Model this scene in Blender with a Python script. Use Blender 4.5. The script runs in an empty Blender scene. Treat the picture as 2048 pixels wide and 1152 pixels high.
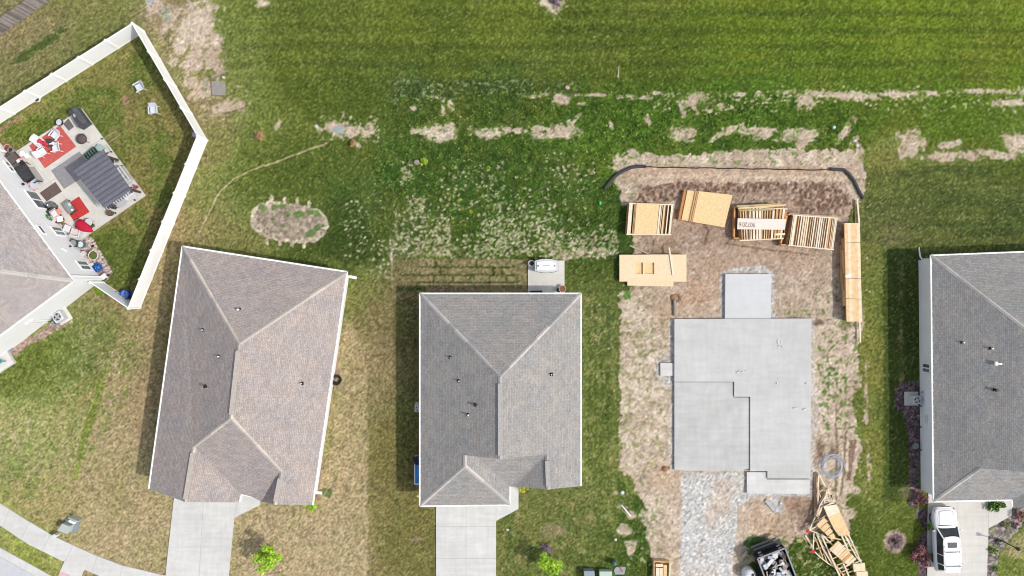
import bpy, math, random
import numpy as np
from mathutils import Vector as V, Matrix

# ---------------------------------------------------------------- camera, sky, sun, exposure
H = 67.0            # drone height above the lawn, metres
F = 1648.0          # survey scale: plan units per radian
sc = bpy.context.scene
def W(x, y, z=0.0):
    """survey (plan) units read off the aerial -> world metres at height z"""
    k = (H - z) / F
    return V(((x - 1024.0) * k, (576.0 - y) * k, z))
cd = bpy.data.cameras.new('camera'); cam = bpy.data.objects.new('camera', cd)
sc.collection.objects.link(cam); sc.camera = cam
cam.location = (0, 0, H); cam.rotation_euler = (0, 0, 0)
cd.sensor_width = 36.0; cd.lens = F * 36.0 / 2048.0; cd.clip_end = 3000; cd.clip_start = 0.5
SUNV = V((2.2, -0.60, 2.65)).normalized()
ELEV = math.asin(SUNV.z)
wd = bpy.data.worlds.new('World'); sc.world = wd; wd.use_nodes = True
nt = wd.node_tree; sky = nt.nodes.new('ShaderNodeTexSky'); sky.sky_type = 'NISHITA'
sky.sun_disc = False; sky.sun_elevation = ELEV; sky.sun_rotation = math.atan2(SUNV.x, SUNV.y)
sky.air_density = 1.0; sky.dust_density = 2.0
bg = nt.nodes['Background']; bg.inputs['Strength'].default_value = 0.19
hs = nt.nodes.new('ShaderNodeHueSaturation'); hs.inputs['Saturation'].default_value = 0.5   # a thinly veiled, paler sky
nt.links.new(sky.outputs['Color'], hs.inputs['Color']); nt.links.new(hs.outputs['Color'], bg.inputs['Color'])
sl = bpy.data.lights.new('sun', 'SUN'); so = bpy.data.objects.new('sun', sl); sc.collection.objects.link(so)
sl.energy = 3.1; sl.angle = math.radians(1.2); sl.color = (1.0, 0.95, 0.88)
so.rotation_euler = (-SUNV).to_track_quat('-Z', 'Y').to_euler()
sc.view_settings.view_transform = 'Standard'; sc.view_settings.look = 'None'
sc.view_settings.exposure = -0.02; sc.view_settings.gamma = 1.0
sc.cycles.filter_width = 1.0
G = 1.44
R = random.Random(7)

# ---------------------------------------------------------------- helpers
def lin(c):
    c = np.asarray(c, float) / 255.0
    return np.where(c <= 0.04045, c / 12.92, ((c + 0.055) / 1.055) ** 2.4)
def pc(r, g, b, k=1.0):
    """sunlit picture colour -> surface albedo"""
    a = np.clip(lin((r, g, b)) / G * k, 0.002, 0.86)
    return tuple(float(v) for v in a)

MATS = {}
def mat(name, col, rough=0.8, var=0.0, scale=3.0, bump=0.0, bscale=30.0, metal=0.0, col2=None, stretch=None, spec=0.3, detail=4.0):
    if name in MATS: return MATS[name]
    m = bpy.data.materials.new(name); m.use_nodes = True; MATS[name] = m
    n = m.node_tree.nodes; l = m.node_tree.links; b = n['Principled BSDF']
    b.inputs['Roughness'].default_value = rough; b.inputs['Metallic'].default_value = metal
    b.inputs['Specular IOR Level'].default_value = spec
    b.inputs['Base Color'].default_value = (*col, 1)
    tc = n.new('ShaderNodeTexCoord'); out = tc.outputs['Object']
    if stretch:
        mp = n.new('ShaderNodeMapping'); mp.inputs['Scale'].default_value = stretch
        l.new(out, mp.inputs['Vector']); out = mp.outputs['Vector']
    if var > 0 or col2 is not None:
        ns = n.new('ShaderNodeTexNoise'); ns.inputs['Scale'].default_value = scale; ns.inputs['Detail'].default_value = detail
        ns.inputs['Roughness'].default_value = 0.6
        l.new(out, ns.inputs['Vector'])
        cr = n.new('ShaderNodeValToRGB')
        c1 = col if col2 is not None else tuple(max(0, c * (1 - var)) for c in col)
        c2 = col2 if col2 is not None else tuple(min(0.9, c * (1 + var)) for c in col)
        cr.color_ramp.elements[0].position = 0.32; cr.color_ramp.elements[1].position = 0.68
        cr.color_ramp.elements[0].color = (*c1, 1); cr.color_ramp.elements[1].color = (*c2, 1)
        l.new(ns.outputs['Fac'], cr.inputs['Fac']); l.new(cr.outputs['Color'], b.inputs['Base Color'])
    if bump > 0:
        nb = n.new('ShaderNodeTexNoise'); nb.inputs['Scale'].default_value = bscale; nb.inputs['Detail'].default_value = 3
        l.new(out, nb.inputs['Vector'])
        bp = n.new('ShaderNodeBump'); bp.inputs['Strength'].default_value = bump; bp.inputs['Distance'].default_value = 0.02
        l.new(nb.outputs['Fac'], bp.inputs['Height']); l.new(bp.outputs['Normal'], b.inputs['Normal'])
    return m

ORG = {}
class MB:
    def __init__(s): s.v = []; s.f = []; s.uv = None; s.mi = []; s.m = 0
    def add(s, vs, fs):
        o = len(s.v); s.v += [tuple(p) for p in vs]; s.f += [tuple(i + o for i in f) for f in fs]; s.mi += [s.m] * len(fs); return s
    def face(s, *p): return s.add(p, [tuple(range(len(p)))])
    def box(s, c, d, rz=0.0, z0=False, ax=None):
        """c centre (or base centre if z0), d full size, rz rotation"""
        hx, hy, hz = d[0] / 2, d[1] / 2, d[2] / 2; c = V(c)
        if z0: c = c + V((0, 0, hz))
        rm = ax if ax is not None else Matrix.Rotation(rz, 3, 'Z')
        vs = [c + rm @ V((x * hx, y * hy, z * hz)) for z in (-1, 1) for x, y in ((-1, -1), (1, -1), (1, 1), (-1, 1))]
        return s.add(vs, [(3, 2, 1, 0), (4, 5, 6, 7), (0, 1, 5, 4), (1, 2, 6, 5), (2, 3, 7, 6), (3, 0, 4, 7)])
    def bar(s, p, q, w, h, up=(0, 0, 1)):
        p = V(p); q = V(q); d = q - p; L = d.length
        if L < 1e-6: return s
        x = d / L; u = V(up)
        y = u.cross(x)
        if y.length < 1e-3: y = V((0, 1, 0)).cross(x)
        y.normalize(); z = x.cross(y)
        return s.box((p + q) / 2, (L, w, h), ax=Matrix((x, y, z)).transposed())
    def prism(s, pts, z0, z1):
        pts = [V(p) for p in pts]
        if sum(pts[i].x * pts[(i + 1) % len(pts)].y - pts[(i + 1) % len(pts)].x * pts[i].y for i in range(len(pts))) < 0: pts = pts[::-1]
        n = len(pts)
        vs = [(p.x, p.y, z0) for p in pts] + [(p.x, p.y, z1) for p in pts]
        fs = [tuple(range(n))[::-1], tuple(range(n, 2 * n))] + [(i, (i + 1) % n, n + (i + 1) % n, n + i) for i in range(n)]
        return s.add(vs, fs)
    def lathe(s, c, prof, n=16, sx=1.0, sy=1.0, close=True):
        c = V(c); vs = []; fs = []
        for r, z in prof:
            for i in range(n):
                a = 2 * math.pi * i / n; vs.append((c.x + r * sx * math.cos(a), c.y + r * sy * math.sin(a), c.z + z))
        for j in range(len(prof) - 1):
            for i in range(n):
                k = (i + 1) % n; fs.append((j * n + i, j * n + k, (j + 1) * n + k, (j + 1) * n + i))
        if close:
            fs.append(tuple(range(n))[::-1]); fs.append(tuple((len(prof) - 1) * n + i for i in range(n)))
        return s.add(vs, fs)
    def tube(s, pts, r, n=8):
        pts = [V(p) for p in pts]; vs = []; fs = []
        rr = r if isinstance(r, (list, tuple)) else [r] * len(pts)
        for i, p in enumerate(pts):
            d = (pts[min(i + 1, len(pts) - 1)] - pts[max(i - 1, 0)]).normalized()
            u = V((0, 0, 1)) if abs(d.z) < 0.95 else V((1, 0, 0))
            a = d.cross(u).normalized(); b = a.cross(d)
            for k in range(n):
                t = 2 * math.pi * k / n; vs.append(p + (a * math.cos(t) + b * math.sin(t)) * rr[i])
        for i in range(len(pts) - 1):
            for k in range(n):
                m = (k + 1) % n; fs.append((i * n + k, i * n + m, (i + 1) * n + m, (i + 1) * n + k))
        fs.append(tuple(range(n))[::-1]); fs.append(tuple((len(pts) - 1) * n + k for k in range(n)))
        return s.add(vs, fs)
    def ball(s, c, r, seg=10, rings=6, jit=0.0, rnd=None):
        c = V(c); r = (r, r, r) if not isinstance(r, (tuple, list)) else r; vs = [c + V((0, 0, -r[2]))]; fs = []
        for j in range(1, rings):
            t = math.pi * j / rings
            for i in range(seg):
                a = 2 * math.pi * i / seg; q = 1 + (rnd.uniform(-jit, jit) if rnd else 0)
                vs.append(c + V((r[0] * math.sin(t) * math.cos(a) * q, r[1] * math.sin(t) * math.sin(a) * q, -r[2] * math.cos(t) * q)))
        vs.append(c + V((0, 0, r[2]))); top = len(vs) - 1
        for i in range(seg): fs.append((0, 1 + (i + 1) % seg, 1 + i))
        for j in range(rings - 2):
            for i in range(seg):
                k = (i + 1) % seg; fs.append((1 + j * seg + i, 1 + j * seg + k, 1 + (j + 1) * seg + k, 1 + (j + 1) * seg + i))
        o = 1 + (rings - 2) * seg
        for i in range(seg): fs.append((o + i, o + (i + 1) % seg, top))
        return s.add(vs, fs)
    def build(s, name, mats, parent=None, loc=None, smooth=False, bevel=0.0, uv=None):
        o0 = V(loc) if loc is not None else (ORG.get(parent.name, V((0, 0, 0))) if parent else V((0, 0, 0)))
        me = bpy.data.meshes.new(name)
        me.from_pydata([tuple(V(p) - o0) for p in s.v], [], s.f)
        if not isinstance(mats, (list, tuple)): mats = [mats]
        for m in mats: me.materials.append(m)
        if len(mats) > 1: me.polygons.foreach_set('material_index', s.mi)
        if uv is not None:
            ul = me.uv_layers.new(name='UVMap'); ul.data.foreach_set('uv', [c for q in uv for c in q])
        if smooth: me.polygons.foreach_set('use_smooth', [True] * len(me.polygons))
        me.update()
        ob = bpy.data.objects.new(name, me); sc.collection.objects.link(ob)
        if parent: ob.parent = parent
        else: ob.location = o0
        ORG[ob.name] = o0
        if bevel > 0:
            b = ob.modifiers.new('bevel', 'BEVEL'); b.width = bevel; b.segments = 2; b.limit_method = 'ANGLE'
        return ob
def tag(o, label, cat, group=None):
    o['label'] = label; o['category'] = cat
    if group: o['group'] = group
    return o
def thing(name, label, cat, loc=(0, 0, 0), group=None):
    o = bpy.data.objects.new(name, None); sc.collection.objects.link(o); o.location = loc; o.empty_display_size = 0.3
    ORG[o.name] = V(loc); return tag(o, label, cat, group)
def structure(o): o['kind'] = 'structure'; return o
def copy_thing(root, loc, rz, label, group=None, sc_=None):
    r = root.copy(); sc.collection.objects.link(r); r.location = loc; r.rotation_euler = (0, 0, rz); r['label'] = label
    if group: r['group'] = group
    if sc_: r.scale = (sc_,) * 3
    for ch in list(root.children):
        c = ch.copy(); sc.collection.objects.link(c); c.parent = r
        for g in list(ch.children):
            d = g.copy(); sc.collection.objects.link(d); d.parent = c
    return r
def perp(a, b):
    d = (V(b) - V(a)); d.z = 0; d.normalize(); return V((-d.y, d.x, 0))
# ---------------------------------------------------------------- ground sheet
def lattice(seed, n=512):
    return np.random.default_rng(seed).random((n, n), dtype=np.float32)
def vnoise(X, Y, s, seed):
    L = lattice(seed); n = L.shape[0]
    x = X / s; y = Y / s; xi = np.floor(x).astype(np.int64); yi = np.floor(y).astype(np.int64)
    fx = (x - xi).astype(np.float32); fy = (y - yi).astype(np.float32)
    fx = fx * fx * (3 - 2 * fx); fy = fy * fy * (3 - 2 * fy)
    a = L[yi % n, xi % n]; b = L[yi % n, (xi + 1) % n]; c = L[(yi + 1) % n, xi % n]; d = L[(yi + 1) % n, (xi + 1) % n]
    return (a * (1 - fx) + b * fx) * (1 - fy) + (c * (1 - fx) + d * fx) * fy
def fbm(X, Y, s, seed, o=4, g=0.55):
    t = 0; w = 1; tot = 0
    for i in range(o):
        t = t + w * vnoise(X + 37.7 * i, Y - 21.3 * i, s / 2 ** i, seed + i); tot += w; w *= g
    return t / tot
def sst(a, b, x):
    t = np.clip((x - a) / (b - a), 0, 1); return t * t * (3 - 2 * t)

def build_ground():
    fine_x = np.arange(-70, 2120, 2.0); fine_y = np.arange(-50, 1204, 2.0)
    ext = 2.0 * np.cumsum(1.28 ** np.arange(1, 33)); ext = ext[ext < 18000]
    xs = np.concatenate([fine_x[0] - ext[::-1], fine_x, fine_x[-1] + ext]).astype(np.float64)
    ys = np.concatenate([fine_y[0] - ext[::-1], fine_y, fine_y[-1] + ext]).astype(np.float64)
    X, Y = np.meshgrid(xs, ys); ny, nx = X.shape
    Nb = {}
    def N(s, seed, o=4, g=0.55, ax=1.0, ay=1.0):
        k = (s, seed, o, g, ax, ay)
        if k not in Nb: Nb[k] = fbm(X / ax, Y / ay, s, seed, o, g)
        return Nb[k]
    n40 = N(40, 1); n14 = N(14, 11); n6 = N(6, 21, 3); n3 = N(3, 31, 2); n100 = N(110, 41)
    # broad lawn tone from spot readings
    A = """480 40 112 125 58;600 60 90 110 44;800 50 95 120 44;1000 60 100 124 44;1200 80 84 106 38;1500 50 98 134 40;1800 50 106 144 42
2030 30 106 144 44;2030 130 102 140 42;1700 110 92 128 38;1300 120 86 116 40;900 120 84 110 40;600 120 96 116 44;480 150 120 126 64;600 180 84 112 42
720 200 82 110 42;820 180 76 112 54;1000 180 76 112 52;1150 220 80 122 46;900 230 88 118 52;1300 230 80 124 42;1500 230 82 128 42;1700 220 84 128 42
1900 240 88 130 40;2030 250 92 130 48;1500 300 84 122 46;800 350 68 112 46;900 330 64 106 42;1000 400 68 110 44;1150 380 74 114 50;1210 450 62 100 40
1200 300 88 132 46;560 230 112 126 58;600 330 90 118 52;700 350 78 114 50;750 420 86 120 66;500 330 106 120 54;450 400 130 130 72;420 300 134 128 74
440 470 138 132 78;710 470 72 96 44;650 500 76 102 44;480 500 122 120 64;560 400 102 122 58;100 110 132 128 78;60 60 144 134 90;350 60 150 138 96;200 60 126 126 72
420 220 142 132 84;330 450 156 140 86;300 620 154 138 86;100 800 146 146 88;60 720 124 138 74;200 690 130 128 80;50 900 152 152 98;150 900 168 158 108
250 800 166 148 100;230 900 180 166 118;240 1050 188 172 126;100 1000 168 158 100;30 1090 152 156 78;560 1060 186 172 126;620 1000 182 168 118
700 700 164 150 100;690 900 176 160 112;700 1100 186 172 128;700 600 118 118 62;760 620 128 116 72;800 900 116 114 60;820 1080 118 120 62;830 650 120 108 68
1200 650 96 106 52;1200 800 96 108 50;1200 950 106 116 56;1150 1050 114 116 62;1040 1060 118 118 62;1240 1100 88 118 52
1745 700 124 124 58;1750 900 118 120 54;1800 650 78 98 44;1800 850 80 100 46;1760 350 128 124 62;1900 345 112 118 56;1900 390 74 92 44;1900 430 104 106 54;2000 460 74 92 46;1800 450 92 96 56
1850 500 88 96 50;1980 490 84 98 48;1780 1100 92 116 46;1770 1000 100 114 50;1700 1080 84 114 46;2030 1130 116 128 60;1830 600 86 104 48"""
    P = np.array([[float(t) for t in r.split()] for r in A.replace('\n', ';').split(';') if r.strip()])
    xc = np.clip(X, 0, 2048) + (n14 - .5) * 30; yc = np.clip(Y, 0, 1152) + (n14 - .5) * 30
    num = np.zeros((ny, nx, 3), np.float32); den = np.zeros((ny, nx), np.float32)
    for p in P:
        w = (1.0 / (1 + ((xc - p[0]) ** 2 + (yc - p[1]) ** 2) / 900.0) ** 2).astype(np.float32)
        num += w[..., None] * p[2:5].astype(np.float32); den += w
    C = num / den[..., None]
    Z = np.zeros((ny, nx), np.float32)
    def blend(m, col):
        m = np.clip(m, 0, 1)[..., None]
        C[:] = C * (1 - m) + (np.asarray(col, np.float32) if not isinstance(col, np.ndarray) or col.ndim == 1 else col) * m
    def pip(pts, x, y):
        ins = np.zeros(x.shape, bool); n = len(pts)
        for i in range(n):
            x1, y1 = pts[i]; x2, y2 = pts[(i + 1) % n]
            if y1 == y2: continue
            c = ((y1 > y) != (y2 > y)) & (x < (x2 - x1) * (y - y1) / (y2 - y1) + x1); ins ^= c
        return ins
    WX = (N(16, 51) - .5) * 2; WY = (N(16, 61) - .5) * 2
    wx3 = (N(5, 71, 2) - .5) * 2; wy3 = (N(5, 81, 2) - .5) * 2
    def poly(pts, w=6, w3=2):
        x0 = min(p[0] for p in pts) - w - w3 - 4; x1 = max(p[0] for p in pts) + w + w3 + 4
        y0 = min(p[1] for p in pts) - w - w3 - 4; y1 = max(p[1] for p in pts) + w + w3 + 4
        i0, i1 = np.searchsorted(xs, (x0, x1)); j0, j1 = np.searchsorted(ys, (y0, y1)); sl = np.s_[j0:j1, i0:i1]
        m = np.zeros(X.shape, np.float32)
        m[sl] = pip(pts, X[sl] + WX[sl] * w + wx3[sl] * w3, Y[sl] + WY[sl] * w + wy3[sl] * w3)
        return m
    def ell(cx, cy, rx, ry, a=0, soft=0.25, n=0.9):
        ca, sa = math.cos(math.radians(a)), math.sin(math.radians(a)); R_ = max(rx, ry) * 1.7 + 8
        i0, i1 = np.searchsorted(xs, (cx - R_, cx + R_)); j0, j1 = np.searchsorted(ys, (cy - R_, cy + R_)); sl = np.s_[j0:j1, i0:i1]
        x = X[sl] - cx; y = Y[sl] - cy; u = (x * ca + y * sa) / rx; v = (-x * sa + y * ca) / ry
        d = np.sqrt(u * u + v * v) + (n14[sl] - .5) * n + (n6[sl] - .5) * n * .8
        m = np.zeros(X.shape, np.float32); m[sl] = sst(1 + soft, 1 - soft, d); return m
    inv = lambda m: 1 - m
    # dry / lush mottling over every lawn
    lush = sst(.45, .68, n40); dry = sst(.5, .75, N(60, 91))
    dryw = sst(500, 380, X) * .8 + .15 + sst(620, 760, Y) * sst(1300, 1200, X) * .35
    blend(dry * .28 * dryw, (172, 156, 104))
    blend(lush * .16, (84, 106, 42))
    blend(sst(.55, .75, n100) * .25, (120, 122, 58))
    # mowing stripes of the open field and the east lawn
    top = sst(165, 150, Y + (n14 - .5) * 10) * sst(440, 560, X + .4 * Y)
    st = np.sin(Y / 34 * 2 * np.pi + (N(200, 95) - .5) * 3) * .5 + N(22, 97, 3, .6, 14, 1) * 1.4 - .7
    blend(top * sst(-.1, .9, st) * .34, (122, 136, 54)); blend(top * sst(0, -.9, st) * .5, (68, 92, 38))
    ne = poly([(1730, 335), (2300, 325), (2300, 500), (1840, 508), (1730, 500)], 3)
    blend(ne * sst(.45, .6, N(16, 99, 3, .6, 10, 1)) * .5, (66, 84, 40)); blend(ne * sst(.52, .7, N(18, 103, 3, .6, 8, 1)) * .4, (124, 118, 62))
    blend(ne * ell(1790, 470, 40, 20) * .5, (140, 120, 86))
    blend(ne * .25, (70, 86, 38)); blend(poly([(1765, 500), (1840, 500), (1840, 1000), (1770, 1000)], 6) * .5, (66, 84, 36))  # last blend paints shadow tone into the lawn strip beside the east house
    # fenced back yard of the corner house
    fy = poly([(289, 66), (414, 281), (281, 612), (209, 562), (0, 300), (-90, 300), (0, 247)], 0, 0)
    blend(fy * .72, (124, 120, 58)); blend(fy * sst(.48, .62, n40) * .6, (88, 108, 44)); blend(fy * sst(.5, .66, N(50, 121)) * .4, (150, 136, 78))
    blend(fy * ell(235, 520, 60, 70) * .65, (78, 98, 38)); blend(fy * ell(55, 262, 45, 18, -20) * .6, (86, 118, 42))
    blend(ell(250, 201, 8, 8) * .8, (165, 140, 100)); blend(ell(306, 201, 4, 4), (196, 170, 135))
    blend(fy * ell(20, 247, 30, 4, -32) * .7, (175, 140, 115))
    # side lawns of the dry plots
    s2 = poly([(737, 840), (870, 840), (870, 1300), (735, 1300)], 5, 4); blend(s2 * .6, (122, 112, 58))
    s3 = poly([(783, 518), (1060, 518), (1060, 590), (783, 600)], 0, 1.5)
    blend(s3 * .85, (150, 134, 92)); blend(s3 * sst(.5, .7, n14) * .4, (116, 112, 62))
    for (x0, y0, x1, y1) in [(835, 533, 1030, 535), (800, 549, 1035, 551), (825, 564, 1035, 566), (870, 519, 873, 536), (985, 534, 988, 550), (880, 535, 882, 549),
                             (901, 518, 903, 532), (952, 519, 954, 533), (866, 550, 868, 564), (904, 550, 906, 563), (941, 550, 943, 566), (978, 550, 980, 564), (1002, 535, 1004, 549), (1012, 550, 1014, 564), (796, 575, 850, 581)]:
        blend(poly([(x0 - 1, y0 - 1), (x1 + 1, y0 - 1), (x1 + 1, y1 + 1), (x0 - 1, y1 + 1)], 0, 1.6) * .8, (66, 88, 36))
    tl = sst(.42, .62, N(26, 131)) * .55
    dryfront = poly([(250, 960), (300, 985), (340, 1010), (340, 1160), (330, 1300), (100, 1100), (180, 820), (300, 520), (350, 480), (355, 520), (270, 950)], 5) 
    blend(dryfront * .5 * (1 - tl), (176, 162, 112))
    dry2 = poly([(650, 740), (735, 740), (735, 1300), (465, 1300), (468, 1060), (530, 1015), (650, 1012), (690, 640), (735, 700)], 3)
    blend(dry2 * .6, (184, 168, 122)); blend(dry2 * sst(.5, .7, n14) * .35, (142, 138, 82))
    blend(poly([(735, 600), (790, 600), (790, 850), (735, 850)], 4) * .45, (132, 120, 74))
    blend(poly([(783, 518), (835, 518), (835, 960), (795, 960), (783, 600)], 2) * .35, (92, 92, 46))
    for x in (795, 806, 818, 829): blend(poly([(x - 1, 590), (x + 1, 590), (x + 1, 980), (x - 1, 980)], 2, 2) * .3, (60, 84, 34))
    # mottled weedy lawn of the corner plot
    ll = poly([(-200, 700), (60, 665), (200, 600), (290, 620), (255, 800), (150, 960), (60, 1000), (-200, 960)], 10)
    blend(ll * sst(.54, .68, n14) * .32, (184, 174, 126)); blend(ll * sst(.5, .66, N(12, 141)) * .4, (100, 122, 50)); blend(ll * ell(70, 740, 110, 60, -20) * .4, (84, 120, 48))
    blend(ll * ell(60, 860, 120, 70, 0) * .35, (170, 168, 108))
    blend(poly([(205, 740), (215, 740), (180, 860), (155, 960), (145, 960), (165, 860)], 5) * .6, (112, 132, 44))
    blend(ell(50, 870, 60, 40) * sst(.5, .7, n14) * .5, (206, 190, 158))
    # east strip
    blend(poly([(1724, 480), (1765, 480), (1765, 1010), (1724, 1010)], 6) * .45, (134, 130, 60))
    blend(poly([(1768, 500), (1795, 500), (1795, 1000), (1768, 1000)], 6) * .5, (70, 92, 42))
    blend(poly([(1798, 520), (1806, 520), (1806, 780), (1798, 780)], 5) * sst(.45, .6, n14) * .6, (150, 130, 92))
    # east side lawn of the middle house: sod seams running down the plot
    for x in (1178, 1190, 1203, 1216): blend(poly([(x - 2, 600), (x + 2, 600), (x + 2, 1000), (x - 2, 1000)], 4, 3) * .4, (62, 88, 38))
    blend(poly([(1165, 590), (1232, 590), (1232, 1150), (1000, 1150), (1000, 1010), (1165, 985)], 3) * sst(.5, .66, n14) * .45, (156, 142, 90))
    blend(poly([(1000, 1000), (1230, 990), (1230, 1300), (1000, 1300)], 3) * sst(.46, .62, N(20, 151)) * .5, (78, 98, 42))
    blend(ell(1105, 1062, 26, 12) * .6, (164, 146, 106)); blend(ell(830, 1078, 12, 6) * .6, (176, 154, 118))
    # darker weeds
    wd_ = poly([(786, 156), (850, 160), (960, 158), (1100, 162), (1160, 166), (1150, 192), (960, 190), (860, 204), (786, 196)], 8)
    blend(wd_ * sst(.36, .56, n6) * .75, (60, 92, 52)); blend(wd_ * sst(.56, .7, n6) * .7, (142, 150, 110))
    rg = poly([(740, 300), (1245, 300), (1230, 520), (785, 517), (740, 520)], 8)
    blend(rg * sst(.45, .65, n14) * .35, (66, 98, 38)); blend(rg * sst(.5, .66, N(30, 241)) * .35, (104, 128, 58)); blend(rg * sst(.6, .75, n6) * .35, (96, 138, 60))
    rough = poly([(786, 195), (1300, 160), (1740, 200), (1735, 330), (1240, 300), (786, 300)], 10)
    blend(rough * sst(.48, .66, n14) * .5, (62, 100, 34)); blend(rough * sst(.58, .72, n6) * .3, (110, 150, 56))
    blend(ell(700, 490, 60, 40, 10, .4) * .6, (58, 80, 32)); blend(ell(690, 430, 40, 50, 0, .5) * .5, (66, 94, 38)); blend(ell(560, 350, 120, 50, -15, .6) * .45, (78, 108, 42))
    blend(poly([(630, 340), (730, 400), (745, 520), (690, 540), (660, 400)], 12) * .35, (62, 96, 42))
    blend(ell(75, 95, 70, 9, -33) * .75, (74, 96, 44))
    # ---------------- bare earth
    soil_hi = np.array((211, 195, 175), np.float32); soil_lo = np.array((185, 165, 143), np.float32); soil_wet = np.array((140, 116, 98), np.float32)
    sm = np.clip((n40 - .5) * 1.5 + (n14 - .5) * .9 + (n6 - .5) * .5 + .55, 0, 1)[..., None]
    soil = soil_lo * (1 - sm) + soil_hi * sm
    dirt = np.zeros_like(Z)
    lot = poly([(1244, 318), (1262, 300), (1330, 312), (1480, 300), (1640, 300), (1715, 300), (1730, 330), (1726, 400), (1700, 420), (1690, 470), (1722, 640), (1712, 700), (1722, 760), (1706, 800),
                (1722, 900), (1710, 960), (1690, 1010), (1700, 1060), (1650, 1090), (1590, 1070), (1570, 1110), (1500, 1120), (1490, 1200), (1300, 1200), (1306, 1120), (1286, 1080), (1290, 1010), (1262, 960),
                (1240, 940), (1238, 700), (1240, 590), (1290, 560), (1262, 480), (1276, 440), (1252, 400), (1244, 370)], 9, 4)
    dirt = np.maximum(dirt, lot)
    PT = """1368 267 34 14 0;1378 206 26 7 0;1365 218 6 16 15;1388 214 5 14 25;1395 195 20 9 0;1275 194 32 5 -3;1310 186 24 5 0;1610 200 22 16 0;1640 188 80 6 -2;1720 192 34 9 -3;1790 189 32 8 -3;1860 186 40 4 0
1960 182 70 4 0;2040 184 40 6 0;2020 205 40 7 0;1840 190 16 6 0;1480 190 16 5 0;1515 188 6 8 0;1445 214 22 6 0;1420 222 12 4 0;1510 262 56 10 0;1465 258 20 8 30;1430 276 14 7 30;1530 268 24 12 0
1605 270 42 16 0;1600 290 14 14 0;1690 262 8 26 -35;1708 282 14 6 40;1720 302 12 16 0;1822 284 28 20 0;1815 300 30 18 0;1890 312 52 10 4;1900 290 24 8 10;1945 312 18 8 0;1990 308 50 9 -8;2040 290 40 20 -10
2030 278 20 10 0;1118 262 34 14 0;1105 270 46 8 0;1140 250 9 16 30;1080 258 22 7 0;885 266 32 15 0;850 262 30 7 0;900 250 8 6 0;884 205 4 22 5;902 208 6 12 15;876 196 14 4 -10;1100 188 18 4 0;1120 196 20 12 0
1106 205 3 12 10;1065 193 15 3 0;1185 190 32 3 0;1165 208 16 3 0;1150 240 5 20 -40;1295 240 5 10 15;1240 195 10 5 0;790 200 8 5 30;828 217 7 5 0;700 262 48 13 8;672 254 28 12 0;735 266 20 8 20;640 258 8 6 0
455 214 34 14 14;410 180 22 30 -50;385 165 18 16 0;405 60 30 60 -12;375 60 24 70 -24;425 100 20 50 -12;340 40 14 40 -30;310 15 26 22 0;435 130 20 16 30;390 120 26 36 -30;365 90 18 30 -30
1250 330 26 24 0;1240 360 10 24 0;1225 322 12 5 -20;1250 398 10 16 0;520 270 9 6 0;712 290 8 6 0;557 247 5 12 -20;1222 250 4 8 20;975 265 40 10 0;1035 262 30 6 -8
1108 12 22 20 0;1090 6 20 12 0;528 6 18 10 0;1262 1030 14 7 0;1255 1060 14 12 0;1262 1085 12 9 0;1240 1060 10 10 20;1245 1010 10 6 20;1232 985 14 5 20;1286 1030 9 9 0;1262 1100 10 7 0;1700 900 12 30 0;1712 980 16 12 0
1700 1030 14 14 0;1738 940 4 26 0;1560 516 5 5 0;1134 515 16 7 0;1160 505 8 9 40;782 505 3 26 4;1720 640 8 40 0;1732 800 4 60 0"""
    patch = np.zeros_like(Z)
    for r in PT.replace('\n', ';').split(';'):
        cx, cy, rx, ry, a = [float(t) for t in r.split()]
        patch = np.maximum(patch, ell(cx, cy, rx, ry, -a if abs(a) > 0 else 0, .18, 1.5))
    core = np.zeros_like(Z)
    for r in PT.replace('\n', ';').split(';'):
        cx, cy, rx, ry, a = [float(t) for t in r.split()]
        if min(rx, ry) >= 7: core = np.maximum(core, ell(cx, cy, rx * .72, ry * .72, -a, .15, .5))
    patch *= 1 - .8 * sst(.50, .60, N(11, 163, 3)) * (1 - .6 * sst(12, 24, Y * 0)) 
    dirt = np.maximum(dirt, np.maximum(patch, core))
    # fraying of the earth edges
    dirt = dirt * (1 - .5 * sst(.60, .70, N(9, 161)) * (1 - poly([(1290, 330), (1690, 330), (1690, 620), (1640, 640), (1640, 1000), (1480, 1050), (1480, 1300), (1340, 1300), (1310, 600)], 14)))
    # clods of turned soil strewn over the weeds
    rng = np.random.default_rng(5)
    def clods(n, fx, fy, r0=1.2, r1=3.4, asp=1.6):
        nonlocal dirt
        px = fx(rng, n); py = fy(rng, n)
        for a, b in zip(px, py):
            rx = rng.uniform(r0, r1) * asp ** rng.uniform(-.3, 1); ry = rng.uniform(r0, r1)
            i0, i1 = np.searchsorted(xs, (a - rx * 2, a + rx * 2 + 2)); j0, j1 = np.searchsorted(ys, (b - ry * 2, b + ry * 2 + 2))
            if i1 <= i0 or j1 <= j0: continue
            th = rng.uniform(-.8, .8); x = X[j0:j1, i0:i1] - a; y = Y[j0:j1, i0:i1] - b
            u = (x * np.cos(th) + y * np.sin(th)) / rx; v = (y * np.cos(th) - x * np.sin(th)) / ry
            m = sst(1.25, .6, np.sqrt(u * u + v * v)) * rng.uniform(.4, .95)
            dirt[j0:j1, i0:i1] = np.maximum(dirt[j0:j1, i0:i1], m); Z[j0:j1, i0:i1] = np.maximum(Z[j0:j1, i0:i1], m * .05)
    U = lambda a, b: (lambda r, n: r.uniform(a, b, n))
    T = lambda a, m_, b: (lambda r, n: r.triangular(a, m_, b, n))
    clods(380, U(786, 1236), T(460, 512, 518)); clods(240, U(786, 900), T(400, 500, 516)); clods(360, U(960, 1100), T(380, 470, 516))
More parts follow.
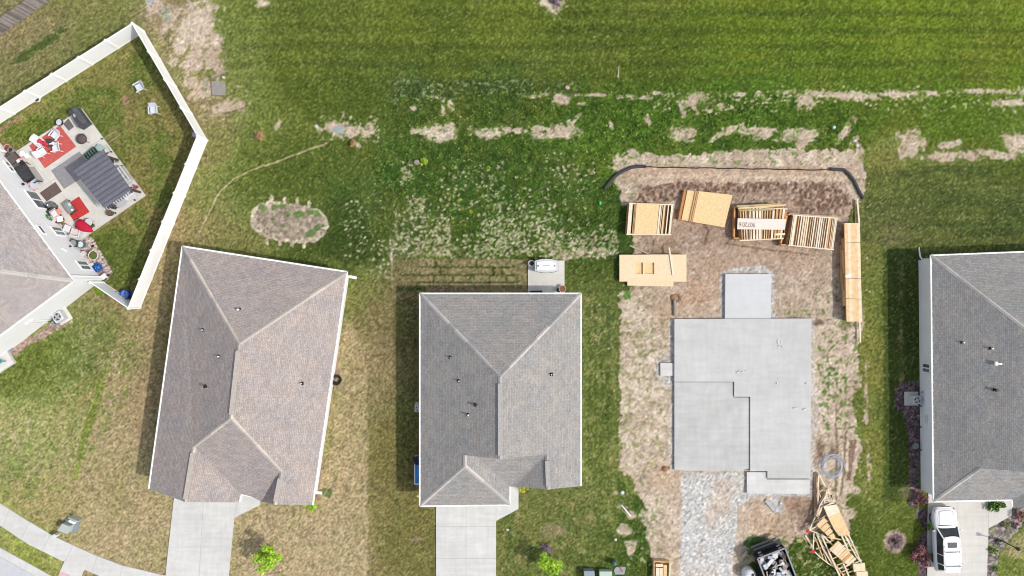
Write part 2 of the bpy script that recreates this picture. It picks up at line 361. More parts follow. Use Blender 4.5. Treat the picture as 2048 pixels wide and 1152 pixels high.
    clods(230, U(1100, 1232), T(440, 505, 520), 1.4, 4); clods(160, U(880, 1180), T(320, 430, 500)); clods(60, U(1090, 1190), T(295, 345, 380)); clods(70, U(880, 1010), T(325, 360, 420))
    clods(40, U(800, 830), T(320, 350, 370)); clods(55, U(815, 850), U(390, 440)); clods(90, U(1560, 1740), T(170, 190, 215)); clods(120, U(1740, 2060), T(170, 186, 235))
    clods(120, U(1290, 1560), T(180, 190, 230)); clods(60, U(640, 770), U(225, 285)); clods(60, U(400, 500), U(170, 240)); clods(70, U(1700, 1740), U(400, 1000), 1, 2.4); clods(40, U(740, 790), U(480, 560))
    clods(80, U(1236, 1262), U(590, 950), 1, 3); clods(46, U(690, 740), U(400, 520)); clods(40, U(1180, 1236), U(600, 800), 1, 2.2); clods(60, U(1240, 1300), U(980, 1130), 1.5, 4)
    clods(50, U(1500, 1640), U(1090, 1150), 1.5, 4); clods(60, U(200, 240), U(700, 840), 1.2, 3)
    clods(40, U(500, 2040), U(10, 150), .6, 1.1)
    blend(dirt, soil)
    # seeding rows west of the new slab
    rows = poly([(1240, 585), (1335, 585), (1335, 940), (1240, 940)], 6)
    sp = sst(.60, .68, N(7, 171, 3)) * rows; blend(sp * .5, (140, 142, 90))
    rows2 = poly([(1630, 560), (1722, 560), (1722, 900), (1640, 900)], 8)
    blend(rows2 * sst(.62, .68, N(9, 181, 3)) * .8, (100, 122, 62)); blend(ell(1672, 765, 26, 34) * sst(.5, .58, N(9, 191, 3)) * .9, (72, 112, 44))
    blend(ell(1600, 625, 70, 7) * sst(.52, .6, n6) * .8, (104, 124, 62)); blend(ell(1255, 590, 10, 10) * .9, (84, 122, 50))
    low = poly([(1240, 960), (1285, 1000), (1300, 1100), (1310, 1160), (1300, 1300), (1230, 1300), (1236, 950)], 5)
    blend(low * sst(.42, .58, n14) * (1 - dirt * .5) * .9, (72, 108, 44))
    ur = poly([(1490, 1070), (1600, 1075), (1620, 1060), (1700, 1060), (1740, 1160), (1740, 1300), (1500, 1300)], 8)
    blend(ur * sst(.45, .58, n14) * .85, (74, 110, 44)); blend(ur * sst(.6, .7, n6) * .6, (204, 184, 152)); blend(ell(1515, 1084, 20, 14) * .9, (58, 92, 38))
    # damp crumbly earth at the back of the plot
    blend(ell(1480, 490, 250, 120, 0, .6, .4) * lot * .6, (170, 148, 131)); blend(ell(1480, 450, 230, 90, 0, .5, .6) * lot * sst(.45, .6, n14) * .3, (152, 132, 114)); blend(ell(1600, 1040, 60, 50, 0, .5) * lot * .35, (176, 150, 128))
    wet = poly([(1275, 372), (1370, 362), (1500, 366), (1690, 362), (1706, 400), (1690, 432), (1660, 436), (1470, 410), (1370, 380), (1345, 400), (1272, 404)], 8)
    wet = wet * (0.35 + .65 * np.maximum(np.maximum(ell(1310, 390, 44, 18), ell(1640, 400, 54, 34)), np.maximum(ell(1420, 374, 130, 12), ell(1560, 372, 90, 12))))
    cl = sst(.40, .62, N(5, 201, 2))
    blend(wet * .85, (165, 138, 120)); blend(wet * (1 - cl) * .75, (112, 90, 75)); blend(wet * sst(.62, .75, N(5, 201, 2)) * .6, (196, 172, 152)); Z += wet * (N(5, 201, 2) - .4) * .28
    blend(poly([(1250, 332), (1700, 332), (1712, 345), (1700, 362), (1260, 362), (1244, 350)], 4) * .5, (196, 166, 140))
    blend(poly([(1275, 350), (1700, 352), (1700, 357), (1275, 356)], 2) * .5, (214, 196, 172))
    for (cx, cy, rx, ry, a, c, k) in [(1400, 470, 90, 26, 0, (160, 136, 116), .6), (1560, 520, 110, 26, 4, (186, 160, 138), .5), (1430, 560, 60, 50, 0, (186, 158, 132), .6), (1330, 500, 40, 14, 0, (150, 126, 106), .6),
                                      (1600, 1000, 46, 14, 0, (160, 134, 116), .6), (1612, 1030, 20, 24, 0, (136, 112, 98), .6), (1340, 620, 40, 30, 0, (178, 148, 122), .5), (1640, 440, 60, 10, 10, (166, 142, 122), .5),
                                      (1388, 590, 26, 26, 0, (184, 152, 126), .5), (1530, 1050, 40, 26, 0, (204, 172, 144), .5), (1590, 1012, 40, 22, 0, (160, 132, 112), .5), (1330, 950, 30, 24, 30, (206, 178, 150), .6),
                                      (1635, 645, 12, 6, 0, (110, 90, 76), .8), (1353, 598, 7, 9, 0, (120, 92, 66), .9), (1420, 446, 34, 10, 20, (178, 158, 140), .6), (1690, 560, 12, 90, 0, (150, 126, 108), .6), (1640, 905, 9, 22, 10, (112, 88, 74), .7),
                                      (1665, 905, 8, 12, 0, (112, 84, 66), .7), (1330, 937, 10, 5, 0, (150, 104, 72), .9), (1545, 700, 1, 1, 0, (0, 0, 0), 0)]:
        blend(ell(cx, cy, rx, ry, a, .5) * k, c)
    for pts in ([(1450, 485), (1540, 498), (1620, 508), (1620, 511), (1540, 501), (1450, 488)], [(1304, 478), (1308, 478), (1307, 508), (1303, 508)], [(1405, 440), (1420, 462), (1412, 490), (1406, 488), (1414, 462), (1400, 442)],
                [(1672, 760), (1676, 900), (1674, 1000), (1670, 1000), (1671, 900)], [(1690, 860), (1694, 860), (1690, 940), (1684, 990), (1680, 990), (1686, 930)], [(1700, 880), (1712, 880), (1702, 960), (1694, 960)]):
        blend(poly(pts, 2, 1) * .7, (122, 96, 80))
    # limestone gravel: drive and halo round the slab
    grav = poly([(1362, 945), (1492, 945), (1500, 1000), (1476, 1010), (1474, 1060), (1466, 1120), (1462, 1300), (1362, 1300), (1360, 1100), (1364, 1000)], 4, 2)
    halo = np.maximum.reduce([poly([(1440, 546), (1452, 538), (1500, 532), (1535, 536), (1550, 548), (1550, 640), (1440, 640)], 5), poly([(1312, 712), (1348, 710), (1348, 770), (1330, 772), (1310, 758)], 5) * .8,
                              poly([(1338, 640), (1349, 636), (1349, 945), (1340, 945), (1341, 800)], 3), poly([(1618, 636), (1630, 634), (1628, 760), (1640, 790), (1630, 900), (1620, 905)], 4) * .6,
                              poly([(1484, 984), (1620, 984), (1620, 992), (1484, 994)], 3), poly([(1617, 900), (1628, 900), (1628, 990), (1617, 990)], 3) * .8])
    gm = np.clip(.5 + (vnoise(X, Y, 2.0, 211) - .5) * 1.5 + (n14 - .5) * .3, 0, 1)[..., None]
    gcol = np.array((184, 184, 182), np.float32) * (1 - gm) + np.array((228, 227, 224), np.float32) * gm
    gk = grav * (1 - .75 * ell(1440, 1000, 30, 46, 0, .6) * sst(.4, .6, n14)) * (1 - .3 * sst(.56, .7, N(30, 221)))
    blend(gk * .92, gcol); blend(halo * sst(.3, .55, n14 + .12) * .85, gcol * .95)
    blend(ell(1443, 974, 14, 16) * .6, (198, 176, 158)); blend(ell(1555, 1010, 12, 22, -35) * .6, (196, 200, 204)); blend(ell(1396, 545, 20, 8) * sst(.5, .65, n6) * .7, (190, 196, 204)); blend(ell(1380, 480, 20, 14) * sst(.56, .7, n6) * .7, (196, 200, 206))
    blend(poly([(1415, 1000), (1440, 1002), (1432, 1060), (1410, 1060)], 8) * .35, (206, 182, 162))
    # oval bare bed with pipe spurs (an old pool pad)
    ov = poly([(500, 440), (504, 420), (520, 406), (545, 402), (600, 410), (635, 418), (652, 432), (658, 452), (650, 470), (632, 483), (600, 487), (560, 482), (520, 470), (503, 456)], 1.5, 1.5)
    for (x, y0, y1) in ((543, 390, 404), (569, 392, 408), (594, 396, 412), (618, 400, 416), (535, 472, 491), (560, 476, 491), (584, 480, 494), (608, 482, 497)):
        ov = np.maximum(ov, poly([(x - 3, y0), (x + 3, y0), (x + 3, y1), (x - 3, y1)], 0, 1.5))
    oc = np.clip(.45 + (n6 - .5) * 2.6, 0, 1)[..., None]
    blend(ov, np.array((156, 142, 122), np.float32) * (1 - oc) + np.array((216, 202, 180), np.float32) * oc)
    ovi = ell(577, 445, 70, 34, 8, .12, .25); blend(ovi * ov * .55, (148, 134, 118)); blend(ov * (1 - ovi) * .5, (214, 200, 176)); Z -= ovi * ov * .06
    for (x, y, r) in ((525, 416, 8), (548, 415, 7), (563, 411, 6), (576, 428, 6), (598, 428, 10), (620, 424, 6), (634, 427, 8), (622, 468, 9), (634, 456, 8), (544, 438, 4), (646, 452, 5), (565, 452, 4)): blend(ell(x, y, r, r * .8) * .8, (92, 124, 62))
    # curved worn path
    cur = [(655, 287), (610, 302), (560, 322), (510, 338), (470, 356), (440, 384), (420, 420), (400, 462), (395, 480)]
    for a, b in zip(cur, cur[1:]):
        d = V((b[0] - a[0], b[1] - a[1])).normalized(); nx_, ny_ = -d.y * 1.6, d.x * 1.6
        blend(poly([(a[0] + nx_ * 1.3, a[1] + ny_ * 1.3), (b[0] + nx_, b[1] + ny_), (b[0] - nx_, b[1] - ny_), (a[0] - nx_, a[1] - ny_)], 1, 1) * .85, (186, 172, 128))
    # planting beds
    mulch = np.maximum.reduce([poly([(1838, 762), (1800, 766), (1788, 790), (1790, 815), (1806, 828), (1812, 850), (1818, 880), (1820, 990), (1818, 1010), (1838, 1020), (1856, 1015), (1857, 1160), (1857, 1300), (1836, 1300), (1838, 1140), (1826, 1100), (1850, 1060), (1830, 1030), (1838, 1000)], 3),
                               ell(1790, 1083, 20, 21, 0, .12, .3)])
    mc = np.clip(.45 + (n3 - .5) * 2.2, 0, 1)[..., None]
    blend(mulch * .95, np.array((84, 70, 66), np.float32) * (1 - mc) + np.array((150, 130, 124), np.float32) * mc)
    blend(ell(1790, 1083, 22, 23, 0, .08, .3) * (1 - ell(1790, 1083, 15, 16, 0, .2, .3)) * .8, (188, 164, 140)); blend(ell(1825, 990, 26, 16, 30) * .5, (150, 128, 106))
    b2 = poly([(2024, 1012), (2300, 1012), (2300, 1046), (2048, 1046), (2025, 1072), (1995, 1110), (1990, 1300), (1973, 1300), (1975, 1060), (2024, 1032)], 3)
    bc = np.clip(.5 + (n3 - .5) * 2.4, 0, 1)[..., None]
    blend(b2 * .95, np.array((108, 94, 96), np.float32) * (1 - bc) + np.array((196, 184, 182), np.float32) * bc); blend(b2 * sst(.5, .66, n14) * .5, (128, 138, 98))
    blend(poly([(2026, 1078), (2060, 1056), (2060, 1120), (2000, 1110)], 4) * .5, (196, 170, 132))
    b3 = poly([(1, 300), (14, 306), (0, 312)], 0, 0)
    rb = poly([(143, 487), (178, 470), (190, 482), (196, 495), (212, 520), (224, 542), (224, 548), (212, 560), (150, 510)], 1)
    blend(rb * .95, np.array((160, 142, 130), np.float32) * (1 - bc) + np.array((222, 206, 196), np.float32) * bc)
    b4 = poly([(0, 706), (90, 655), (130, 625), (148, 640), (100, 668), (60, 690), (30, 712), (10, 712)], 3)
    blend(b4 * .9, np.array((150, 126, 106), np.float32) * (1 - bc) + np.array((206, 186, 162), np.float32) * bc)
    blend(ell(196, 583, 9, 5, 30) * .9, (104, 168, 40))
    blend(poly([(640, 690), (652, 690), (640, 1000), (628, 1000)], 1) * .8, (172, 138, 112)); blend(poly([(676, 620), (684, 620), (676, 760), (668, 760)], 1) * .5, (172, 140, 114))
    blend(ell(654, 985, 10, 9) * .7, (88, 108, 62)); blend(ell(1010, 1, 1, 1), (0, 0, 0))
    blend(ell(330, 30, 10, 14, -30) * .7, (150, 160, 140)); blend(ell(300, 3, 8, 5) * .7, (180, 190, 205)); blend(ell(412, 172, 5, 14) * .7, (150, 156, 132))
    for (x, y, r, c) in ((932, 297, 4, (170, 180, 40)), (976, 336, 4, (176, 160, 30)), (918, 401, 4, (190, 180, 30)), (942, 424, 4, (190, 180, 30)), (925, 418, 3, (180, 170, 40)), (896, 408, 3, (160, 160, 40)), (1048, 297, 3, (160, 180, 40))): blend(ell(x, y, r, r) * .5, c)
    isd0 = np.clip(np.maximum(dirt, ov), 0, 1)[..., None]; lm = C.mean(-1, keepdims=True); vg = sst(6, 30, C[..., 1:2] - C[..., 0:1]); gr = (lm + (C - lm) * .97) * (np.array((1.02, .985, .92), np.float32) * (1 - vg) + np.array((1.09, .98, .80), np.float32) * vg) + np.array((0, 0, 6), np.float32); tan = sst(-6, 22, C[..., 0:1] - C[..., 1:2]); gr = gr * (1 + np.array((-.04, .02, 0), np.float32) * (1 - tan) * (1 - vg)) * (1.0 - .12 * vg - .05 * tan) + tan * np.array((0, 0, 12), np.float32)
    C = C * isd0 + gr * (1 - isd0)
    blend(ne * sst(.52, .66, N(15, 251, 3, .6, 12, 1)) * .35, (116, 116, 62))
    # fine grain of blades, stones and litter
    g1 = vnoise(X, Y, 2.0, 301); g2 = vnoise(X, Y, 3.4, 311)
    isd = np.clip(np.maximum(dirt, ov), 0, 1)
    amp = .36 - .16 * isd
    C *= (1 + ((g1 - .5) * amp * 1.35 + (g2 - .5) * amp * .9 + (n6 - .5) * .22))[..., None]
    hs = (g1 > .93) & (g2 > .45); C[hs & (isd < .4)] = C[hs & (isd < .4)] * .6 + np.array((196, 184, 136)) * .4
    ds = (g1 < .07); C[ds & (isd > .5)] *= .82
    far = np.clip(np.maximum(np.maximum(-X - 60, X - 2110), np.maximum(-Y - 40, Y - 1190)) / 400, 0, 1)
    C = C * (1 - far[..., None]) + np.array((104, 118, 56)) * far[..., None]
    Z += (1 - far) * (1 - isd) * (n6 - .5) * .05 + (1 - far) * isd * ((n6 - .5) * .07 + (n14 - .5) * .06)
    flat = np.zeros_like(Z)   # levelled where slabs and drives lie
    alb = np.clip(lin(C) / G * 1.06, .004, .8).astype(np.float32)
    k = H / F
    co = np.stack([(X - 1024) * k, (576 - Y) * k, Z], -1).reshape(-1, 3).astype(np.float32)
    me = bpy.data.meshes.new('ground'); nf = (nx - 1) * (ny - 1)
    me.vertices.add(nx * ny); me.vertices.foreach_set('co', co.ravel())
    idx = np.arange(nx * ny).reshape(ny, nx)
    q = np.stack([idx[1:, :-1], idx[1:, 1:], idx[:-1, 1:], idx[:-1, :-1]], -1).reshape(-1)
    me.loops.add(nf * 4); me.loops.foreach_set('vertex_index', q.astype(np.int32))
    me.polygons.add(nf); me.polygons.foreach_set('loop_start', np.arange(0, nf * 4, 4, dtype=np.int32)); me.polygons.foreach_set('loop_total', np.full(nf, 4, np.int32))
    me.polygons.foreach_set('use_smooth', np.ones(nf, bool))
    me.update(calc_edges=True)
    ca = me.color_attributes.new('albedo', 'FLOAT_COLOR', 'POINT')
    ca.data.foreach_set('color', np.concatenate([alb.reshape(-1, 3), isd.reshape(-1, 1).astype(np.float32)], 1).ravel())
    m = bpy.data.materials.new('lawn_and_soil'); m.use_nodes = True; n = m.node_tree.nodes; l = m.node_tree.links; b = n['Principled BSDF']
    b.inputs['Roughness'].default_value = .95; b.inputs['Specular IOR Level'].default_value = .1
    at = n.new('ShaderNodeAttribute'); at.attribute_name = 'albedo'; tc = n.new('ShaderNodeTexCoord')
    ns = n.new('ShaderNodeTexNoise'); ns.inputs['Scale'].default_value = 14; ns.inputs['Detail'].default_value = 4; ns.inputs['Roughness'].default_value = .75
    l.new(tc.outputs['Object'], ns.inputs['Vector'])
    mr = n.new('ShaderNodeMapRange'); mr.inputs['From Min'].default_value = .3; mr.inputs['From Max'].default_value = .7; mr.inputs['To Min'].default_value = .70; mr.inputs['To Max'].default_value = 1.34
    l.new(ns.outputs['Fac'], mr.inputs['Value'])
    mx = n.new('ShaderNodeVectorMath'); mx.operation = 'SCALE'
    l.new(at.outputs['Color'], mx.inputs[0]); l.new(mr.outputs['Result'], mx.inputs['Scale']); l.new(mx.outputs['Vector'], b.inputs['Base Color'])
    bp = n.new('ShaderNodeBump'); bp.inputs['Strength'].default_value = .4; bp.inputs['Distance'].default_value = .03
    l.new(ns.outputs['Fac'], bp.inputs['Height']); l.new(bp.outputs['Normal'], b.inputs['Normal'])
    me.materials.append(m)
    ob = bpy.data.objects.new('ground', me); sc.collection.objects.link(ob); structure(ob)
    # ---- tufts: grass and weeds as leaf faces
    weedm = np.clip(np.maximum.reduce([rough, rg, wd_, low * .9, ur * .8, ll * .35]) * (1 - isd) + rows * sp * .5, 0, 1)
    pave = np.zeros_like(Z)
    for pts in ([(329, 985), (478, 985), (521, 985), (522, 1012), (470, 1038), (457, 1330), (310, 1330)], [(870, 985), (1039, 965), (1039, 1020), (994, 1044), (994, 1330), (870, 1330)], [(1850, 985), (2028, 985), (2028, 1034), (1979, 1060), (1976, 1330), (1850, 1330)],
                [(14, 300), (36, 297), (163, 214), (294, 391), (158, 485)], [(1054, 519), (1131, 519), (1131, 600), (1054, 600)], [(-120, 915), (0, 1003), (112, 1071), (241, 1126), (420, 1162), (420, 1300), (-120, 1300)], [(1345, 634), (1627, 634), (1625, 992), (1490, 992), (1490, 945), (1345, 945)], [(1448, 545), (1545, 545), (1545, 640), (1448, 640)], [(1318, 723), (1350, 723), (1350, 754), (1318, 754)],
                [(1360, 940), (1490, 940), (1470, 1300), (1360, 1300)]): pave = np.maximum(pave, pip(pts, X, Y))
    strip = pip([(0, 1055), (122, 1123), (112, 1150), (66, 1130), (0, 1094)], X, Y); pave = pave * (1 - strip)
    def blur(a, r):
        for ax in (0, 1):
            pad = [(r + 1, r), (0, 0)] if ax == 0 else [(0, 0), (r + 1, r)]
            c = np.cumsum(np.pad(a, pad, mode='edge'), axis=ax, dtype=np.float64); n_ = a.shape[ax]
            a = (np.take(c, range(2 * r + 1, 2 * r + 1 + n_), axis=ax) - np.take(c, range(0, n_), axis=ax)) / (2 * r + 1)
        return a
    tall = np.clip(blur(blur(np.clip(weedm, 0, 1), 9), 9), 0, 1); dens = (.36 + .7 * tall * sst(.3, .6, n14)) * (1 - .93 * isd) * (1 - np.clip(mulch + b2 + rb + b4 + grav, 0, 1) * .97) * (1 - pave) * (far == 0)
    rr = np.random.default_rng(77); nT = 120000
    fxm = (X > -60) & (X < 2110) & (Y > -40) & (Y < 1194); pr = (dens * fxm).ravel().astype(np.float64); pr /= pr.sum()
    pick = rr.choice(pr.size, nT, p=pr); hgt = (.03 + .085 * tall.ravel()[pick]) * rr.uniform(.5, 1.5, nT)
    px = (X.ravel()[pick] + rr.uniform(-1, 1, nT) - 1024) * k; py = (576 - Y.ravel()[pick] - rr.uniform(-1, 1, nT)) * k; pz = Z.ravel()[pick]
    vv = []; cc_ = []
    base_c = alb.reshape(-1, 3)[pick]
    for q in range(2):
        an = rr.uniform(0, 2 * np.pi, nT); L_ = hgt * rr.uniform(.6, 1.3, nT); w_ = .014 + L_ * .20
        dx, dy = np.cos(an), np.sin(an); p0 = np.stack([px - dy * w_, py + dx * w_, pz], 1); p1 = np.stack([px + dy * w_, py - dx * w_, pz], 1); p2 = np.stack([px + dx * L_ * .8, py + dy * L_ * .8, pz + L_], 1)
        vv.append(np.stack([p0, p1, p2], 1)); cc_.append(np.repeat((base_c * rr.uniform(1.0, 2.3, nT)[:, None])[:, None, :], 3, 1))
    vv = np.concatenate(vv).reshape(-1, 3).astype(np.float32); cc_ = np.clip(np.concatenate(cc_).reshape(-1, 3), 0, .8); nF = len(vv) // 3
    m2 = bpy.data.meshes.new('grass'); m2.vertices.add(len(vv)); m2.vertices.foreach_set('co', vv.ravel()); m2.loops.add(len(vv)); m2.loops.foreach_set('vertex_index', np.arange(len(vv), dtype=np.int32))
    m2.polygons.add(nF); m2.polygons.foreach_set('loop_start', np.arange(0, nF * 3, 3, dtype=np.int32)); m2.polygons.foreach_set('loop_total', np.full(nF, 3, np.int32)); m2.update(calc_edges=True)
    ca = m2.color_attributes.new('albedo', 'FLOAT_COLOR', 'POINT'); ca.data.foreach_set('color', np.concatenate([cc_, np.ones((len(vv), 1))], 1).astype(np.float32).ravel())
    gm_ = bpy.data.materials.new('grass_blades'); gm_.use_nodes = True; n = gm_.node_tree.nodes; bb = n['Principled BSDF']; bb.inputs['Roughness'].default_value = .8; bb.inputs['Specular IOR Level'].default_value = .15; at = n.new('ShaderNodeAttribute'); at.attribute_name = 'albedo'; gm_.node_tree.links.new(at.outputs['Color'], bb.inputs['Base Color'])
    m2.materials.append(gm_); o2 = bpy.data.objects.new('grass', m2); sc.collection.objects.link(o2); o2['kind'] = 'stuff'; tag(o2, 'short grass and leafy weeds growing over the lawns and open field', 'grass')
build_ground()
# ---------------------------------------------------------------- shared materials
def concrete(name, c, var=.06, seams=None):
    m = mat(name, pc(*c), .9, var, 1.2, .15, 60); n = m.node_tree.nodes; l = m.node_tree.links; b = n['Principled BSDF']; src = b.inputs['Base Color'].links[0].from_socket
    tc = n.new('ShaderNodeTexCoord'); mx = src
    for sc_, a, lo, hi, p0, p1 in (((.35, 2.6, 1), 1.3, 1 - var * .9, 1 + var * .5, .38, .62), ((2.4, .3, 1), 1.6, 1 - var * .7, 1 + var * .4, .4, .65), ((1, 1, 1), .28, 1 - var * 1.1, 1 + var * .5, .35, .65), ((1, 1, 1), 14, 1 - var * .8, 1 + var * .6, .35, .65)):
        mp = n.new('ShaderNodeMapping'); mp.inputs['Scale'].default_value = sc_; l.new(tc.outputs['Object'], mp.inputs['Vector']); ns = n.new('ShaderNodeTexNoise'); ns.inputs['Scale'].default_value = a; ns.inputs['Detail'].default_value = 5; l.new(mp.outputs[0], ns.inputs['Vector'])
        mr = n.new('ShaderNodeMapRange'); mr.inputs['From Min'].default_value = p0; mr.inputs['From Max'].default_value = p1; mr.inputs['To Min'].default_value = lo; mr.inputs['To Max'].default_value = hi; l.new(ns.outputs['Fac'], mr.inputs['Value'])
        vm = n.new('ShaderNodeVectorMath'); vm.operation = 'SCALE'; l.new(mx, vm.inputs[0]); l.new(mr.outputs['Result'], vm.inputs['Scale']); mx = vm.outputs['Vector']
    l.new(mx, b.inputs['Base Color']); return m
M_conc = concrete('pale_concrete', (232, 231, 227), .05); M_conc2 = concrete('slab_concrete', (218, 218, 215), .045); M_conc3 = concrete('garage_concrete', (214, 214, 211), .055)
M_patio = concrete('patio_concrete', (234, 230, 222), .04); M_joint = mat('joint_grey', pc(196, 196, 194), .9); M_road = mat('road_concrete', pc(214, 217, 220), .9, .05, 2)
M_white = mat('white_vinyl', (.84, .84, .84), .45, .03, .8); M_trim = mat('white_trim', (.78, .78, .78), .5); M_wgutter = mat('white_gutter', (.80, .81, .80), .35)
M_glass = mat('window_glass', (.10, .13, .14), .08, .3, .8, spec=.6); M_screen = mat('insect_screen', (.16, .17, .18), .7, .15, 4)
M_black = mat('black_plastic', (.018, .019, .021), .5, .3, 6); M_dark = mat('charcoal', (.045, .046, .05), .7, .25, 8); M_grey = mat('mid_grey', (.22, .23, .24), .6, .15, 5)
M_lgrey = mat('light_grey_metal', (.50, .52, .53), .45, .08, 4); M_steel = mat('steel', (.45, .46, .48), .35, .1, 6, metal=.6); M_fabric = mat('pale_fabric', (.62, .60, .62), .9, .08, 8)
M_red = mat('red_fabric', pc(216, 84, 100), .9, .15, 6); M_rug = mat('red_rug', pc(212, 104, 98), .95, .16, 5); M_greenp = mat('green_paint', (.02, .075, .05), .6, .3, 5)
M_blue = mat('blue_plastic', (.02, .10, .42), .4, .2, 4); M_teal = mat('teal_plastic', (.07, .30, .32), .5, .25, 5); M_brown = mat('brown_wicker', (.075, .055, .05), .85, .35, 14)
M_terra = mat('terracotta', (.30, .14, .08), .8, .2, 5); M_wood_g = mat('weathered_wood', pc(160, 150, 146), .9, .25, 2, stretch=(1, 1, 1))
M_utility = mat('utility_green_grey', pc(196, 206, 200), .5, .05, 4); M_utility_d = mat('utility_grey', pc(150, 160, 166), .55, .1, 5)
def siding(name, c):
    m = mat(name, c, .55, .03, .8); n = m.node_tree.nodes; l = m.node_tree.links; b = n['Principled BSDF']
    tc = n.new('ShaderNodeTexCoord'); sp = n.new('ShaderNodeSeparateXYZ'); l.new(tc.outputs['Object'], sp.inputs['Vector'])
    a = n.new('ShaderNodeMath'); a.operation = 'MULTIPLY'; a.inputs[1].default_value = 1 / .12; l.new(sp.outputs['Z'], a.inputs[0])
    fr = n.new('ShaderNodeMath'); fr.operation = 'FRACT'; l.new(a.outputs[0], fr.inputs[0])
    bp = n.new('ShaderNodeBump'); bp.inputs['Strength'].default_value = .5; bp.inputs['Distance'].default_value = .012
    l.new(fr.outputs[0], bp.inputs['Height']); l.new(bp.outputs['Normal'], b.inputs['Normal']); return m
M_sid = siding('pale_grey_siding', (.78, .785, .79)); M_sid5 = siding('cool_grey_siding', (.80, .81, .83))

def shingle(name, c, warm):
    m = bpy.data.materials.new(name); m.use_nodes = True; n = m.node_tree.nodes; l = m.node_tree.links; b = n['Principled BSDF']
    b.inputs['Roughness'].default_value = .93; b.inputs['Specular IOR Level'].default_value = .15
    uv = n.new('ShaderNodeUVMap'); uv.uv_map = 'UVMap'
    def brick(w, h, c1, c2, mo, ms, off=.5):
        t = n.new('ShaderNodeTexBrick'); t.inputs['Color1'].default_value = (*c1, 1); t.inputs['Color2'].default_value = (*c2, 1); t.inputs['Mortar'].default_value = (*mo, 1)
        t.inputs['Scale'].default_value = 1; t.inputs['Mortar Size'].default_value = ms; t.inputs['Mortar Smooth'].default_value = .3; t.inputs['Brick Width'].default_value = w; t.inputs['Row Height'].default_value = h
        t.offset = off; l.new(uv.outputs['UV'], t.inputs['Vector']); return t
    k = lambda s: tuple(min(.8, v * s) for v in c)
    t1 = brick(.25, .135, k(.93), k(1.12), k(.72), .012, .37); t2 = brick(.5, .27, (.93, .93, .93), (1.08, 1.08, 1.08), (.95, .95, .95), .0, .61)
    mxa = n.new('ShaderNodeVectorMath'); mxa.operation = 'MULTIPLY'; l.new(t1.outputs['Color'], mxa.inputs[0]); l.new(t2.outputs['Color'], mxa.inputs[1])
    ns = n.new('ShaderNodeTexNoise'); ns.inputs['Scale'].default_value = .55; ns.inputs['Detail'].default_value = 5; l.new(uv.outputs['UV'], ns.inputs['Vector'])
    cr = n.new('ShaderNodeValToRGB'); cr.color_ramp.elements[0].position = .35; cr.color_ramp.elements[1].position = .68
    cr.color_ramp.elements[0].color = (.93, .95, .98, 1); cr.color_ramp.elements[1].color = (1.07, 1.03 - .02 * warm, 1.0 - .03 * warm, 1); l.new(ns.outputs['Fac'], cr.inputs['Fac'])
    mxb = n.new('ShaderNodeVectorMath'); mxb.operation = 'MULTIPLY'; l.new(mxa.outputs[0], mxb.inputs[0]); l.new(cr.outputs['Color'], mxb.inputs[1])
    n2 = n.new('ShaderNodeTexNoise'); n2.inputs['Scale'].default_value = 7; n2.inputs['Detail'].default_value = 3; l.new(uv.outputs['UV'], n2.inputs['Vector'])
    mr = n.new('ShaderNodeMapRange'); mr.inputs['From Min'].default_value = .3; mr.inputs['From Max'].default_value = .7; mr.inputs['To Min'].default_value = .84; mr.inputs['To Max'].default_value = 1.18; l.new(n2.outputs['Fac'], mr.inputs['Value'])
    mxc = n.new('ShaderNodeVectorMath'); mxc.operation = 'SCALE'; l.new(mxb.outputs[0], mxc.inputs[0]); l.new(mr.outputs['Result'], mxc.inputs['Scale']); l.new(mxc.outputs[0], b.inputs['Base Color'])
    bp = n.new('ShaderNodeBump'); bp.inputs['Strength'].default_value = .35; bp.inputs['Distance'].default_value = .012
    l.new(t1.outputs['Fac'], bp.inputs['Height']); bp.invert = True; l.new(bp.outputs['Normal'], b.inputs['Normal']); return m

def rect_px(x0, y0, x1, y1, z=0): return [W(x0, y0, z), W(x1, y0, z), W(x1, y1, z), W(x0, y1, z)]
def Wl(pts, z=0): return [W(p[0], p[1], z) for p in pts]

def roof_mesh(parent, facets, m):
    b = MB(); uvs = []
    for f in facets:
        p = [V(q) for q in f]; nn = V((0, 0, 0))
        for i in range(len(p)): nn += (p[i] - p[0]).cross(p[(i + 1) % len(p)] - p[0])
        if nn.z < 0: p = p[::-1]; nn = -nn
        nn.normalize(); h = V((0, 0, 1)).cross(nn)
        if h.length < 1e-3: h = V((1, 0, 0))
        h.normalize(); s = nn.cross(h); b.face(*p); uvs += [(q.dot(h) + 40, q.dot(s) + 40) for q in p]
    return b.build('roof', m, parent, uv=uvs)
def caps(roof, segs, mats, seed=1):
    r = random.Random(seed)
    for (a, c) in segs:
        b = MB()
        a = V(a); c = V(c); L = (c - a).length; d = (c - a) / L; n = max(2, int(L / .34)); side = V((-d.y, d.x, 0)).normalized()
        wv = .15; run = 0; mm = 0
        for i in range(n):
            if run <= 0: mm = r.choice([0, 0, 1, 1, 2, 3]); run = r.randint(2, 5)
            run -= 1; b.m = mm
            p = a + d * (L * i / n); q = a + d * (L * (i + 1.04) / n); up = V((0, 0, .045 + .006 * (i % 2)))
            b.add([p + side * wv - V((0, 0, .03)), p + up, p - side * wv - V((0, 0, .03)), q + side * wv - V((0, 0, .03)), q + up + V((0, 0, .008)), q - side * wv - V((0, 0, .03))],
                  [(0, 1, 4, 3), (1, 2, 5, 4), (0, 2, 1), (3, 4, 5)])
        b.build('ridge_cap', mats, roof)
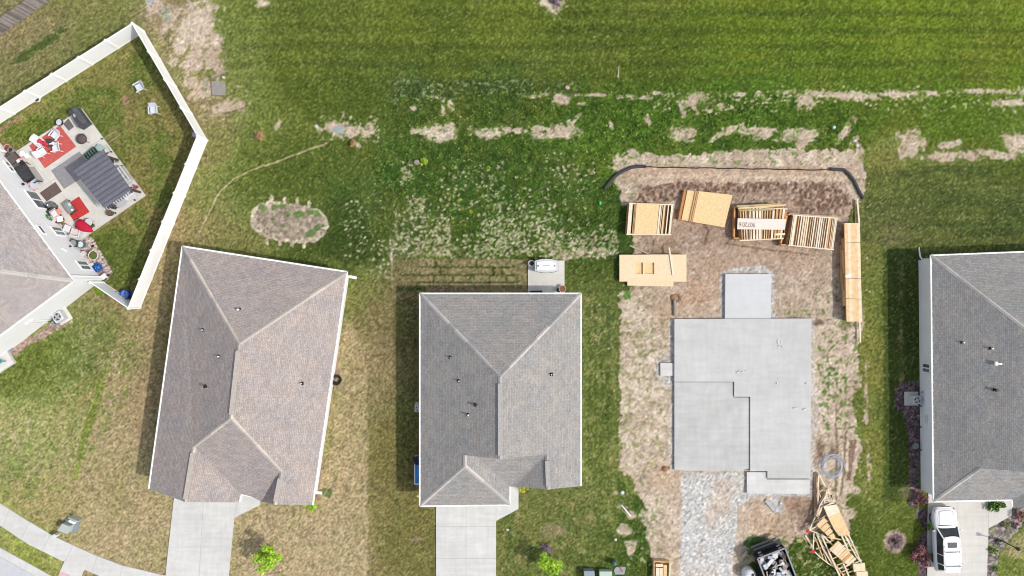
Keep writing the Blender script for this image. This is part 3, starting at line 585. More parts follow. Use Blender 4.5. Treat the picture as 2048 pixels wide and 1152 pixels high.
def ridge_vent(roof, a, c, m):
    b = MB(); a = V(a); c = V(c); d = (c - a).normalized(); a = a + d * .5; c = c - d * .25
    b.bar(a + V((0, 0, .035)), c + V((0, 0, .035)), .34, .07); return b.build('ridge_vent', m, roof)
def inset(pts, d):
    pts = [V((p[0], p[1], 0)) for p in pts]; n = len(pts)
    ar = sum(pts[i].x * pts[(i + 1) % n].y - pts[(i + 1) % n].x * pts[i].y for i in range(n))
    if ar < 0: pts = pts[::-1]
    out = []
    for i in range(n):
        a, b, c = pts[i - 1], pts[i], pts[(i + 1) % n]; d1 = (b - a).normalized(); d2 = (c - b).normalized()
        n1 = V((-d1.y, d1.x, 0)); n2 = V((-d2.y, d2.x, 0)); bis = n1 + n2
        if bis.length < .2: out.append(b + n1 * d); continue
        out.append(b + bis * (d / (1 + n1.dot(n2))))
    return out
def gutter(parent, a, b, m=None, studs=True, w=.13):
    a = V(a); b = V(b); g = MB(); g.bar(a, b, w, .12)
    if studs:
        d = (b - a).normalized(); L = (b - a).length; s = V((-d.y, d.x, 0))
        for i in range(1, int(L / .62)): g.box(a + d * (i * .62) + V((0, 0, .075)), (.05, .17, .03), ax=Matrix((d, s, V((0, 0, 1)))).transposed())
    return g.build('gutter', m or M_wgutter, parent)
def vent_pipe(roof, px, py, z, dark=False, h=.26, r=.045, col=None):
    p = W(px, py, z + h * .5); b = MB(); b.m = 0
    b.box((p.x, p.y, z + .015), (.26, .26, .04)); b.lathe((p.x, p.y, z), [(.10, 0), (.08, .06), (r + .02, .16)], 10)
    b.m = 1; b.lathe((p.x, p.y, z + .1), [(r, 0), (r, h), (r * .6, h + .01)], 10)
    return b.build('vent_pipe', [M_black, M_black if dark else (col or M_trim)], roof)
def plane_z(p, f):
    """height of facet f at plan position p"""
    a, b, c = V(f[0]), V(f[1]), V(f[2]); n = (b - a).cross(c - a); return a.z - (n.x * (p.x - a.x) + n.y * (p.y - a.y)) / n.z
def vent_on(roof, px, py, f, **k):
    z = 4
    for _ in range(6): z = plane_z(W(px, py, z), f)
    return vent_pipe(roof, px, py, z - .02, **k)
def wall_hit(px, py, P0, n):
    """point of wall plane (through P0, normal n) seen at a survey position"""
    o = V((0, 0, H)); d = W(px, py, 0) - o; t = (P0 - o).dot(n) / d.dot(n); return o + d * t
def window(parent, quad, P0, n, split=True, name='window', door=False):
    """quad: four survey positions, frame outline on a wall"""
    q = [wall_hit(x, y, P0, n) for x, y in quad]; u = V((-n.y, n.x, 0)); c = sum(q, V((0, 0, 0))) / 4
    us = [(p - c).dot(u) for p in q]; zs = sorted(p.z for p in q); ua, ub = sorted(us)[0] * .5 + sorted(us)[1] * .5, sorted(us)[2] * .5 + sorted(us)[3] * .5
    z0 = max(.05, (zs[0] + zs[1]) / 2); z1 = (zs[2] + zs[3]) / 2; cz = (z0 + z1) / 2; base = c - n * (c - P0).dot(n)
    ax = Matrix((u, n, V((0, 0, 1)))).transposed(); um = (ua + ub) / 2; w = ub - ua; h = z1 - z0; t = .09
    at = lambda uu, zz, off: V((base.x, base.y, 0)) + u * uu + n * off + V((0, 0, zz))
    fr = MB()
    for zz in (z0 + t / 2, z1 - t / 2): fr.box(at(um, zz, .03), (w, .08, t), ax=ax)
    for uu in (ua + t / 2, ub - t / 2): fr.box(at(uu, cz, .03), (t, .08, h - 2 * t), ax=ax)
    if split: fr.box(at(um, cz, .032), (t, .07, h - 2 * t), ax=ax)
    wd_ = MB(); wd_.box(at(um, cz, .01), (w - .02, .03, h - .02), ax=ax)
    ob = wd_.build(name, M_glass, parent); fr.build('frame', M_trim, ob)
    if split: sb = MB(); sb.box(at(um + w / 4, cz, .02 + .01), (w / 2 - t * 1.5, .02, h - 2 * t), ax=ax); sb.build('screen', M_screen, ob)
    return ob

# ---------------------------------------------------------------- paving (setting)
def slab(name, pts, z1, m, z0=-.15, joints=(), jw=.035, stuff=None):
    b = MB(); b.prism(Wl(pts, z1), z0, z1); b.m = 1
    for (x0, y0, x1, y1) in joints:
        p = W(x0, y0, z1); q = W(x1, y1, z1); s = perp(p, q) * jw / 2; u = V((0, 0, .004)); b.face(p + s + u, q + s + u, q - s + u, p - s + u)
    return structure(b.build(name, [m, M_joint]))
slab('driveway', [(349, 985), (478, 985), (478, 975), (519, 985), (520, 1010), (468, 1036), (457, 1152), (440, 1330), (310, 1330), (331, 1152), (334, 1120)], .10, M_conc, joints=[(407, 1000, 388, 1330), (338, 1094, 462, 1094), (468, 1036, 478, 985)])
slab('driveway', [(872, 990), (992, 990), (1020, 965), (1037, 965), (1037, 1018), (992, 1042), (992, 1330), (872, 1330)], .10, M_conc, joints=[(932, 1008, 932, 1330), (872, 1053, 992, 1053), (872, 1117, 992, 1117), (992, 1000, 992, 1042)])
slab('driveway', [(1857, 985), (1978, 985), (2024, 985), (2024, 1031), (1977, 1057), (1974, 1152), (1970, 1330), (1852, 1330)], .10, M_patio, joints=[(1916, 1006, 1912, 1330), (1855, 1092, 1976, 1092), (1978, 1005, 1977, 1057)])
slab('patio', [(38, 299), (163, 217), (291, 391), (158, 482), (140, 480), (10, 312)], .12, M_patio, joints=[(100, 258, 236, 440), (112, 330, 233, 262), (60, 320, 190, 460), (129, 275, 150, 243), (164, 375, 212, 425), (75, 380, 240, 270)], jw=.03)
slab('patio', [(1056, 522), (1129, 521), (1129, 600), (1056, 600)], .10, M_patio)
sw = [(-120, 920), (-60, 968), (0, 1007), (52, 1040), (112, 1075), (184, 1108), (241, 1130), (319, 1149), (420, 1168), (560, 1176), (560, 1216), (330, 1190), (199, 1152), (168, 1139), (129, 1123), (122, 1121), (55, 1088), (0, 1051), (-60, 1012), (-120, 965)]
slab('sidewalk', sw, .09, M_conc, joints=[(20, 1016, 4, 1058), (60, 1043, 40, 1082), (101, 1069, 82, 1106), (146, 1091, 129, 1124), (195, 1112, 182, 1148), (245, 1131, 235, 1170), (-20, 992, -38, 1030)])
slab('kerb_ramp', [(129, 1122), (168, 1138), (158, 1164), (145, 1200), (100, 1190), (116, 1152)], .085, M_conc)
b = MB(); b.prism(Wl([(121, 1143), (140, 1150), (136, 1164), (112, 1160)], .09), .085, .10)
for i in range(6):
    for j in range(5): p = W(121 + i * 3.0 - j * 1.6, 1144.5 + i * 1.2 + j * 3.2, .10); b.lathe(p, [(.02, 0), (.015, .006)], 6)
structure(b.build('tactile_paving', mat('pink_tactile', pc(238, 196, 192), .8, .08, 6)))
kt = [(-120, 1010), (-60, 1056), (0, 1096), (66, 1132), (98, 1150), (150, 1172), (230, 1200), (330, 1222)]; kb = [(-120, 1026), (-60, 1072), (0, 1113), (70, 1152), (110, 1172), (230, 1216), (330, 1238)]
slab('kerb', kt + kb[::-1], .10, M_conc)
slab('road', [(x, y + .3) for x, y in kb] + [(330, 1700), (-700, 1700), (-700, 700), (-200, 980)], .02, M_road, z0=-.2)

# ---------------------------------------------------------------- houses
EZ = 2.6
def Z_(x, y, z=EZ): return W(x, y, z)
def ground_wall(parent, outline, z1, m, d=.36):
    b = MB(); b.prism(inset(outline, d), -.3, z1); w = b.build('wall', m, parent); return w
def soffit(parent, outline, z, m=M_trim):
    b = MB(); b.prism(inset(outline, .03), z - .04, z); return b.build('soffit', m, parent)

# --- middle house
sh3 = shingle('grey_shingles', pc(171, 168, 164), .2); capm3 = [mat('cap_grey_a', pc(190, 186, 182), .9, .15, 8), mat('cap_grey_b', pc(204, 198, 193), .9, .15, 8), mat('cap_grey_c', pc(176, 174, 171), .9, .15, 8), mat('cap_grey_d', pc(214, 204, 197), .9, .15, 8)]
h3 = thing('house', 'middle house with a plain grey hip roof, white tub on its back patio', 'house', W(1000, 800, 0))
A, B, Mm = Z_(840, 587), Z_(1162, 587), Z_(1162, 972); Cc = V((-.88, -6.6, 5.68)); D = V((-.88, -12.72, 5.68)); E = V((-3.57, -12.72, 4.36)); Fp = V((-3.57, -13.53, 4.36))
Gs, Hs, I, J = Z_(840, 1012), Z_(1020, 1010), Z_(1020, 973), V((.23, -15.5, 2.7)); K = V((2.68, -12.72, 3.94)); L = V((2.78, -15.42, 3.94)); Vv = V((-2.9, -12.72, 3.98)); J0 = V((.2, -15.5, 2.6))
fW = [A, Cc, D, E, Fp, Gs]; fE = [B, Mm, L, K, D, Cc]
r3 = roof_mesh(h3, [fW, [A, B, Cc], fE, [Fp, Hs, Gs], [E, Vv, I, Hs, Fp], [Vv, K, J, I], [K, L, J]], sh3)
b = MB(); b.face(E, D, K, Vv); b.face(L, Mm, V((Mm.x, Mm.y, 2.45)), V((.2, -15.45, 2.45)), J); b.build('gable_wall', M_sid, h3)
caps(r3, [(A, Cc), (B, Cc), (Gs, Fp), (Hs, Fp), (Fp, E)], capm3, 3); caps_ = caps(r3, [(Cc, D), (K, L)], capm3, 4); ridge_vent(r3, Cc, D, capm3[0]); ridge_vent(r3, K, L, capm3[0])
out3 = [A, B, Mm, J0 + V((0, .05, 0)), I, Hs, Gs]
ground_wall(h3, out3, 2.5, M_sid); soffit(h3, out3, 2.52)
for a_, b_ in ((A, B), (B, Mm), (Gs, A), (Gs, Hs), (Hs, I)): gutter(h3, a_ - V((0, 0, .04)), b_ - V((0, 0, .04)))
b = MB(); b.bar(W(838, 590, 2.5), W(838, 590, 0.1), .08, .08, up=(1, 0, 0)); b.build('downspout', M_wgutter, h3)
for (x, y) in ((901, 715), (918, 762), (1103, 749)): vent_on(r3, x, y, fW if x < 1000 else fE)
vent_on(r3, 951, 810, fW, dark=True, h=.3, r=.10); vent_on(r3, 937, 830, fW, h=.3, r=.07)

# --- west (rotated) house
sh2 = shingle('brown_grey_shingles', pc(184, 174, 169), .6); capm2 = [mat('cap_brown_a', pc(202, 192, 182), .9, .15, 8), mat('cap_brown_b', pc(216, 205, 192), .9, .15, 8), mat('cap_brown_c', pc(188, 180, 174), .9, .15, 8), mat('cap_brown_d', pc(224, 214, 200), .9, .15, 8)]
h2 = thing('house', 'tilted house with a brown-grey hip roof and white driveway, beside the white fence', 'house', W(500, 760, 0))
A, B, SE, SW = Z_(365, 493), Z_(694, 544), Z_(625, 1010), Z_(298, 978); C2 = Z_(478, 688, 5.75); D = Z_(462, 836, 5.75); E = Z_(388, 893, 4.15); L2 = Z_(370, 1004, 4.15); GH = Z_(478, 1005, 2.62); I = Z_(482, 988, 2.7); J = Z_(502, 993, 2.7); JB = Z_(522, 1003, 2.62); K = Z_(563, 944, 4.0); L = Z_(550, 1009, 4.0)
fW = [A, C2, D, E, L2, SW]; fE = [B, SE, L, K, D, C2]; fN = [A, B, C2]
r2 = roof_mesh(h2, [fW, fN, fE, [D, E, I, J, K], [E, L2, GH, I], [K, J, JB, L]], sh2)
b = MB(); b.face(L2, SW, SW - V((0, 0, .2)), GH - V((0, 0, .2)), GH); b.face(L, SE, SE - V((0, 0, .2)), JB - V((0, 0, .2)), JB); b.build('gable_wall', M_sid, h2)
caps(r2, [(A, C2), (B, C2), (D, E), (D, K)], capm2, 5); caps(r2, [(C2, D), (E, L2), (K, L)], capm2, 6)
for a_, c_ in ((C2, D), (E, L2), (K, L)): ridge_vent(r2, a_, c_, capm2[0])
out2 = [A, B, SE, JB, Z_(502, 996), Z_(480, 991), GH, SW]
ground_wall(h2, out2, 2.5, M_sid, .30); soffit(h2, out2, 2.52)
for a_, b_ in ((A, B), (B, SE), (SW, A)): gutter(h2, a_ - V((0, 0, .04)), b_ - V((0, 0, .04)), w=.16)
gutter(h2, Z_(480, 1003, 2.6), Z_(484, 988, 2.62), studs=False); gutter(h2, Z_(484, 988, 2.62), Z_(498, 991, 2.62), studs=False)
b = MB(); b.bar(W(699, 553, .12), W(713, 556, .12), .22, .09); b.bar(W(697, 552, 2.5), W(699, 553, .1), .09, .07, up=(1, 0, 0)); b.build('downspout', M_wgutter, h2)
b = MB(); b.bar(W(628, 985, .12), W(644, 986, .12), .22, .09); b.bar(W(630, 985, 2.5), W(629, 985, .1), .09, .07, up=(1, 0, 0)); b.build('downspout', M_wgutter, h2)
for (x, y) in ((406, 660), (603, 767)): vent_on(r2, x, y, fW if x < 470 else fE)
vent_on(r2, 477, 619, fN, r=.08); vent_on(r2, 411, 773, fW, dark=True, h=.3, r=.10); vent_on(r2, 438, 713, fW, h=.25, r=.06)

# --- east house
sh5 = shingle('cool_grey_shingles', pc(168, 166, 163), .2)
h5 = thing('house', 'grey-roofed house cut off by the right edge, white side wall showing', 'house', W(2040, 760, 0))
A, B = Z_(1862, 511), Z_(2198, 498); SE = Z_(2200, 990); C5 = Z_(1862, 511) + V((6.6, -6.5, 3.25)); D = V((C5.x + .15, -13.75, 5.85)); Fp = V((35.75, -13.75, 4.15)); SW = Z_(1867, 1003); Hh = Z_(2024, 1000); I = Z_(2025, 1014)
K = V((Hh.x + 1.9, -15.05, 3.55)); K2 = V((Hh.x + 2.0, -17.1, 3.55)); P2 = V((39.6, -13.75, 4.15))
fW = [A, C5, D, Fp, SW]
r5 = roof_mesh(h5, [fW, [A, B, C5], [B, SE, V((D.x + 3, -13.75, 4.4)), D, C5], [Fp, P2, K, Hh, SW], [Hh, K, K2, I], [K, P2, V((44.5, -15, 3.4)), V((44.5, -17.1, 2.6)), K2]], sh5)
b = MB(); b.face(Fp, D, V((D.x + 3, -13.75, 4.4)), P2); b.build('gable_wall', M_sid5, h5)
caps(r5, [(A, C5), (B, C5), (SW, Fp)], capm3, 8)
out5 = [A, B, SE, I + V((6, 0, 0)), I, Hh, SW]
wall5 = ground_wall(h5, out5, 2.5, M_sid5, .30); soffit(h5, out5, 2.52)
for a_, b_ in ((A, B), (SW, A), (SW, Hh), (Hh, I)): gutter(h5, a_ - V((0, 0, .04)), b_ - V((0, 0, .04)))
for (x, y) in ((1926, 685), (1983, 697)): vent_on(r5, x, y, fW, h=.22, r=.06)
vent_on(r5, 1991, 780, fW, dark=True, h=.3, r=.11)
zz = plane_z(W(1996, 727, 4.6), fW); p = W(1992, 727, zz + .14); q = W(2004, 728, zz + .18); b = MB(); b.bar(p, q, .12, .10); b.box(p, (.18, .28, .2)); b.build('vent_pipe', M_trim, r5)
b = MB(); b.tube([W(1840, 520, .1) + V((0, 0, 2.3)), W(1840, 520, .1) + V((0, .05, .3)), W(1840, 512, .12), W(1838, 495, .1)], .06, 8); b.build('downspout', M_wgutter, h5)
P0 = V(inset([(p.x, p.y) for p in out5], .30)[0]); n5 = V((-1, 0, 0)); P0 = V((Z_(1864, 700).x + .30, 0, 0)); P0 = V((W(1837, 736, 0).x, 0, 0))
# window and fittings on the east house's side wall
window(h5, [(1845.5, 726), (1861, 726), (1861, 746), (1845.5, 746)], P0, n5)
def on5(x, y): return wall_hit(x, y, P0, n5)
b = MB(); p = on5(1846, 784); b.ball(p + V((-.06, 0, 0)), .07, 8, 5); b.tube([p, on5(1841, 785) + V((-.03, 0, 0)), W(1834, 787, .9)], .02, 6); b.build('utility_pipe', M_grey, h5)
b = MB(); p = on5(1852, 836); b.tube([p + V((-.02, .25, 0)), p + V((-.08, 0, .03)), p + V((-.02, -.4, 0))], .05, 6); b.bar(p, V((p.x - .35, p.y + .1, p.z - .75)), .03, .03); b.build('utility_pipe', M_lgrey, h5)
for y in (812, 854, 900):
    b = MB(); p = on5(1843, y); b.lathe(p + V((-.05, 0, -.04)), [(.06, 0), (.06, .08)], 8); b.build('wall_vent', M_dark, h5)

# --- corner house (two storeys)
sh1 = shingle('taupe_shingles', pc(186, 178, 174), .8)
h1 = thing('house', 'two-storey pale grey house cut off by the left edge, overlooking the furnished patio', 'house', W(60, 560, 0))
ez = 5.15; Q = Z_(148, 562, ez); dn = (Z_(0, 362, ez) - Q); dn.z = 0; dn.normalize(); ds = V((-dn.y, dn.x, 0))
if ds.y > 0: ds = -ds
R1 = Q + dn * 13.5; S1 = R1 + ds * 14.5; T1 = Q + ds * 14.5
ap = Q + dn * 6.75 + ds * 6.75 + V((0, 0, 3.1)); ap2 = Q + dn * 6.75 + ds * 7.75 + V((0, 0, 3.1))
r1 = roof_mesh(h1, [[Q, R1, ap], [R1, S1, ap2, ap], [S1, T1, ap2], [T1, Q, ap, ap2]], sh1)
caps(r1, [(Q, ap), (R1, ap), (ap, ap2), (S1, ap2), (T1, ap2)], [mat('cap_taupe_a', pc(196, 191, 184), .9, .15, 8), mat('cap_taupe_b', pc(210, 204, 196), .9, .15, 8), mat('cap_taupe_c', pc(200, 192, 186), .9, .15, 8), mat('cap_taupe_d', pc(216, 210, 200), .9, .15, 8)], 9)
base = W(206, 558, 0); dnb = (W(14, 309, 0) - base).normalized(); nN = V((dnb.y, -dnb.x, 0))
if nN.x < 0: nN = -nN
dsb = -nN; nS = -dnb
fpt = [base, base + dnb * 12.9, base + dnb * 12.9 + dsb * 13.9, base + dsb * 13.9]
b = MB(); b.prism(fpt, -.3, ez - .1); b.build('wall', M_sid, h1)
out1 = [Q, R1, S1, T1]; soffit(h1, out1, ez - .08)
for a_, b_ in ((Q, R1), (T1, Q)): gutter(h1, a_ - V((0, 0, .04)), b_ - V((0, 0, .04)))
b = MB(); b.box(base + V((0, 0, ez / 2)) - nN * .05 - nS * .05, (.24, .24, ez - .2), ax=Matrix((dnb, nN, V((0, 0, 1)))).transposed()); b.bar(base + nN * .12 + dnb * .15 + V((0, 0, .3)), base + nN * .12 + dnb * .15 + V((0, 0, ez - .2)), .08, .1, up=(1, 0, 0)); b.build('corner_trim', M_trim, h1)
window(h1, [(3.5, 321), (13, 323), (33, 345), (24, 344)], base, nN)
window(h1, [(71, 450), (81, 451), (94.5, 470), (84, 467)], base, nN, split=False)
window(h1, [(98, 452), (120, 455), (135, 474), (113, 470)], base, nN)
window(h1, [(151, 521), (171.5, 522.5), (185, 541), (163, 540)], base, nN)
window(h1, [(49, 381), (78, 385), (103, 420), (75, 417)], base, nN, name='sliding_door')
p = wall_hit(126, 497, base, nN); b = MB(); u = dnb; b.add([p + u * .28 + nN * .06 + V((0, 0, -.2)), p - u * .28 + nN * .06 + V((0, 0, -.2)), p + nN * .06 + V((0, 0, .25)), p + u * .28 + V((0, 0, -.2)), p - u * .28 + V((0, 0, -.2)), p + V((0, 0, .25))], [(0, 1, 2), (0, 3, 4, 1), (1, 4, 5, 2), (2, 5, 3, 0)]); b.build('wall_vent', M_trim, h1)
p = wall_hit(44, 370, base, nN); b = MB(); b.lathe(p + nN * .12 - V((0, 0, .12)), [(.07, 0), (.11, .1), (.07, .24)], 8); b.bar(p, p + nN * .12, .05, .05); b.build('wall_lamp', M_black, h1)
p = wall_hit(139, 494, base, nN); b = MB(); b.lathe(p + nN * .1 - V((0, 0, .1)), [(.05, 0), (.08, .1), (.05, .2)], 8); b.bar(p, p + nN * .1, .05, .05); b.build('wall_lamp', M_black, h1)
for i, (x, y) in enumerate(((62, 641), (54, 646))):
    p = wall_hit(x, y, base, nS); b = MB(); b.tube([p + nS * .06, V((p.x, p.y, 1.0)) + nS * .08, V((p.x, p.y, .1)) + nS * .08], .04, 6); b.box(p + nS * .06, (.2, .12, .25), ax=Matrix((dsb, nS, V((0, 0, 1)))).transposed()); b.build('utility_pipe', M_trim, h1)

# --- house foundation slab
fd = thing('foundation', 'fresh concrete house foundation with stepped garage floor in the dirt building lot', 'foundation', W(1485, 800, 0))
def fpoly(name, pts, z, m, z0=-.2, mats=None):
    b = MB(); b.prism(Wl(pts, z), z0, z); return b.build(name, m, fd)
fm = fpoly('main_slab', [(1349, 638), (1623, 637), (1621, 957), (1535, 957), (1535, 942.5), (1500.5, 942.5), (1500.5, 793.5), (1468.5, 793.5), (1468.5, 763.5), (1349, 763.5)], .34, M_conc2)
fpoly('garage_slab', [(1349, 764.5), (1467, 764.5), (1467, 795), (1499, 795), (1499, 938), (1488, 938), (1488, 941.5), (1366, 941.5), (1366, 940), (1349, 940)], .22, M_conc3)
fpoly('porch_slab', [(1494, 944.5), (1533.5, 944.5), (1533.5, 959), (1620, 959), (1619, 988), (1494, 987)], .20, M_conc)
b = MB()   # bolts and pipe stubs left proud of the slab
rr = random.Random(11)
for (x, y, w_, h_, n_) in ((1473, 741, 26, 4, 12), (1555, 680, 10, 14, 12), (1586, 815, 10, 3, 4), (1606, 816, 8, 8, 6), (1550, 765, 4, 3, 3), (1612, 764, 2, 4, 3)):
    for i in range(n_):
        p = W(x + rr.uniform(0, w_), y + rr.uniform(0, h_), .34); b.lathe(p, [(.03, 0), (.03, rr.uniform(.05, .16))], 6)
b.build('pipe_stub', M_trim, fm)
slab('patio', [(1451, 548), (1542, 548), (1542, 637), (1450, 637)], .26, concrete('new_pad', (226, 227, 227), .02), z0=-.2)
b = MB(); b.prism(Wl([(1321, 726), (1347.5, 726), (1347.5, 751.5), (1321, 752)], .16), -.1, .16); tag(b.build('concrete_pad', M_conc, loc=W(1334, 739, 0)), 'small square concrete pad beside the left edge of the new foundation', 'concrete pad')

# ---------------------------------------------------------------- white vinyl fence
wf = thing('vinyl_fence', 'tall solid white vinyl fence enclosing the corner house back yard', 'fence', W(340, 170, 0)); fh = 2.15
path = [(-75, 294), (289, 64), (415, 281), (281, 615), (208, 565)]
for a_, c_ in zip(path, path[1:]):
    p = W(*a_); q = W(*c_); L_ = (q - p).length; n_ = max(1, round(L_ / 2.44)); d = (q - p) / L_
    for i in range(n_):
        s = p + d * (L_ * i / n_); e = p + d * (L_ * (i + 1) / n_)
        b = MB(); b.bar(s + V((0, 0, fh / 2 + .03)), e + V((0, 0, fh / 2 + .03)), .045, fh - .14); b.bar(s + V((0, 0, fh - .03)), e + V((0, 0, fh - .03)), .07, .12); b.bar(s + V((0, 0, .09)), e + V((0, 0, .09)), .07, .14)
        for k in range(1, 16):
            t = s + (e - s) * (k / 16); b.bar(t + V((0, 0, .2)), t + V((0, 0, fh - .1)), .052, .012, up=(d.y, -d.x, 0)) if False else None
        b.build('panel', M_white, wf)
        b = MB(); b.box(s, (.16, .16, fh + .07), rz=math.atan2(d.y, d.x), z0=True); b.lathe(s + V((0, 0, fh + .06)), [(.14, 0), (.14, .03), (.02, .10)], 4); b.build('post', M_white, wf)
    b = MB(); b.box(q, (.16, .16, fh + .07), rz=math.atan2(d.y, d.x), z0=True); b.lathe(q + V((0, 0, fh + .06)), [(.14, 0), (.14, .03), (.02, .10)], 4)
    if c_ != (208, 565): pass
b.build('post', M_white, wf)
for (x, y) in ((232, 583), (246, 594)):
    b = MB(); p = W(x, y, 1.3); b.box(p, (.12, .05, .08)); b.build('hinge', M_dark, wf)
# fence stub that closes the other side of the yard against the corner house
wf2 = thing('vinyl_fence', 'short piece of white vinyl fence at the left edge, against the corner house', 'fence', W(0, 290, 0))
p = W(16, 305); q = W(-40, 240); b = MB(); b.bar(p + V((0, 0, fh / 2)), q + V((0, 0, fh / 2)), .05, fh); b.build('panel', M_white, wf2); b = MB(); b.box(p, (.16, .16, fh + .07), z0=True); b.build('post', M_white, wf2)

# old timber fence top left
of = thing('wood_fence', 'weathered grey plank fence crossing the top left corner', 'fence', W(40, 45, 0))
p0 = W(-60, 112); p1 = W(107, -4); p2 = W(200, -60); r_ = random.Random(3)
for a_, c_ in ((p0, p1), (p1, p2)):
    L_ = (c_ - a_).length; d = (c_ - a_) / L_; n_ = int(L_ / .155); b = MB()
    for i in range(n_):
        s = a_ + d * (.155 * i + .005); hh = 1.85 + r_.uniform(-.012, .012); off = perp(a_, c_) * r_.uniform(-.006, .006); b.m = r_.choice([0, 0, 1, 2])
        b.bar(s + off + V((0, 0, hh / 2)), s + off + d * .142 + V((0, 0, hh / 2)), .022, hh)
    b.build('picket', [M_wood_g, mat('weathered_wood_pale', pc(182, 172, 168), .9, .2, 3), mat('weathered_wood_dark', pc(138, 128, 126), .9, .2, 3)], of)
    b = MB()
    for z in (.35, 1.0, 1.6): b.bar(a_ - perp(a_, c_) * -.04 + V((0, 0, z)), c_ - perp(a_, c_) * -.04 + V((0, 0, z)), .04, .09)
    b.build('rail', M_wood_g, of)
    for i in range(int(L_ / 2.4) + 1):
        b = MB(); b.box(a_ + d * (2.4 * i) + perp(a_, c_) * .09, (.09, .09, 1.8), z0=True); b.build('post', M_wood_g, of)
# garage doors on the front walls
def garage_door(parent, a, c, off):
    """a, c: eave corners of the garage front, in world metres"""
    a = V((a.x, a.y, 0)); c = V((c.x, c.y, 0)); d = (c - a).normalized(); n = V((d.y, -d.x, 0)); n = n if n.y < 0 else -n; m_ = (a + c) / 2 - n * off; b = MB()
    for i in range(4): b.bar(m_ - d * 2.4 + n * (.03 + .002 * (i % 2)) + V((0, 0, .38 + i * .53)), m_ + d * 2.4 + n * (.03 + .002 * (i % 2)) + V((0, 0, .38 + i * .53)), .05, .52)
    b.build('garage_door', M_trim, parent)
garage_door(h3, Gs, Hs, .36) if False else garage_door(h3, Z_(840, 1012), Z_(1020, 1010), .36)
garage_door(h2, Z_(298, 978), Z_(478, 1005), .30); garage_door(h5, Z_(1867, 1003), Z_(2024, 1000), .30)
# ---------------------------------------------------------------- foliage
def leafmat(name, c, v=.35): return mat(name, c, .6, v, 5, spec=.25)
def leafy(name, label, cat, px, py, rad, h, n, size, cols, seed, group=None, trunk=.05, base=0.0, squash=1.0, clumps=13, z0=None):
    """plant with a crown of leaf faces gathered in clumps, and stems"""
    r = random.Random(seed); p0 = W(px, py, 0); t = thing(name, label, cat, p0, group)
    zc = (z0 if z0 is not None else h - rad * squash); cl = []
    for i in range(clumps):
        a = r.uniform(0, 6.28); q = r.uniform(.1, .92) * rad; cl.append((V((p0.x + math.cos(a) * q, p0.y + math.sin(a) * q, zc + r.uniform(-.55, .62) * rad * squash)), r.uniform(.22, .46) * rad))
    b = MB()
    for i in range(n):
        c, cr_ = cl[r.randrange(len(cl))]; d = V((r.gauss(0, 1), r.gauss(0, 1), r.gauss(0, 1))).normalized() * cr_ * r.uniform(.45, 1.08)
        q = c + d; q.z = max(q.z, .03); u = V((r.gauss(0, 1), r.gauss(0, 1), r.gauss(0, .6))).normalized(); w = u.cross((d.normalized() + V((0, 0, .8)) + V((r.gauss(0, .4), r.gauss(0, .4), 0))).normalized())
        if w.length < .1: continue
        w.normalize(); s = size * r.uniform(.6, 1.3); b.m = r.choices(range(len(cols)), weights=[3, 2, 1][:len(cols)])[0]
        b.face(q - u * s, q - w * s * .5, q + u * s, q + w * s * .5)
    b.build('crown', cols, t); b = MB()
    if trunk: b.tube([p0 - V((0, 0, .05)), p0 + V((.02, .01, zc * .5)), V((p0.x, p0.y, zc))], [trunk, trunk * .8, trunk * .5], 7)
    for c, cr_ in cl: b.tube([V((p0.x, p0.y, max(.02, zc * .55))), (V((p0.x, p0.y, zc)) + c) / 2, c], [max(trunk, .02) * .5, max(trunk, .02) * .35, .008], 5)
    b.build('trunk' if cat == 'tree' else 'stem', mat('bark', (.12, .09, .07), .9, .3, 8), t); return t
Lg = [leafmat('lime_leaf', (.34, .54, .03)), leafmat('fresh_leaf', (.15, .34, .03)), leafmat('yellow_leaf', (.50, .62, .05))]
Ld = [leafmat('deep_leaf', (.045, .12, .025)), leafmat('mid_leaf', (.09, .18, .03)), leafmat('yellowish_leaf', (.17, .24, .04))]
Lr = [leafmat('red_leaf', (.20, .06, .07)), leafmat('pink_leaf', (.32, .15, .15)), leafmat('brown_leaf', (.14, .09, .07))]
Lo = [leafmat('orange_leaf', (.50, .24, .10)), leafmat('rust_leaf', (.42, .22, .14)), leafmat('olive_leaf', (.22, .26, .07))]
Ly = [leafmat('bright_yellow_leaf', (.55, .50, .02)), leafmat('green_yellow_leaf', (.30, .36, .05))]
Lp = [leafmat('mauve_twig', (.26, .20, .24)), leafmat('dark_twig', (.10, .07, .08))]
leafy('young_tree', 'young lime green tree on the tan lawn beside the west driveway', 'tree', 545, 1101, 1.1, 3.0, 1900, .10, Lg, 1, 'young street trees', .06)
leafy('young_tree', 'young bright green tree in front of the middle house, beside the mauve shrub', 'tree', 1099, 1110, .92, 2.8, 1400, .10, Lg, 2, 'young street trees', .05)
leafy('twiggy_shrub', 'mauve twiggy shrub touching the young tree in front of the middle house', 'shrub', 1095, 1096, .55, .5, 420, .07, Lp, 3, trunk=.02, squash=.5)
leafy('shrub', 'lime green shrub at the front right corner of the tilted house', 'shrub', 620, 1005, .7, .9, 700, .08, Lg, 4, trunk=.03, squash=.6)
leafy('shrub', 'small yellow flowering shrub by the front walk of the middle house', 'shrub', 1047, 970, .5, .7, 500, .07, Ly, 5, trunk=.03, squash=.6)
leafy('sapling', 'rust orange sapling on the grass nearest the white fence', 'sapling', 522, 273, .42, .8, 330, .06, Lo, 6, 'rusty saplings', .02)
leafy('sapling', 'rust orange sapling just below the bare patch with the manhole cover', 'sapling', 709, 288, .34, .7, 260, .06, Lo, 7, 'rusty saplings', .02)
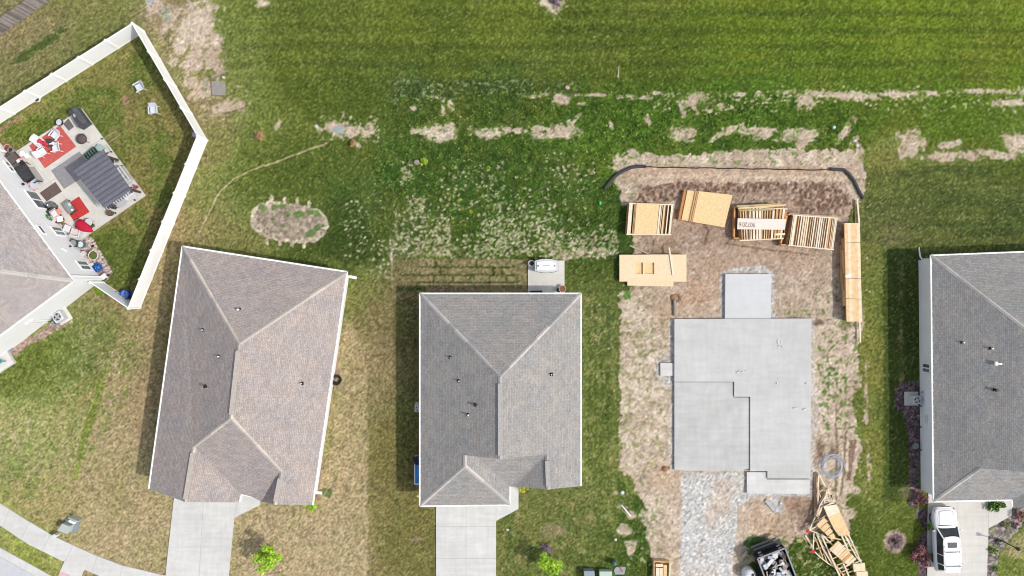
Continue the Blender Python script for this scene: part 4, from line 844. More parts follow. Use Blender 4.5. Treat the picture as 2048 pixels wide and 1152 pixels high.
leafy('sapling', 'pale yellow-green sapling beside a stone in the weedy back lawn', 'sapling', 848, 326, .36, .7, 300, .06, [Ly[1], Lg[0]], 8, trunk=.02)
leafy('shrub', 'dark green evergreen shrub on the walk by the east house garage', 'shrub', 1988, 1007, .72, .9, 1100, .09, Ld, 9, trunk=.04, squash=.55)
leafy('shrub', 'small round green shrub on the gravel bed right of the east driveway', 'shrub', 1984, 1099, .34, .55, 600, .055, [Ld[1], Ld[2]], 10, trunk=.03)
leafy('shrub', 'green shrub beside the front wheel of the white car', 'shrub', 1856, 1048, .42, 1.15, 650, .08, Ld, 11, 'shrubs beside the white car', trunk=.03, z0=.7)
leafy('shrub', 'green shrub beside the rear of the white car', 'shrub', 1861, 1109, .40, .9, 600, .08, Ld, 12, 'shrubs beside the white car', trunk=.03)
leafy('barberry', 'wide reddish barberry between the mulch ring and the white car', 'shrub', 1836, 1106, .85, 1.0, 1500, .07, Lr, 13, trunk=.03, squash=.5)
leafy('barberry', 'reddish barberry at the front corner of the east house', 'shrub', 1836, 997, .62, .8, 800, .07, [Lr[0], Lp[1], Lr[2]], 14, trunk=.03, squash=.5)
leafy('barberry', 'rust red barberry under the eave right of the east house walk', 'shrub', 2039, 1026, .6, .8, 700, .07, [Lr[0], Lo[1], Lr[2]], 15, trunk=.03, squash=.5)
leafy('twiggy_shrub', 'bare dark twiggy shrub in the round mulch ring', 'shrub', 1790, 1083, .34, .5, 200, .05, [Lp[1], Lr[2]], 16, trunk=.03)
leafy('perennial', 'olive tufted plant in the gravel bed, nearest the east walk', 'plant', 2012, 1049, .35, .3, 300, .06, [Ld[2], Lp[0]], 17, 'plants in the east gravel bed', trunk=.01, squash=.5)
leafy('perennial', 'dark purple plant in the gravel bed, beside the lamp post', 'plant', 1996, 1083, .3, .3, 300, .06, [Lp[1], Lp[0]], 18, 'plants in the east gravel bed', trunk=.01, squash=.5)
leafy('perennial', 'purple plant in the gravel bed beneath the east house eave', 'plant', 2030, 1050, .3, .3, 300, .06, [Lp[0], Lr[0]], 19, 'plants in the east gravel bed', trunk=.01, squash=.5)
leafy('perennial', 'green plant in the gravel strip at the bottom edge, right of the east driveway', 'plant', 1990, 1138, .3, .3, 260, .06, [Ld[1], Ld[2]], 20, trunk=.01, squash=.5)
leafy('twiggy_shrub', 'grey-mauve dead shrub at the top edge of the open field', 'shrub', 1112, 4, .6, .5, 520, .07, Lp, 21, trunk=.02, squash=.5)

# ---------------------------------------------------------------- back yard furniture of the corner house
PZ = .12
def rug(label, pts, m, name='rug', cat='rug', z=PZ):
    b = MB(); b.prism(Wl(pts, z), z + .003, z + .018); c = sum((W(x, y, z) for x, y in pts), V((0, 0, 0))) / len(pts); return tag(b.build(name, m, loc=c), label, cat)
rug('large red rug under the ring of white chairs', [(58, 291.5), (120, 251), (152.5, 293), (90, 336.5)], M_rug)
rug('small red rug under the glass-topped coffee table', [(127, 413), (158, 393), (179.5, 424), (148, 442)], mat('deep_red_rug', pc(208, 66, 66), .95, .16, 5))
rug('large grey outdoor rug partly under the pergola', [(102, 341), (159, 303), (188, 341), (128, 378)], mat('grey_rug', pc(158, 156, 160), .95, .12, 4))
rug('brown door mat outside the sliding glass door', [(79.5, 386), (111, 364), (124, 383), (93.5, 402.5)], mat('brown_mat', pc(116, 98, 94), .95, .25, 9), 'door_mat', 'door mat')
rug('small dark grey mat beside the covered grill', [(126.5, 248), (137, 237), (148, 253.5), (137.5, 261.5)], mat('dark_mat', pc(118, 116, 116), .95, .25, 12), 'door_mat', 'door mat')
rug('narrow light grey mat along the black storage box', [(57, 334), (69, 333), (88, 361), (76, 368)], mat('pale_mat', pc(176, 172, 170), .95, .12, 9), 'door_mat', 'door mat')
def chair_proto(label, m, loc, rz, high, group, wide=.62):
    t = thing('patio_chair', label, 'chair', loc, group); ORG[t.name] = V((0, 0, 0)); w = wide
    b = MB(); b.box((0, 0, .40), (w - .08, .56, .06)); b.build('seat', m, t, bevel=.015)
    b = MB(); bh = .62 if high else .46; tilt = .42 if high else .22
    n = 5
    for i in range(n):
        x = (i - 2) * (w - .06) / n; hh = bh * (1 - .06 * abs(i - 2) ** 1.5); b.bar((x, .26, .42), (x * 1.08, .26 + tilt, .42 + hh), (w - .1) / n, .04, up=(0, 1, 0))
    b.bar((-w / 2 + .05, .30, .5), (w / 2 - .05, .30, .5), .05, .03); b.build('backrest', m, t)
    for s in (-1, 1):
        b = MB(); b.box((s * (w / 2), -.02, .62), (.10, .66, .035)); b.bar((s * w / 2, -.28, .62), (s * w / 2, -.30, 0), .05, .05, up=(1, 0, 0)); b.build('arm', m, t)
        b = MB(); b.bar((s * (w / 2 - .04), .24, .62), (s * (w / 2), .34, 0), .05, .05, up=(1, 0, 0)); b.build('leg', m, t)
    t.location = loc; t.rotation_euler = (0, 0, math.radians(rz)); return t
M_ch = mat('white_resin', (.66, .67, .70), .5, .05, 4); M_ch2 = mat('pale_grey_resin', (.60, .63, .66), .5, .05, 4)
c0 = chair_proto('pale grey chair standing askew on the grass, the upper one of two', M_ch2, W(283, 177, 0), -62, False, 'pale chairs on the grass', .66)
c1 = copy_thing(c0, W(312, 222, 0), math.radians(4), 'pale grey chair on the grass, the lower one of two', 'pale chairs on the grass')
c2 = chair_proto('white high-backed chair on the red rug, nearest the fire pit', M_ch, W(115, 273, PZ + .02), -38, True, 'white chairs on the red rug', .78)
c2.scale = (.86,) * 3
copy_thing(c2, W(90, 305, PZ + .02), math.radians(128), 'white high-backed chair on the red rug, farthest from the fire pit', 'white chairs on the red rug')
copy_thing(c2, W(85, 286, PZ + .02), math.radians(52), 'white high-backed chair with a red blanket over it', 'white chairs on the red rug')
c3 = chair_proto('small white striped chair on the red rug, nearest the grey rug', M_ch, W(117, 297, PZ + .02), -82, False, 'white chairs on the red rug', .62)
b = MB(); rr = random.Random(4)
for i in range(7): b.ball(W(79 + i * 2.2, 281 + i * 1.1, .62) + V((rr.uniform(-.08, .08), rr.uniform(-.1, .1), rr.uniform(-.03, .08))), (.16, .13, .07), 8, 5, .15, rr)
tag(b.build('blanket', mat('crimson_blanket', pc(226, 70, 88), .9, .2, 8), loc=W(85, 284, .6), smooth=True), 'crumpled crimson blanket thrown over a white chair', 'blanket')
def round_table(name, label, px, py, r, h, m, m2, z=PZ, top=.03, extra=None):
    p = W(px, py, z); t = thing(name, label, 'table', p); b = MB(); b.lathe(p + V((0, 0, h)), [(r * .98, 0), (r, top * .3), (r, top), (r * .97, top + .006)], 24); b.build('tabletop', m, t)
    for i in range(3):
        a = i * 2.09 + .4; b = MB(); b.tube([p + V((math.cos(a) * r * .8, math.sin(a) * r * .8, 0)), p + V((math.cos(a) * r * .6, math.sin(a) * r * .6, h))], .018, 6); b.build('leg', m2, t)
    return t
round_table('side_table', 'small dark round table among the white chairs on the red rug', 106, 288, .36, .48, M_dark, M_black)
def bowl(name, label, cat, px, py, z, r, h, m, m2=None, fill=.8, group=None, taper=.75):
    p = W(px, py, z); t = thing(name, label, cat, p, group); b = MB(); b.lathe(p, [(r * taper, 0), (r, h), (r, h + .01), (r * .88, h + .01), (r * .84, h * fill)], 18, close=False); b.build('rim' if cat == 'pot' else 'body', m, t)
    b = MB(); b.lathe(p + V((0, 0, .01)), [(r * .7, 0), (r * .86, h * fill)], 18); b.build('soil' if m2 is None else 'contents', m2 or mat('potting_soil', (.05, .035, .025), .95, .4, 20), t); return t
bowl('plate', 'white plate on the small dark round table', 'plate', 106.5, 286.5, PZ + .515, .13, .03, M_white, M_white, .5)
# fire pit
p = W(168, 279.5, PZ); t = thing('fire_pit', 'round dark fire pit with a domed mesh lid on the patio', 'fire pit', p); b = MB(); b.lathe(p + V((0, 0, .25)), [(.18, -.08), (.36, 0), (.42, .10), (.43, .14), (.38, .15)], 22); b.build('bowl', M_dark, t)
b = MB(); b.lathe(p + V((0, 0, .40)), [(.37, 0), (.30, .10), (.16, .17), (.02, .19)], 20); b.build('mesh_lid', mat('rusty_mesh', (.10, .075, .07), .8, .5, 25), t)
for i in range(3):
    a = i * 2.09 - .5; b = MB(); b.tube([p + V((math.cos(a) * .5, math.sin(a) * .5, 0)), p + V((math.cos(a) * .36, math.sin(a) * .36, .3))], .02, 6); b.build('leg', M_black, t)
b = MB()
for i in range(5): b.bar(p + V((-.3, -.2 + i * .1, .53 - abs(i - 2) * .03)), p + V((.3, -.2 + i * .1, .53 - abs(i - 2) * .03)), .015, .015)
b.build('grate', M_grey, t)
# covered grill
p = W(154, 237, PZ); t = thing('covered_grill', 'large grill under a charcoal cover with a pale round emblem', 'grill', p)
q4 = [W(137, 222, .9), W(152, 214, .9), W(174, 244, .9), W(158, 255, .9)]; b = MB(); cc = sum(q4, V((0, 0, 0))) / 4
lo = [V((cc.x + (v.x - cc.x) * 1.06, cc.y + (v.y - cc.y) * 1.06, PZ)) for v in q4]; m1 = (q4[0] + q4[3]) / 2; e0 = (q4[0] * .45 + q4[1] * .55) + V((0, 0, .24)); e1 = (q4[3] * .45 + q4[2] * .55) + V((0, 0, .24))
b.add(lo + q4 + [e0, e1], [(0, 1, 5, 4), (1, 2, 6, 5), (2, 3, 7, 6), (3, 0, 4, 7), (4, 5, 8), (5, 6, 9, 8), (6, 7, 9), (7, 4, 8, 9)]); b.build('cover', mat('charcoal_cover', (.075, .078, .088), .75, .25, 5, .3, 8), t)
n_ = (q4[0] - e0).cross(e1 - e0).normalized(); n_ = n_ if n_.z > 0 else -n_; fc = (q4[0] * .5 + q4[3] * .5) * .35 + (e0 + e1) * .325; fc = fc + (e0 - e1) * .10
ux = (e1 - e0).normalized(); uy = n_.cross(ux); ring = [fc + n_ * .015 + (ux * math.cos(a) + uy * math.sin(a)) * .15 for a in [i * math.pi / 10 for i in range(20)]]; ring2 = [fc + n_ * .02 + (ux * math.cos(a) + uy * math.sin(a)) * .08 for a in [i * math.pi / 10 for i in range(20)]]
b = MB(); b.face(*ring); b.build('emblem', mat('emblem_white', (.55, .57, .58), .6), t); b = MB(); b.face(*ring2); b.build('emblem', mat('emblem_grey', (.36, .39, .40), .6), t)
b = MB(); b.tube([W(164, 252, .5), W(168, 250, .55), W(170, 253, .5), W(166, 256, .45), W(164, 252, .5)], .03, 6); b.lathe(W(167, 253, PZ), [(.10, 0), (.12, .3), (.05, .34)], 10); tag(b.build('kettle', M_black, loc=W(167, 253, PZ)), 'small black kettle with a hoop handle at the foot of the covered grill', 'kettle')
bowl('planter', 'round black planter at the upper edge of the patio beside the small dark mat', 'pot', 122.5, 246, 0, .30, .38, M_black, mat('white_pebbles', (.5, .55, .6), .8, .3, 20))
for i, (x, y, d) in enumerate([(186, 248, 'right of the covered grill'), (208.5, 279, 'right of the fire pit'), (227, 305, 'above the pergola'), (248, 333, 'beside the kettle barbecue'), (278, 375, 'beside the pink flowers'), (273.5, 401, 'beside the round grey table'), (235, 427, 'nearest the brown planter')]):
    p = W(x, y, 0); t = thing('path_light', 'small black path light on the patio edge, ' + d, 'garden light', p, 'black path lights round the patio'); b = MB(); b.lathe(p + V((0, 0, .30)), [(.05, 0), (.07, .03), (.07, .07), (.02, .09)], 10); b.build('lamp_head', M_black, t); b = MB(); b.tube([p, p + V((0, 0, .31))], .012, 5); b.build('stake', M_black, t)
# pergola
PH = 2.5; c_ = [W(147, 341, PH), W(208, 300, PH), W(263, 380, PH), W(209, 417, PH)]
def bil(u, v): return (c_[0] * (1 - u) + c_[1] * u) * (1 - v) + (c_[3] * (1 - u) + c_[2] * u) * v
t = thing('pergola', 'dark grey pergola with a slatted roof on four brown posts', 'pergola', W(225, 360, 0)); Mpg = mat('pergola_grey', pc(112, 112, 124), .8, .12, 3); Mpst = mat('pergola_brown', (.075, .055, .05), .7, .2, 4)
for u, v in ((.10, .08), (.90, .08), (.90, .92), (.10, .92)):
    q = bil(u, v); b = MB(); b.box((q.x, q.y, PZ), (.15, .15, PH - .25 - PZ), rz=.98, z0=True); b.build('post', Mpst, t)
for v in (.07, .93):
    b = MB(); b.bar(bil(-.03, v) - V((0, 0, .20)), bil(1.03, v) - V((0, 0, .20)), .06, .18); b.build('beam', Mpst, t)
for u in (.07, .93):
    b = MB(); b.bar(bil(u, -.03) - V((0, 0, .21)), bil(u, 1.03) - V((0, 0, .21)), .06, .16); b.build('beam', Mpst, t)
for i in range(12):
    u = .02 + i * .96 / 11; b = MB(); b.bar(bil(u, -.03) - V((0, 0, .06)), bil(u, 1.05) - V((0, 0, .06)), .045, .13); b.build('rafter', Mpg, t)
rr = random.Random(9); nu, nv = 30, 46; b = MB(); gp = []
for j in range(nv + 1):
    for i in range(nu + 1):
        u, v = i / nu, j / nv; s_ = -.012 * math.sin(math.pi * ((u * 11.46) % 1)) * (1 + rr.uniform(-.3, .3)) + .014 * math.sin(v * 60) + .02 * math.sin(v * 23 + 3 * u)
        gp.append(bil(u, v) + V((0, 0, .035 + s_)))
b.add(gp, [(j * (nu + 1) + i, j * (nu + 1) + i + 1, (j + 1) * (nu + 1) + i + 1, (j + 1) * (nu + 1) + i) for j in range(nv) for i in range(nu)]); b.build('shade_cloth', mat('shade_cloth', pc(122, 122, 134), .9, .14, 6), t, smooth=True)
for j in range(9):
    v = .08 + j * .105; b = MB(); b.bar(bil(.0, v) + V((0, 0, .06)), bil(1.0, v + .015) + V((0, 0, .06)), .035, .03); b.build('batten', mat('batten_dark', pc(104, 104, 116), .8, .1, 3), t)
# furniture round the pergola
def obox(name, label, cat, a, c, w, z0, h, m, bevel=.02, parts=None, group=None):
    a = W(*a, z0); c = W(*c, z0); p = (a + c) / 2; b = MB(); b.bar(a + V((0, 0, h / 2)), c + V((0, 0, h / 2)), w, h); return tag(b.build(name, m, loc=p, bevel=bevel), label, cat, group)
def sofa(name, label, a, c, w, back, m, mc, n=2, cat='sofa', arms=True):
    """a-c centre line of seat, back = side (+1/-1) of the backrest"""
    a = W(*a, PZ); c = W(*c, PZ); d = (c - a).normalized(); s = V((-d.y, d.x, 0)) * back; L_ = (c - a).length; t = thing(name, label, cat, (a + c) / 2)
    b = MB(); b.bar(a + V((0, 0, .2)), c + V((0, 0, .2)), w, .28); b.build('base', m, t, bevel=.02)
    b = MB(); b.bar(a + s * (w / 2) + V((0, 0, .42)), c + s * (w / 2) + V((0, 0, .42)), .14, .72); b.build('backrest', m, t, bevel=.03)
    if arms:
        for e in (a, c): b = MB(); b.bar(e - s * w / 2 + V((0, 0, .32)), e + s * w / 2 + V((0, 0, .32)), .12, .52); b.build('arm', m, t, bevel=.03)
    for i in range(n):
        p = a + d * (L_ * (i + .5) / n); b = MB(); b.box(p + V((0, 0, .40)) - s * .02, (L_ / n - .06, w - .12, .14), rz=math.atan2(d.y, d.x)); b.build('cushion', mc, t, bevel=.04)
    return t
sofa('outdoor_sofa', 'white cushioned sofa along the right side of the pergola', (241, 339), (261, 366), .62, 1, M_lgrey, M_fabric, 3)
p = W(230, 326, PZ); t = thing('kettle_barbecue', 'round black kettle barbecue beside the upper right pergola post', 'barbecue', p); b = MB(); b.lathe(p + V((0, 0, .55)), [(.08, 0), (.24, .1), (.29, .24), (.24, .4), (.06, .48)], 18); b.build('kettle', M_black, t, smooth=True)
b = MB(); b.ball(p + V((0, 0, 1.06)), .035, 8, 5); b.build('knob', M_steel, t)
for i in range(3): a = i * 2.09; b = MB(); b.tube([p + V((math.cos(a) * .28, math.sin(a) * .28, 0)), p + V((math.cos(a) * .16, math.sin(a) * .16, .6))], .014, 5); b.build('leg', M_steel, t)
round_table('round_table', 'large pale grey round table at the lower edge of the pergola', 247, 402, .60, .62, mat('pale_tabletop', pc(204, 204, 208), .6, .04, 4), M_dark)
sofa('patio_stool', 'small dark-framed seat between the round grey table and the pergola post', (230, 408), (237, 414), .45, -1, M_dark, M_grey, 1, 'seat', False)
bowl('planter', 'round brown planter at the lowest corner of the pergola', 'pot', 223.5, 427, PZ, .25, .40, mat('brown_glaze', (.11, .085, .06), .6, .3, 6), mat('dry_soil', (.13, .09, .06), .95, .3, 20))
c4 = chair_proto('slim white metal chair beside the lower right pergola post', M_ch, W(268, 392, PZ), 120, False, None, .5)
leafy('flower_pot', 'pink flowers in a pot beside the lower right pergola post', 'flowers', 274, 376, .22, .5, 240, .05, [mat('pink_petals', (.5, .10, .16), .7), Ld[1]], 22, trunk=.012)
leafy('potted_plant', 'thin green plant on the patio edge right of the white sofa', 'plant', 261, 352, .14, .35, 90, .05, [Ld[1], Ld[2]], 23, trunk=.01)
leafy('potted_plant', 'wispy plant beside the black kettle barbecue', 'plant', 238, 322, .2, .4, 60, .04, [Lp[1], Ld[0]], 24, trunk=.01)
t = thing('slatted_bench', 'dark green slatted bench at the top of the pergola', 'bench', W(189, 308, PZ)); a = W(178, 316, PZ); c = W(196, 301, PZ); d = (c - a).normalized(); s = V((-d.y, d.x, 0))
for i in range(5):
    b = MB(); q = a + (c - a) * (i / 4); b.bar(q - s * .2 + V((0, 0, .45)), q + s * .28 + V((0, 0, .45)), .15, .03); b.build('slat', M_greenp, t)
b = MB(); b.bar(a + s * -.2 + V((0, 0, .40)), c + s * -.2 + V((0, 0, .40)), .05, .06); b.bar(a + s * .26 + V((0, 0, .40)), c + s * .26 + V((0, 0, .40)), .05, .06); b.build('frame', M_greenp, t)
for q in (a, c):
    for k in (-.2, .26): b = MB(); b.bar(q + s * k, q + s * k + V((0, 0, .4)), .05, .05, up=(1, 0, 0)); b.build('leg', M_greenp, t)
obox('storage_tote', 'pale teal plastic tote at the top corner of the pergola', 'tote', (196, 294), (209, 302), .55, PZ, .35, mat('pale_teal', pc(178, 204, 200), .6, .08, 4), .04)
b = MB(); b.tube([W(213, 291, .5), W(220, 300, .5), W(221, 303, .5), W(213, 308, .5)], .015, 6)
for q in ((213, 291), (221, 303), (213, 308)): b.tube([W(*q, PZ), W(*q, .5)], .012, 5)
tag(b.build('hoop_rail', M_black, loc=W(219, 301, PZ)), 'thin black metal rail standing above the upper right pergola post', 'rail')
# along the wall
sofa('wicker_sofa', 'dark brown wicker sofa against the house wall at the upper left of the patio', (23, 311), (50, 342), .95, -1, M_brown, mat('brown_cushion', (.10, .085, .08), .9, .25, 9), 2)
obox('storage_box', 'long black storage box against the house wall', 'storage box', (45, 334), (63, 361.5), .82, PZ, .62, mat('black_resin', (.035, .038, .042), .6, .4, 7), .03)
b = MB(); b.box(W(37, 322, .62), (.26, .26, .1), rz=.5, z0=True); tag(b.build('pillow', M_fabric, loc=W(37, 322, .6), bevel=.04), 'small white pillow on the brown wicker sofa', 'pillow')
b = MB(); b.box(W(42, 318.5, .62), (.36, .16, .06), rz=.1, z0=True); tag(b.build('cloth', mat('pink_cloth', pc(236, 172, 176), .9, .1), loc=W(42, 318, .6)), 'folded pink cloth on the brown wicker sofa', 'cloth')
p = W(46, 327, .62); b = MB(); b.lathe(p, [(.16, 0), (.18, .14), (.16, .15)], 12); b.ball(p + V((.03, 0, .17)), .05, 6, 4); tag(b.build('basket', M_black, loc=p), 'black basket on the lower end of the brown wicker sofa', 'basket')
b = MB(); b.add([W(52, 326, .55), W(63.5, 330.5, .55), W(52, 323, .55), W(52, 326, .6), W(63.5, 330.5, .6), W(52, 323, .6)], [(0, 1, 2), (3, 5, 4), (0, 3, 4, 1), (1, 4, 5, 2), (2, 5, 3, 0)]); b.tube([W(53, 325, PZ), W(53, 325, .56)], .03, 6); b.tube([W(60, 329, PZ), W(60, 329, .56)], .03, 6); tag(b.build('corner_shelf', mat('maroon_wood', (.12, .05, .06), .7), loc=W(56, 326, PZ)), 'small maroon triangular shelf between the wicker sofa and the black box', 'shelf')
bowl('planter', 'white round pot above the wicker sofa, nearest the grass', 'pot', 49, 308, PZ, .22, .32, M_white, M_white, .9, 'white pots beside the wicker sofa'); bowl('planter', 'white round pot beside the wicker sofa, nearest the red rug', 'pot', 58, 313, PZ, .20, .30, M_white, M_white, .9, 'white pots beside the wicker sofa')
bowl('planter', 'dark grey pot at the top end of the brown wicker sofa', 'pot', 29, 302, PZ, .22, .6, M_grey)
bowl('planter', 'pink-rimmed pot with red plants at the upper corner of the corner house', 'pot', 19, 297, 0, .30, .35, mat('pink_glaze', pc(228, 190, 184), .6), mat('red_bloom', (.22, .06, .05), .9, .5, 14))
t = round_table('round_table', 'pale round side table near the sliding glass door', 77, 371, .36, .6, mat('ice_top', pc(208, 212, 224), .4, .05), M_grey)
b = MB(); b.tube([W(68, 366, .9), W(74, 363, .95), W(81, 362.5, .95), W(85, 364, .9)], .05, 7); b.tube([W(85, 364, PZ), W(85, 364, .9)], .03, 6); tag(b.build('floor_lamp', M_dark, loc=W(85, 364, PZ)), 'curved dark lamp arm over the pale round side table', 'lamp')
bowl('toy_bucket', 'red and white toy bucket against the house wall above the sliding door', 'bucket', 63, 369, PZ, .17, .28, M_red, M_white, .8)
b = MB(); b.box(W(66, 377, PZ), (.5, .22, .2), rz=-.8, z0=True); tag(b.build('toy_box', mat('pink_plastic', pc(240, 170, 176), .6), loc=W(66, 377, PZ), bevel=.03), 'low pink toy box below the red and white bucket', 'toy box')
b = MB()
for (x, y, r_) in ((104, 411, .24), (108, 409, .22), (113, 413, .2)): b.lathe(W(x, y, PZ), [(r_ * .8, 0), (r_, .35), (r_ * .9, .5), (r_ * .3, .54)], 14)
tag(b.build('stool_cluster', mat('slate_pot', (.12, .12, .13), .6, .2, 8), loc=W(108, 411, PZ), smooth=False), 'cluster of slate grey lidded urns beside the pink loveseat', 'urns')
b = MB(); b.lathe(W(103, 411.5, PZ), [(.05, .5), (.06, .6), (.02, .62)], 8); tag(b.build('candle', M_white, loc=W(103, 411.5, .6)), 'white candle on the slate grey urns', 'candle')
b = MB(); b.lathe(W(97, 417, PZ), [(.18, 0), (.22, .3), (.18, .34)], 10); tag(b.build('planter', M_black, loc=W(97, 417, PZ)), 'black bucket by the wall at the end of the sliding door', 'bucket')
Mpk = mat('blush_cushion', pc(244, 214, 208), .9, .08, 6)
sofa('loveseat', 'blush pink loveseat with pillows against the house wall', (108, 420), (123, 443.5), .70, -1, M_dark, Mpk, 2)
for (x, y, rz, m_, lb) in ((109, 427, -.98, M_fabric, 'white pillow on the pink loveseat, the upper one'), (120.5, 438, .2, M_white, 'white pillow on the pink loveseat, the lower one'), (119, 423, -.98, mat('coral_cushion', pc(246, 158, 148), .9, .12, 8), 'coral pillow on the pink loveseat')):
    b = MB(); b.box(W(x, y, .62), (.48, .34 if 'coral' in lb else .46, .13), rz=rz, z0=True); tag(b.build('pillow', m_, loc=W(x, y, .6), bevel=.05), lb, 'pillow')
t = thing('coffee_table', 'glass-topped coffee table on the small red rug', 'table', W(143, 414, PZ)); a = W(135, 405, PZ); c = W(150, 425, PZ); b = MB(); b.bar(a + V((0, 0, .42)), c + V((0, 0, .42)), .62, .05); b.build('tabletop', mat('brown_frame', (.22, .18, .17), .6, .1), t)
b = MB(); b.bar(a + (c - a) * .12 + V((0, 0, .45)), a + (c - a) * .88 + V((0, 0, .45)), .40, .012); b.build('glass', mat('sea_glass', pc(150, 160, 160), .2, .15, 5), t); s = perp(a, c)
for q in (a, c):
    for k in (-.26, .26): b = MB(); b.bar(q + s * k, q + s * k + V((0, 0, .4)), .06, .06, up=(1, 0, 0)); b.build('leg', M_dark, t)
b = MB(); b.bar(a + V((0, 0, .15)), c + V((0, 0, .15)), .5, .03); b.build('shelf', M_dark, t)
b = MB(); b.box(W(139, 409, .60), (.3, .22, .04), rz=-.9); tag(b.build('book', mat('mint_book', pc(190, 226, 222), .6), loc=W(139, 409, .58)), 'mint coloured book on the coffee table', 'book')
b = MB(); b.lathe(W(145, 420, .58), [(.07, 0), (.09, .06), (.08, .065)], 10); tag(b.build('bowl', M_white, loc=W(145, 420, .58)), 'small white bowl on the coffee table', 'bowl')
t = thing('patio_umbrella', 'closed red patio umbrella leaning over the lower patio corner', 'umbrella', W(150, 447, PZ)); b = MB(); a = W(152, 444, .5); c = W(187, 464, .95); n_ = 12; vs = []; fs = []; d = (c - a); s = perp(a, c); prof = [(0, .10), (.1, .42), (.3, .50), (.55, .44), (.8, .25), (1, .03)]
for f_, w_ in prof:
    for k in range(n_): an = 2 * math.pi * k / n_; q = w_ * (1.0 if k % 2 else .72); vs.append(a + d * f_ + s * (math.cos(an) * q) + V((0, 0, math.sin(an) * q * .55)))
for j in range(len(prof) - 1):
    for k in range(n_): m = (k + 1) % n_; fs.append((j * n_ + k, j * n_ + m, (j + 1) * n_ + m, (j + 1) * n_ + k))
b.add(vs, fs); b.build('canopy', mat('scarlet_canvas', pc(214, 36, 70), .85, .1, 4), t, smooth=True); b = MB(); b.tube([W(146, 441, .12), a, c], .025, 6); b.build('pole', M_steel, t)
t = sofa('armchair', 'blush pink armchair with patterned cushion at the lower end of the patio', (150, 464), (165, 468), .60, -1, M_lgrey, Mpk, 1, 'armchair')
b = MB(); b.box(W(161, 457, .62), (.5, .3, .12), rz=-.25, z0=True); tag(b.build('pillow', M_white, loc=W(161, 457, .6), bevel=.05), 'white pillow on the blush armchair', 'pillow')
obox('ottoman', 'white square ottoman between the loveseat and the armchair', 'ottoman', (132.5, 455), (145, 460), .55, PZ, .45, M_fabric, .05)
leafy('flower_pot', 'coral flowers between the pink loveseat and the white ottoman', 'flowers', 130, 446, .28, .6, 240, .05, [mat('coral_petals', (.55, .20, .16), .7), Ld[1]], 25, trunk=.012)
t = round_table('plant_stand', 'wire plant stand at the lower edge of the patio below the red umbrella', 184, 446, .30, .55, mat('hazy_glass', (.5, .55, .55), .2, .1), M_steel)
leafy('potted_plant', 'dark potted plant on the patio beside the wire plant stand', 'plant', 188, 452, .22, .5, 200, .06, [Ld[0], Lp[1]], 26, trunk=.015)
bowl('rain_barrel', 'large dark slatted barrel where the patio meets the stone bed', 'barrel', 155.5, 487.5, 0, .34, .75, M_dark, M_grey, .9)
bowl('planter', 'teal glazed pot touching the dark slatted barrel', 'pot', 167, 489.5, 0, .29, .5, mat('teal_glaze', (.04, .16, .17), .35, .3, 5), mat('frosty_fill', (.5, .6, .62), .8, .3, 15), .9)
bowl('planter', 'grey stone pot with white blooms in the stone bed', 'pot', 172, 508, 0, .25, .4, mat('stone_pot', (.36, .31, .29), .8, .2, 8), mat('white_bloom', (.5, .47, .47), .8, .4, 20), .9)
bowl('planter', 'round stone planter with green moss in the stone bed', 'pot', 190.5, 511, 0, .40, .35, mat('whitish_stone', (.6, .58, .56), .8, .15, 8), mat('moss', (.09, .11, .025), .95, .5, 16), .95)
bowl('planter', 'small tan wreath-rimmed pot above the blue crate', 'pot', 186, 529, 0, .17, .2, mat('tan_rim', (.42, .34, .28), .8, .2), mat('pale_gravel', (.55, .5, .46), .9, .3, 30), .9)
t = thing('crate', 'open blue plastic crate in the stone bed under the window', 'crate', W(197, 536, 0)); a = W(191.5, 539, 0); c = W(203, 531.5, 0); b = MB(); d = (c - a).normalized(); s = perp(a, c)
for e, f_ in ((a - s * .28, c - s * .28), (a + s * .28, c + s * .28), (a - s * .28, a + s * .28), (c - s * .28, c + s * .28)): b.bar(e + V((0, 0, .15)), f_ + V((0, 0, .15)), .03, .3)
b.bar(a + V((0, 0, .03)), c + V((0, 0, .03)), .56, .03); b.build('body', M_blue, t); b = MB(); rr = random.Random(8)
for i in range(14): b.ball(a + (c - a) * rr.uniform(.15, .85) + s * rr.uniform(-.2, .2) + V((0, 0, .16)), rr.uniform(.05, .09), 7, 4)
b.build('contents', mat('blue_bottles', (.05, .22, .55), .4, .6, 6), t)
b = MB(); a = W(200, 548, 0); c = W(208, 541, 0); s = perp(a, c)
for k in (-.2, .2): b.bar(a + s * k + V((0, 0, .25)), c + s * k + V((0, 0, .25)), .04, .04)
for e in (a, (a + c) / 2, c): b.bar(e - s * .2 + V((0, 0, .25)), e + s * .2 + V((0, 0, .25)), .03, .04); 
for e in (a, c):
    for k in (-.2, .2): b.bar(e + s * k, e + s * k + V((0, 0, .25)), .04, .04, up=(1, 0, 0))
tag(b.build('wooden_rack', mat('red_brown_wood', (.24, .14, .10), .8), loc=(a + c) / 2), 'small red-brown wooden rack between the blue crate and the white bin', 'rack')
obox('bin', 'white lidded bin at the lower end of the stone bed', 'bin', (207, 556), (216, 550), .42, 0, .4, M_fabric, .05)
obox('edging_board', 'dark board leaning at the lower end of the stone bed', 'board', (212.5, 559), (220, 549), .07, 0, .35, M_dark, 0)
b = MB(); rr = random.Random(12)
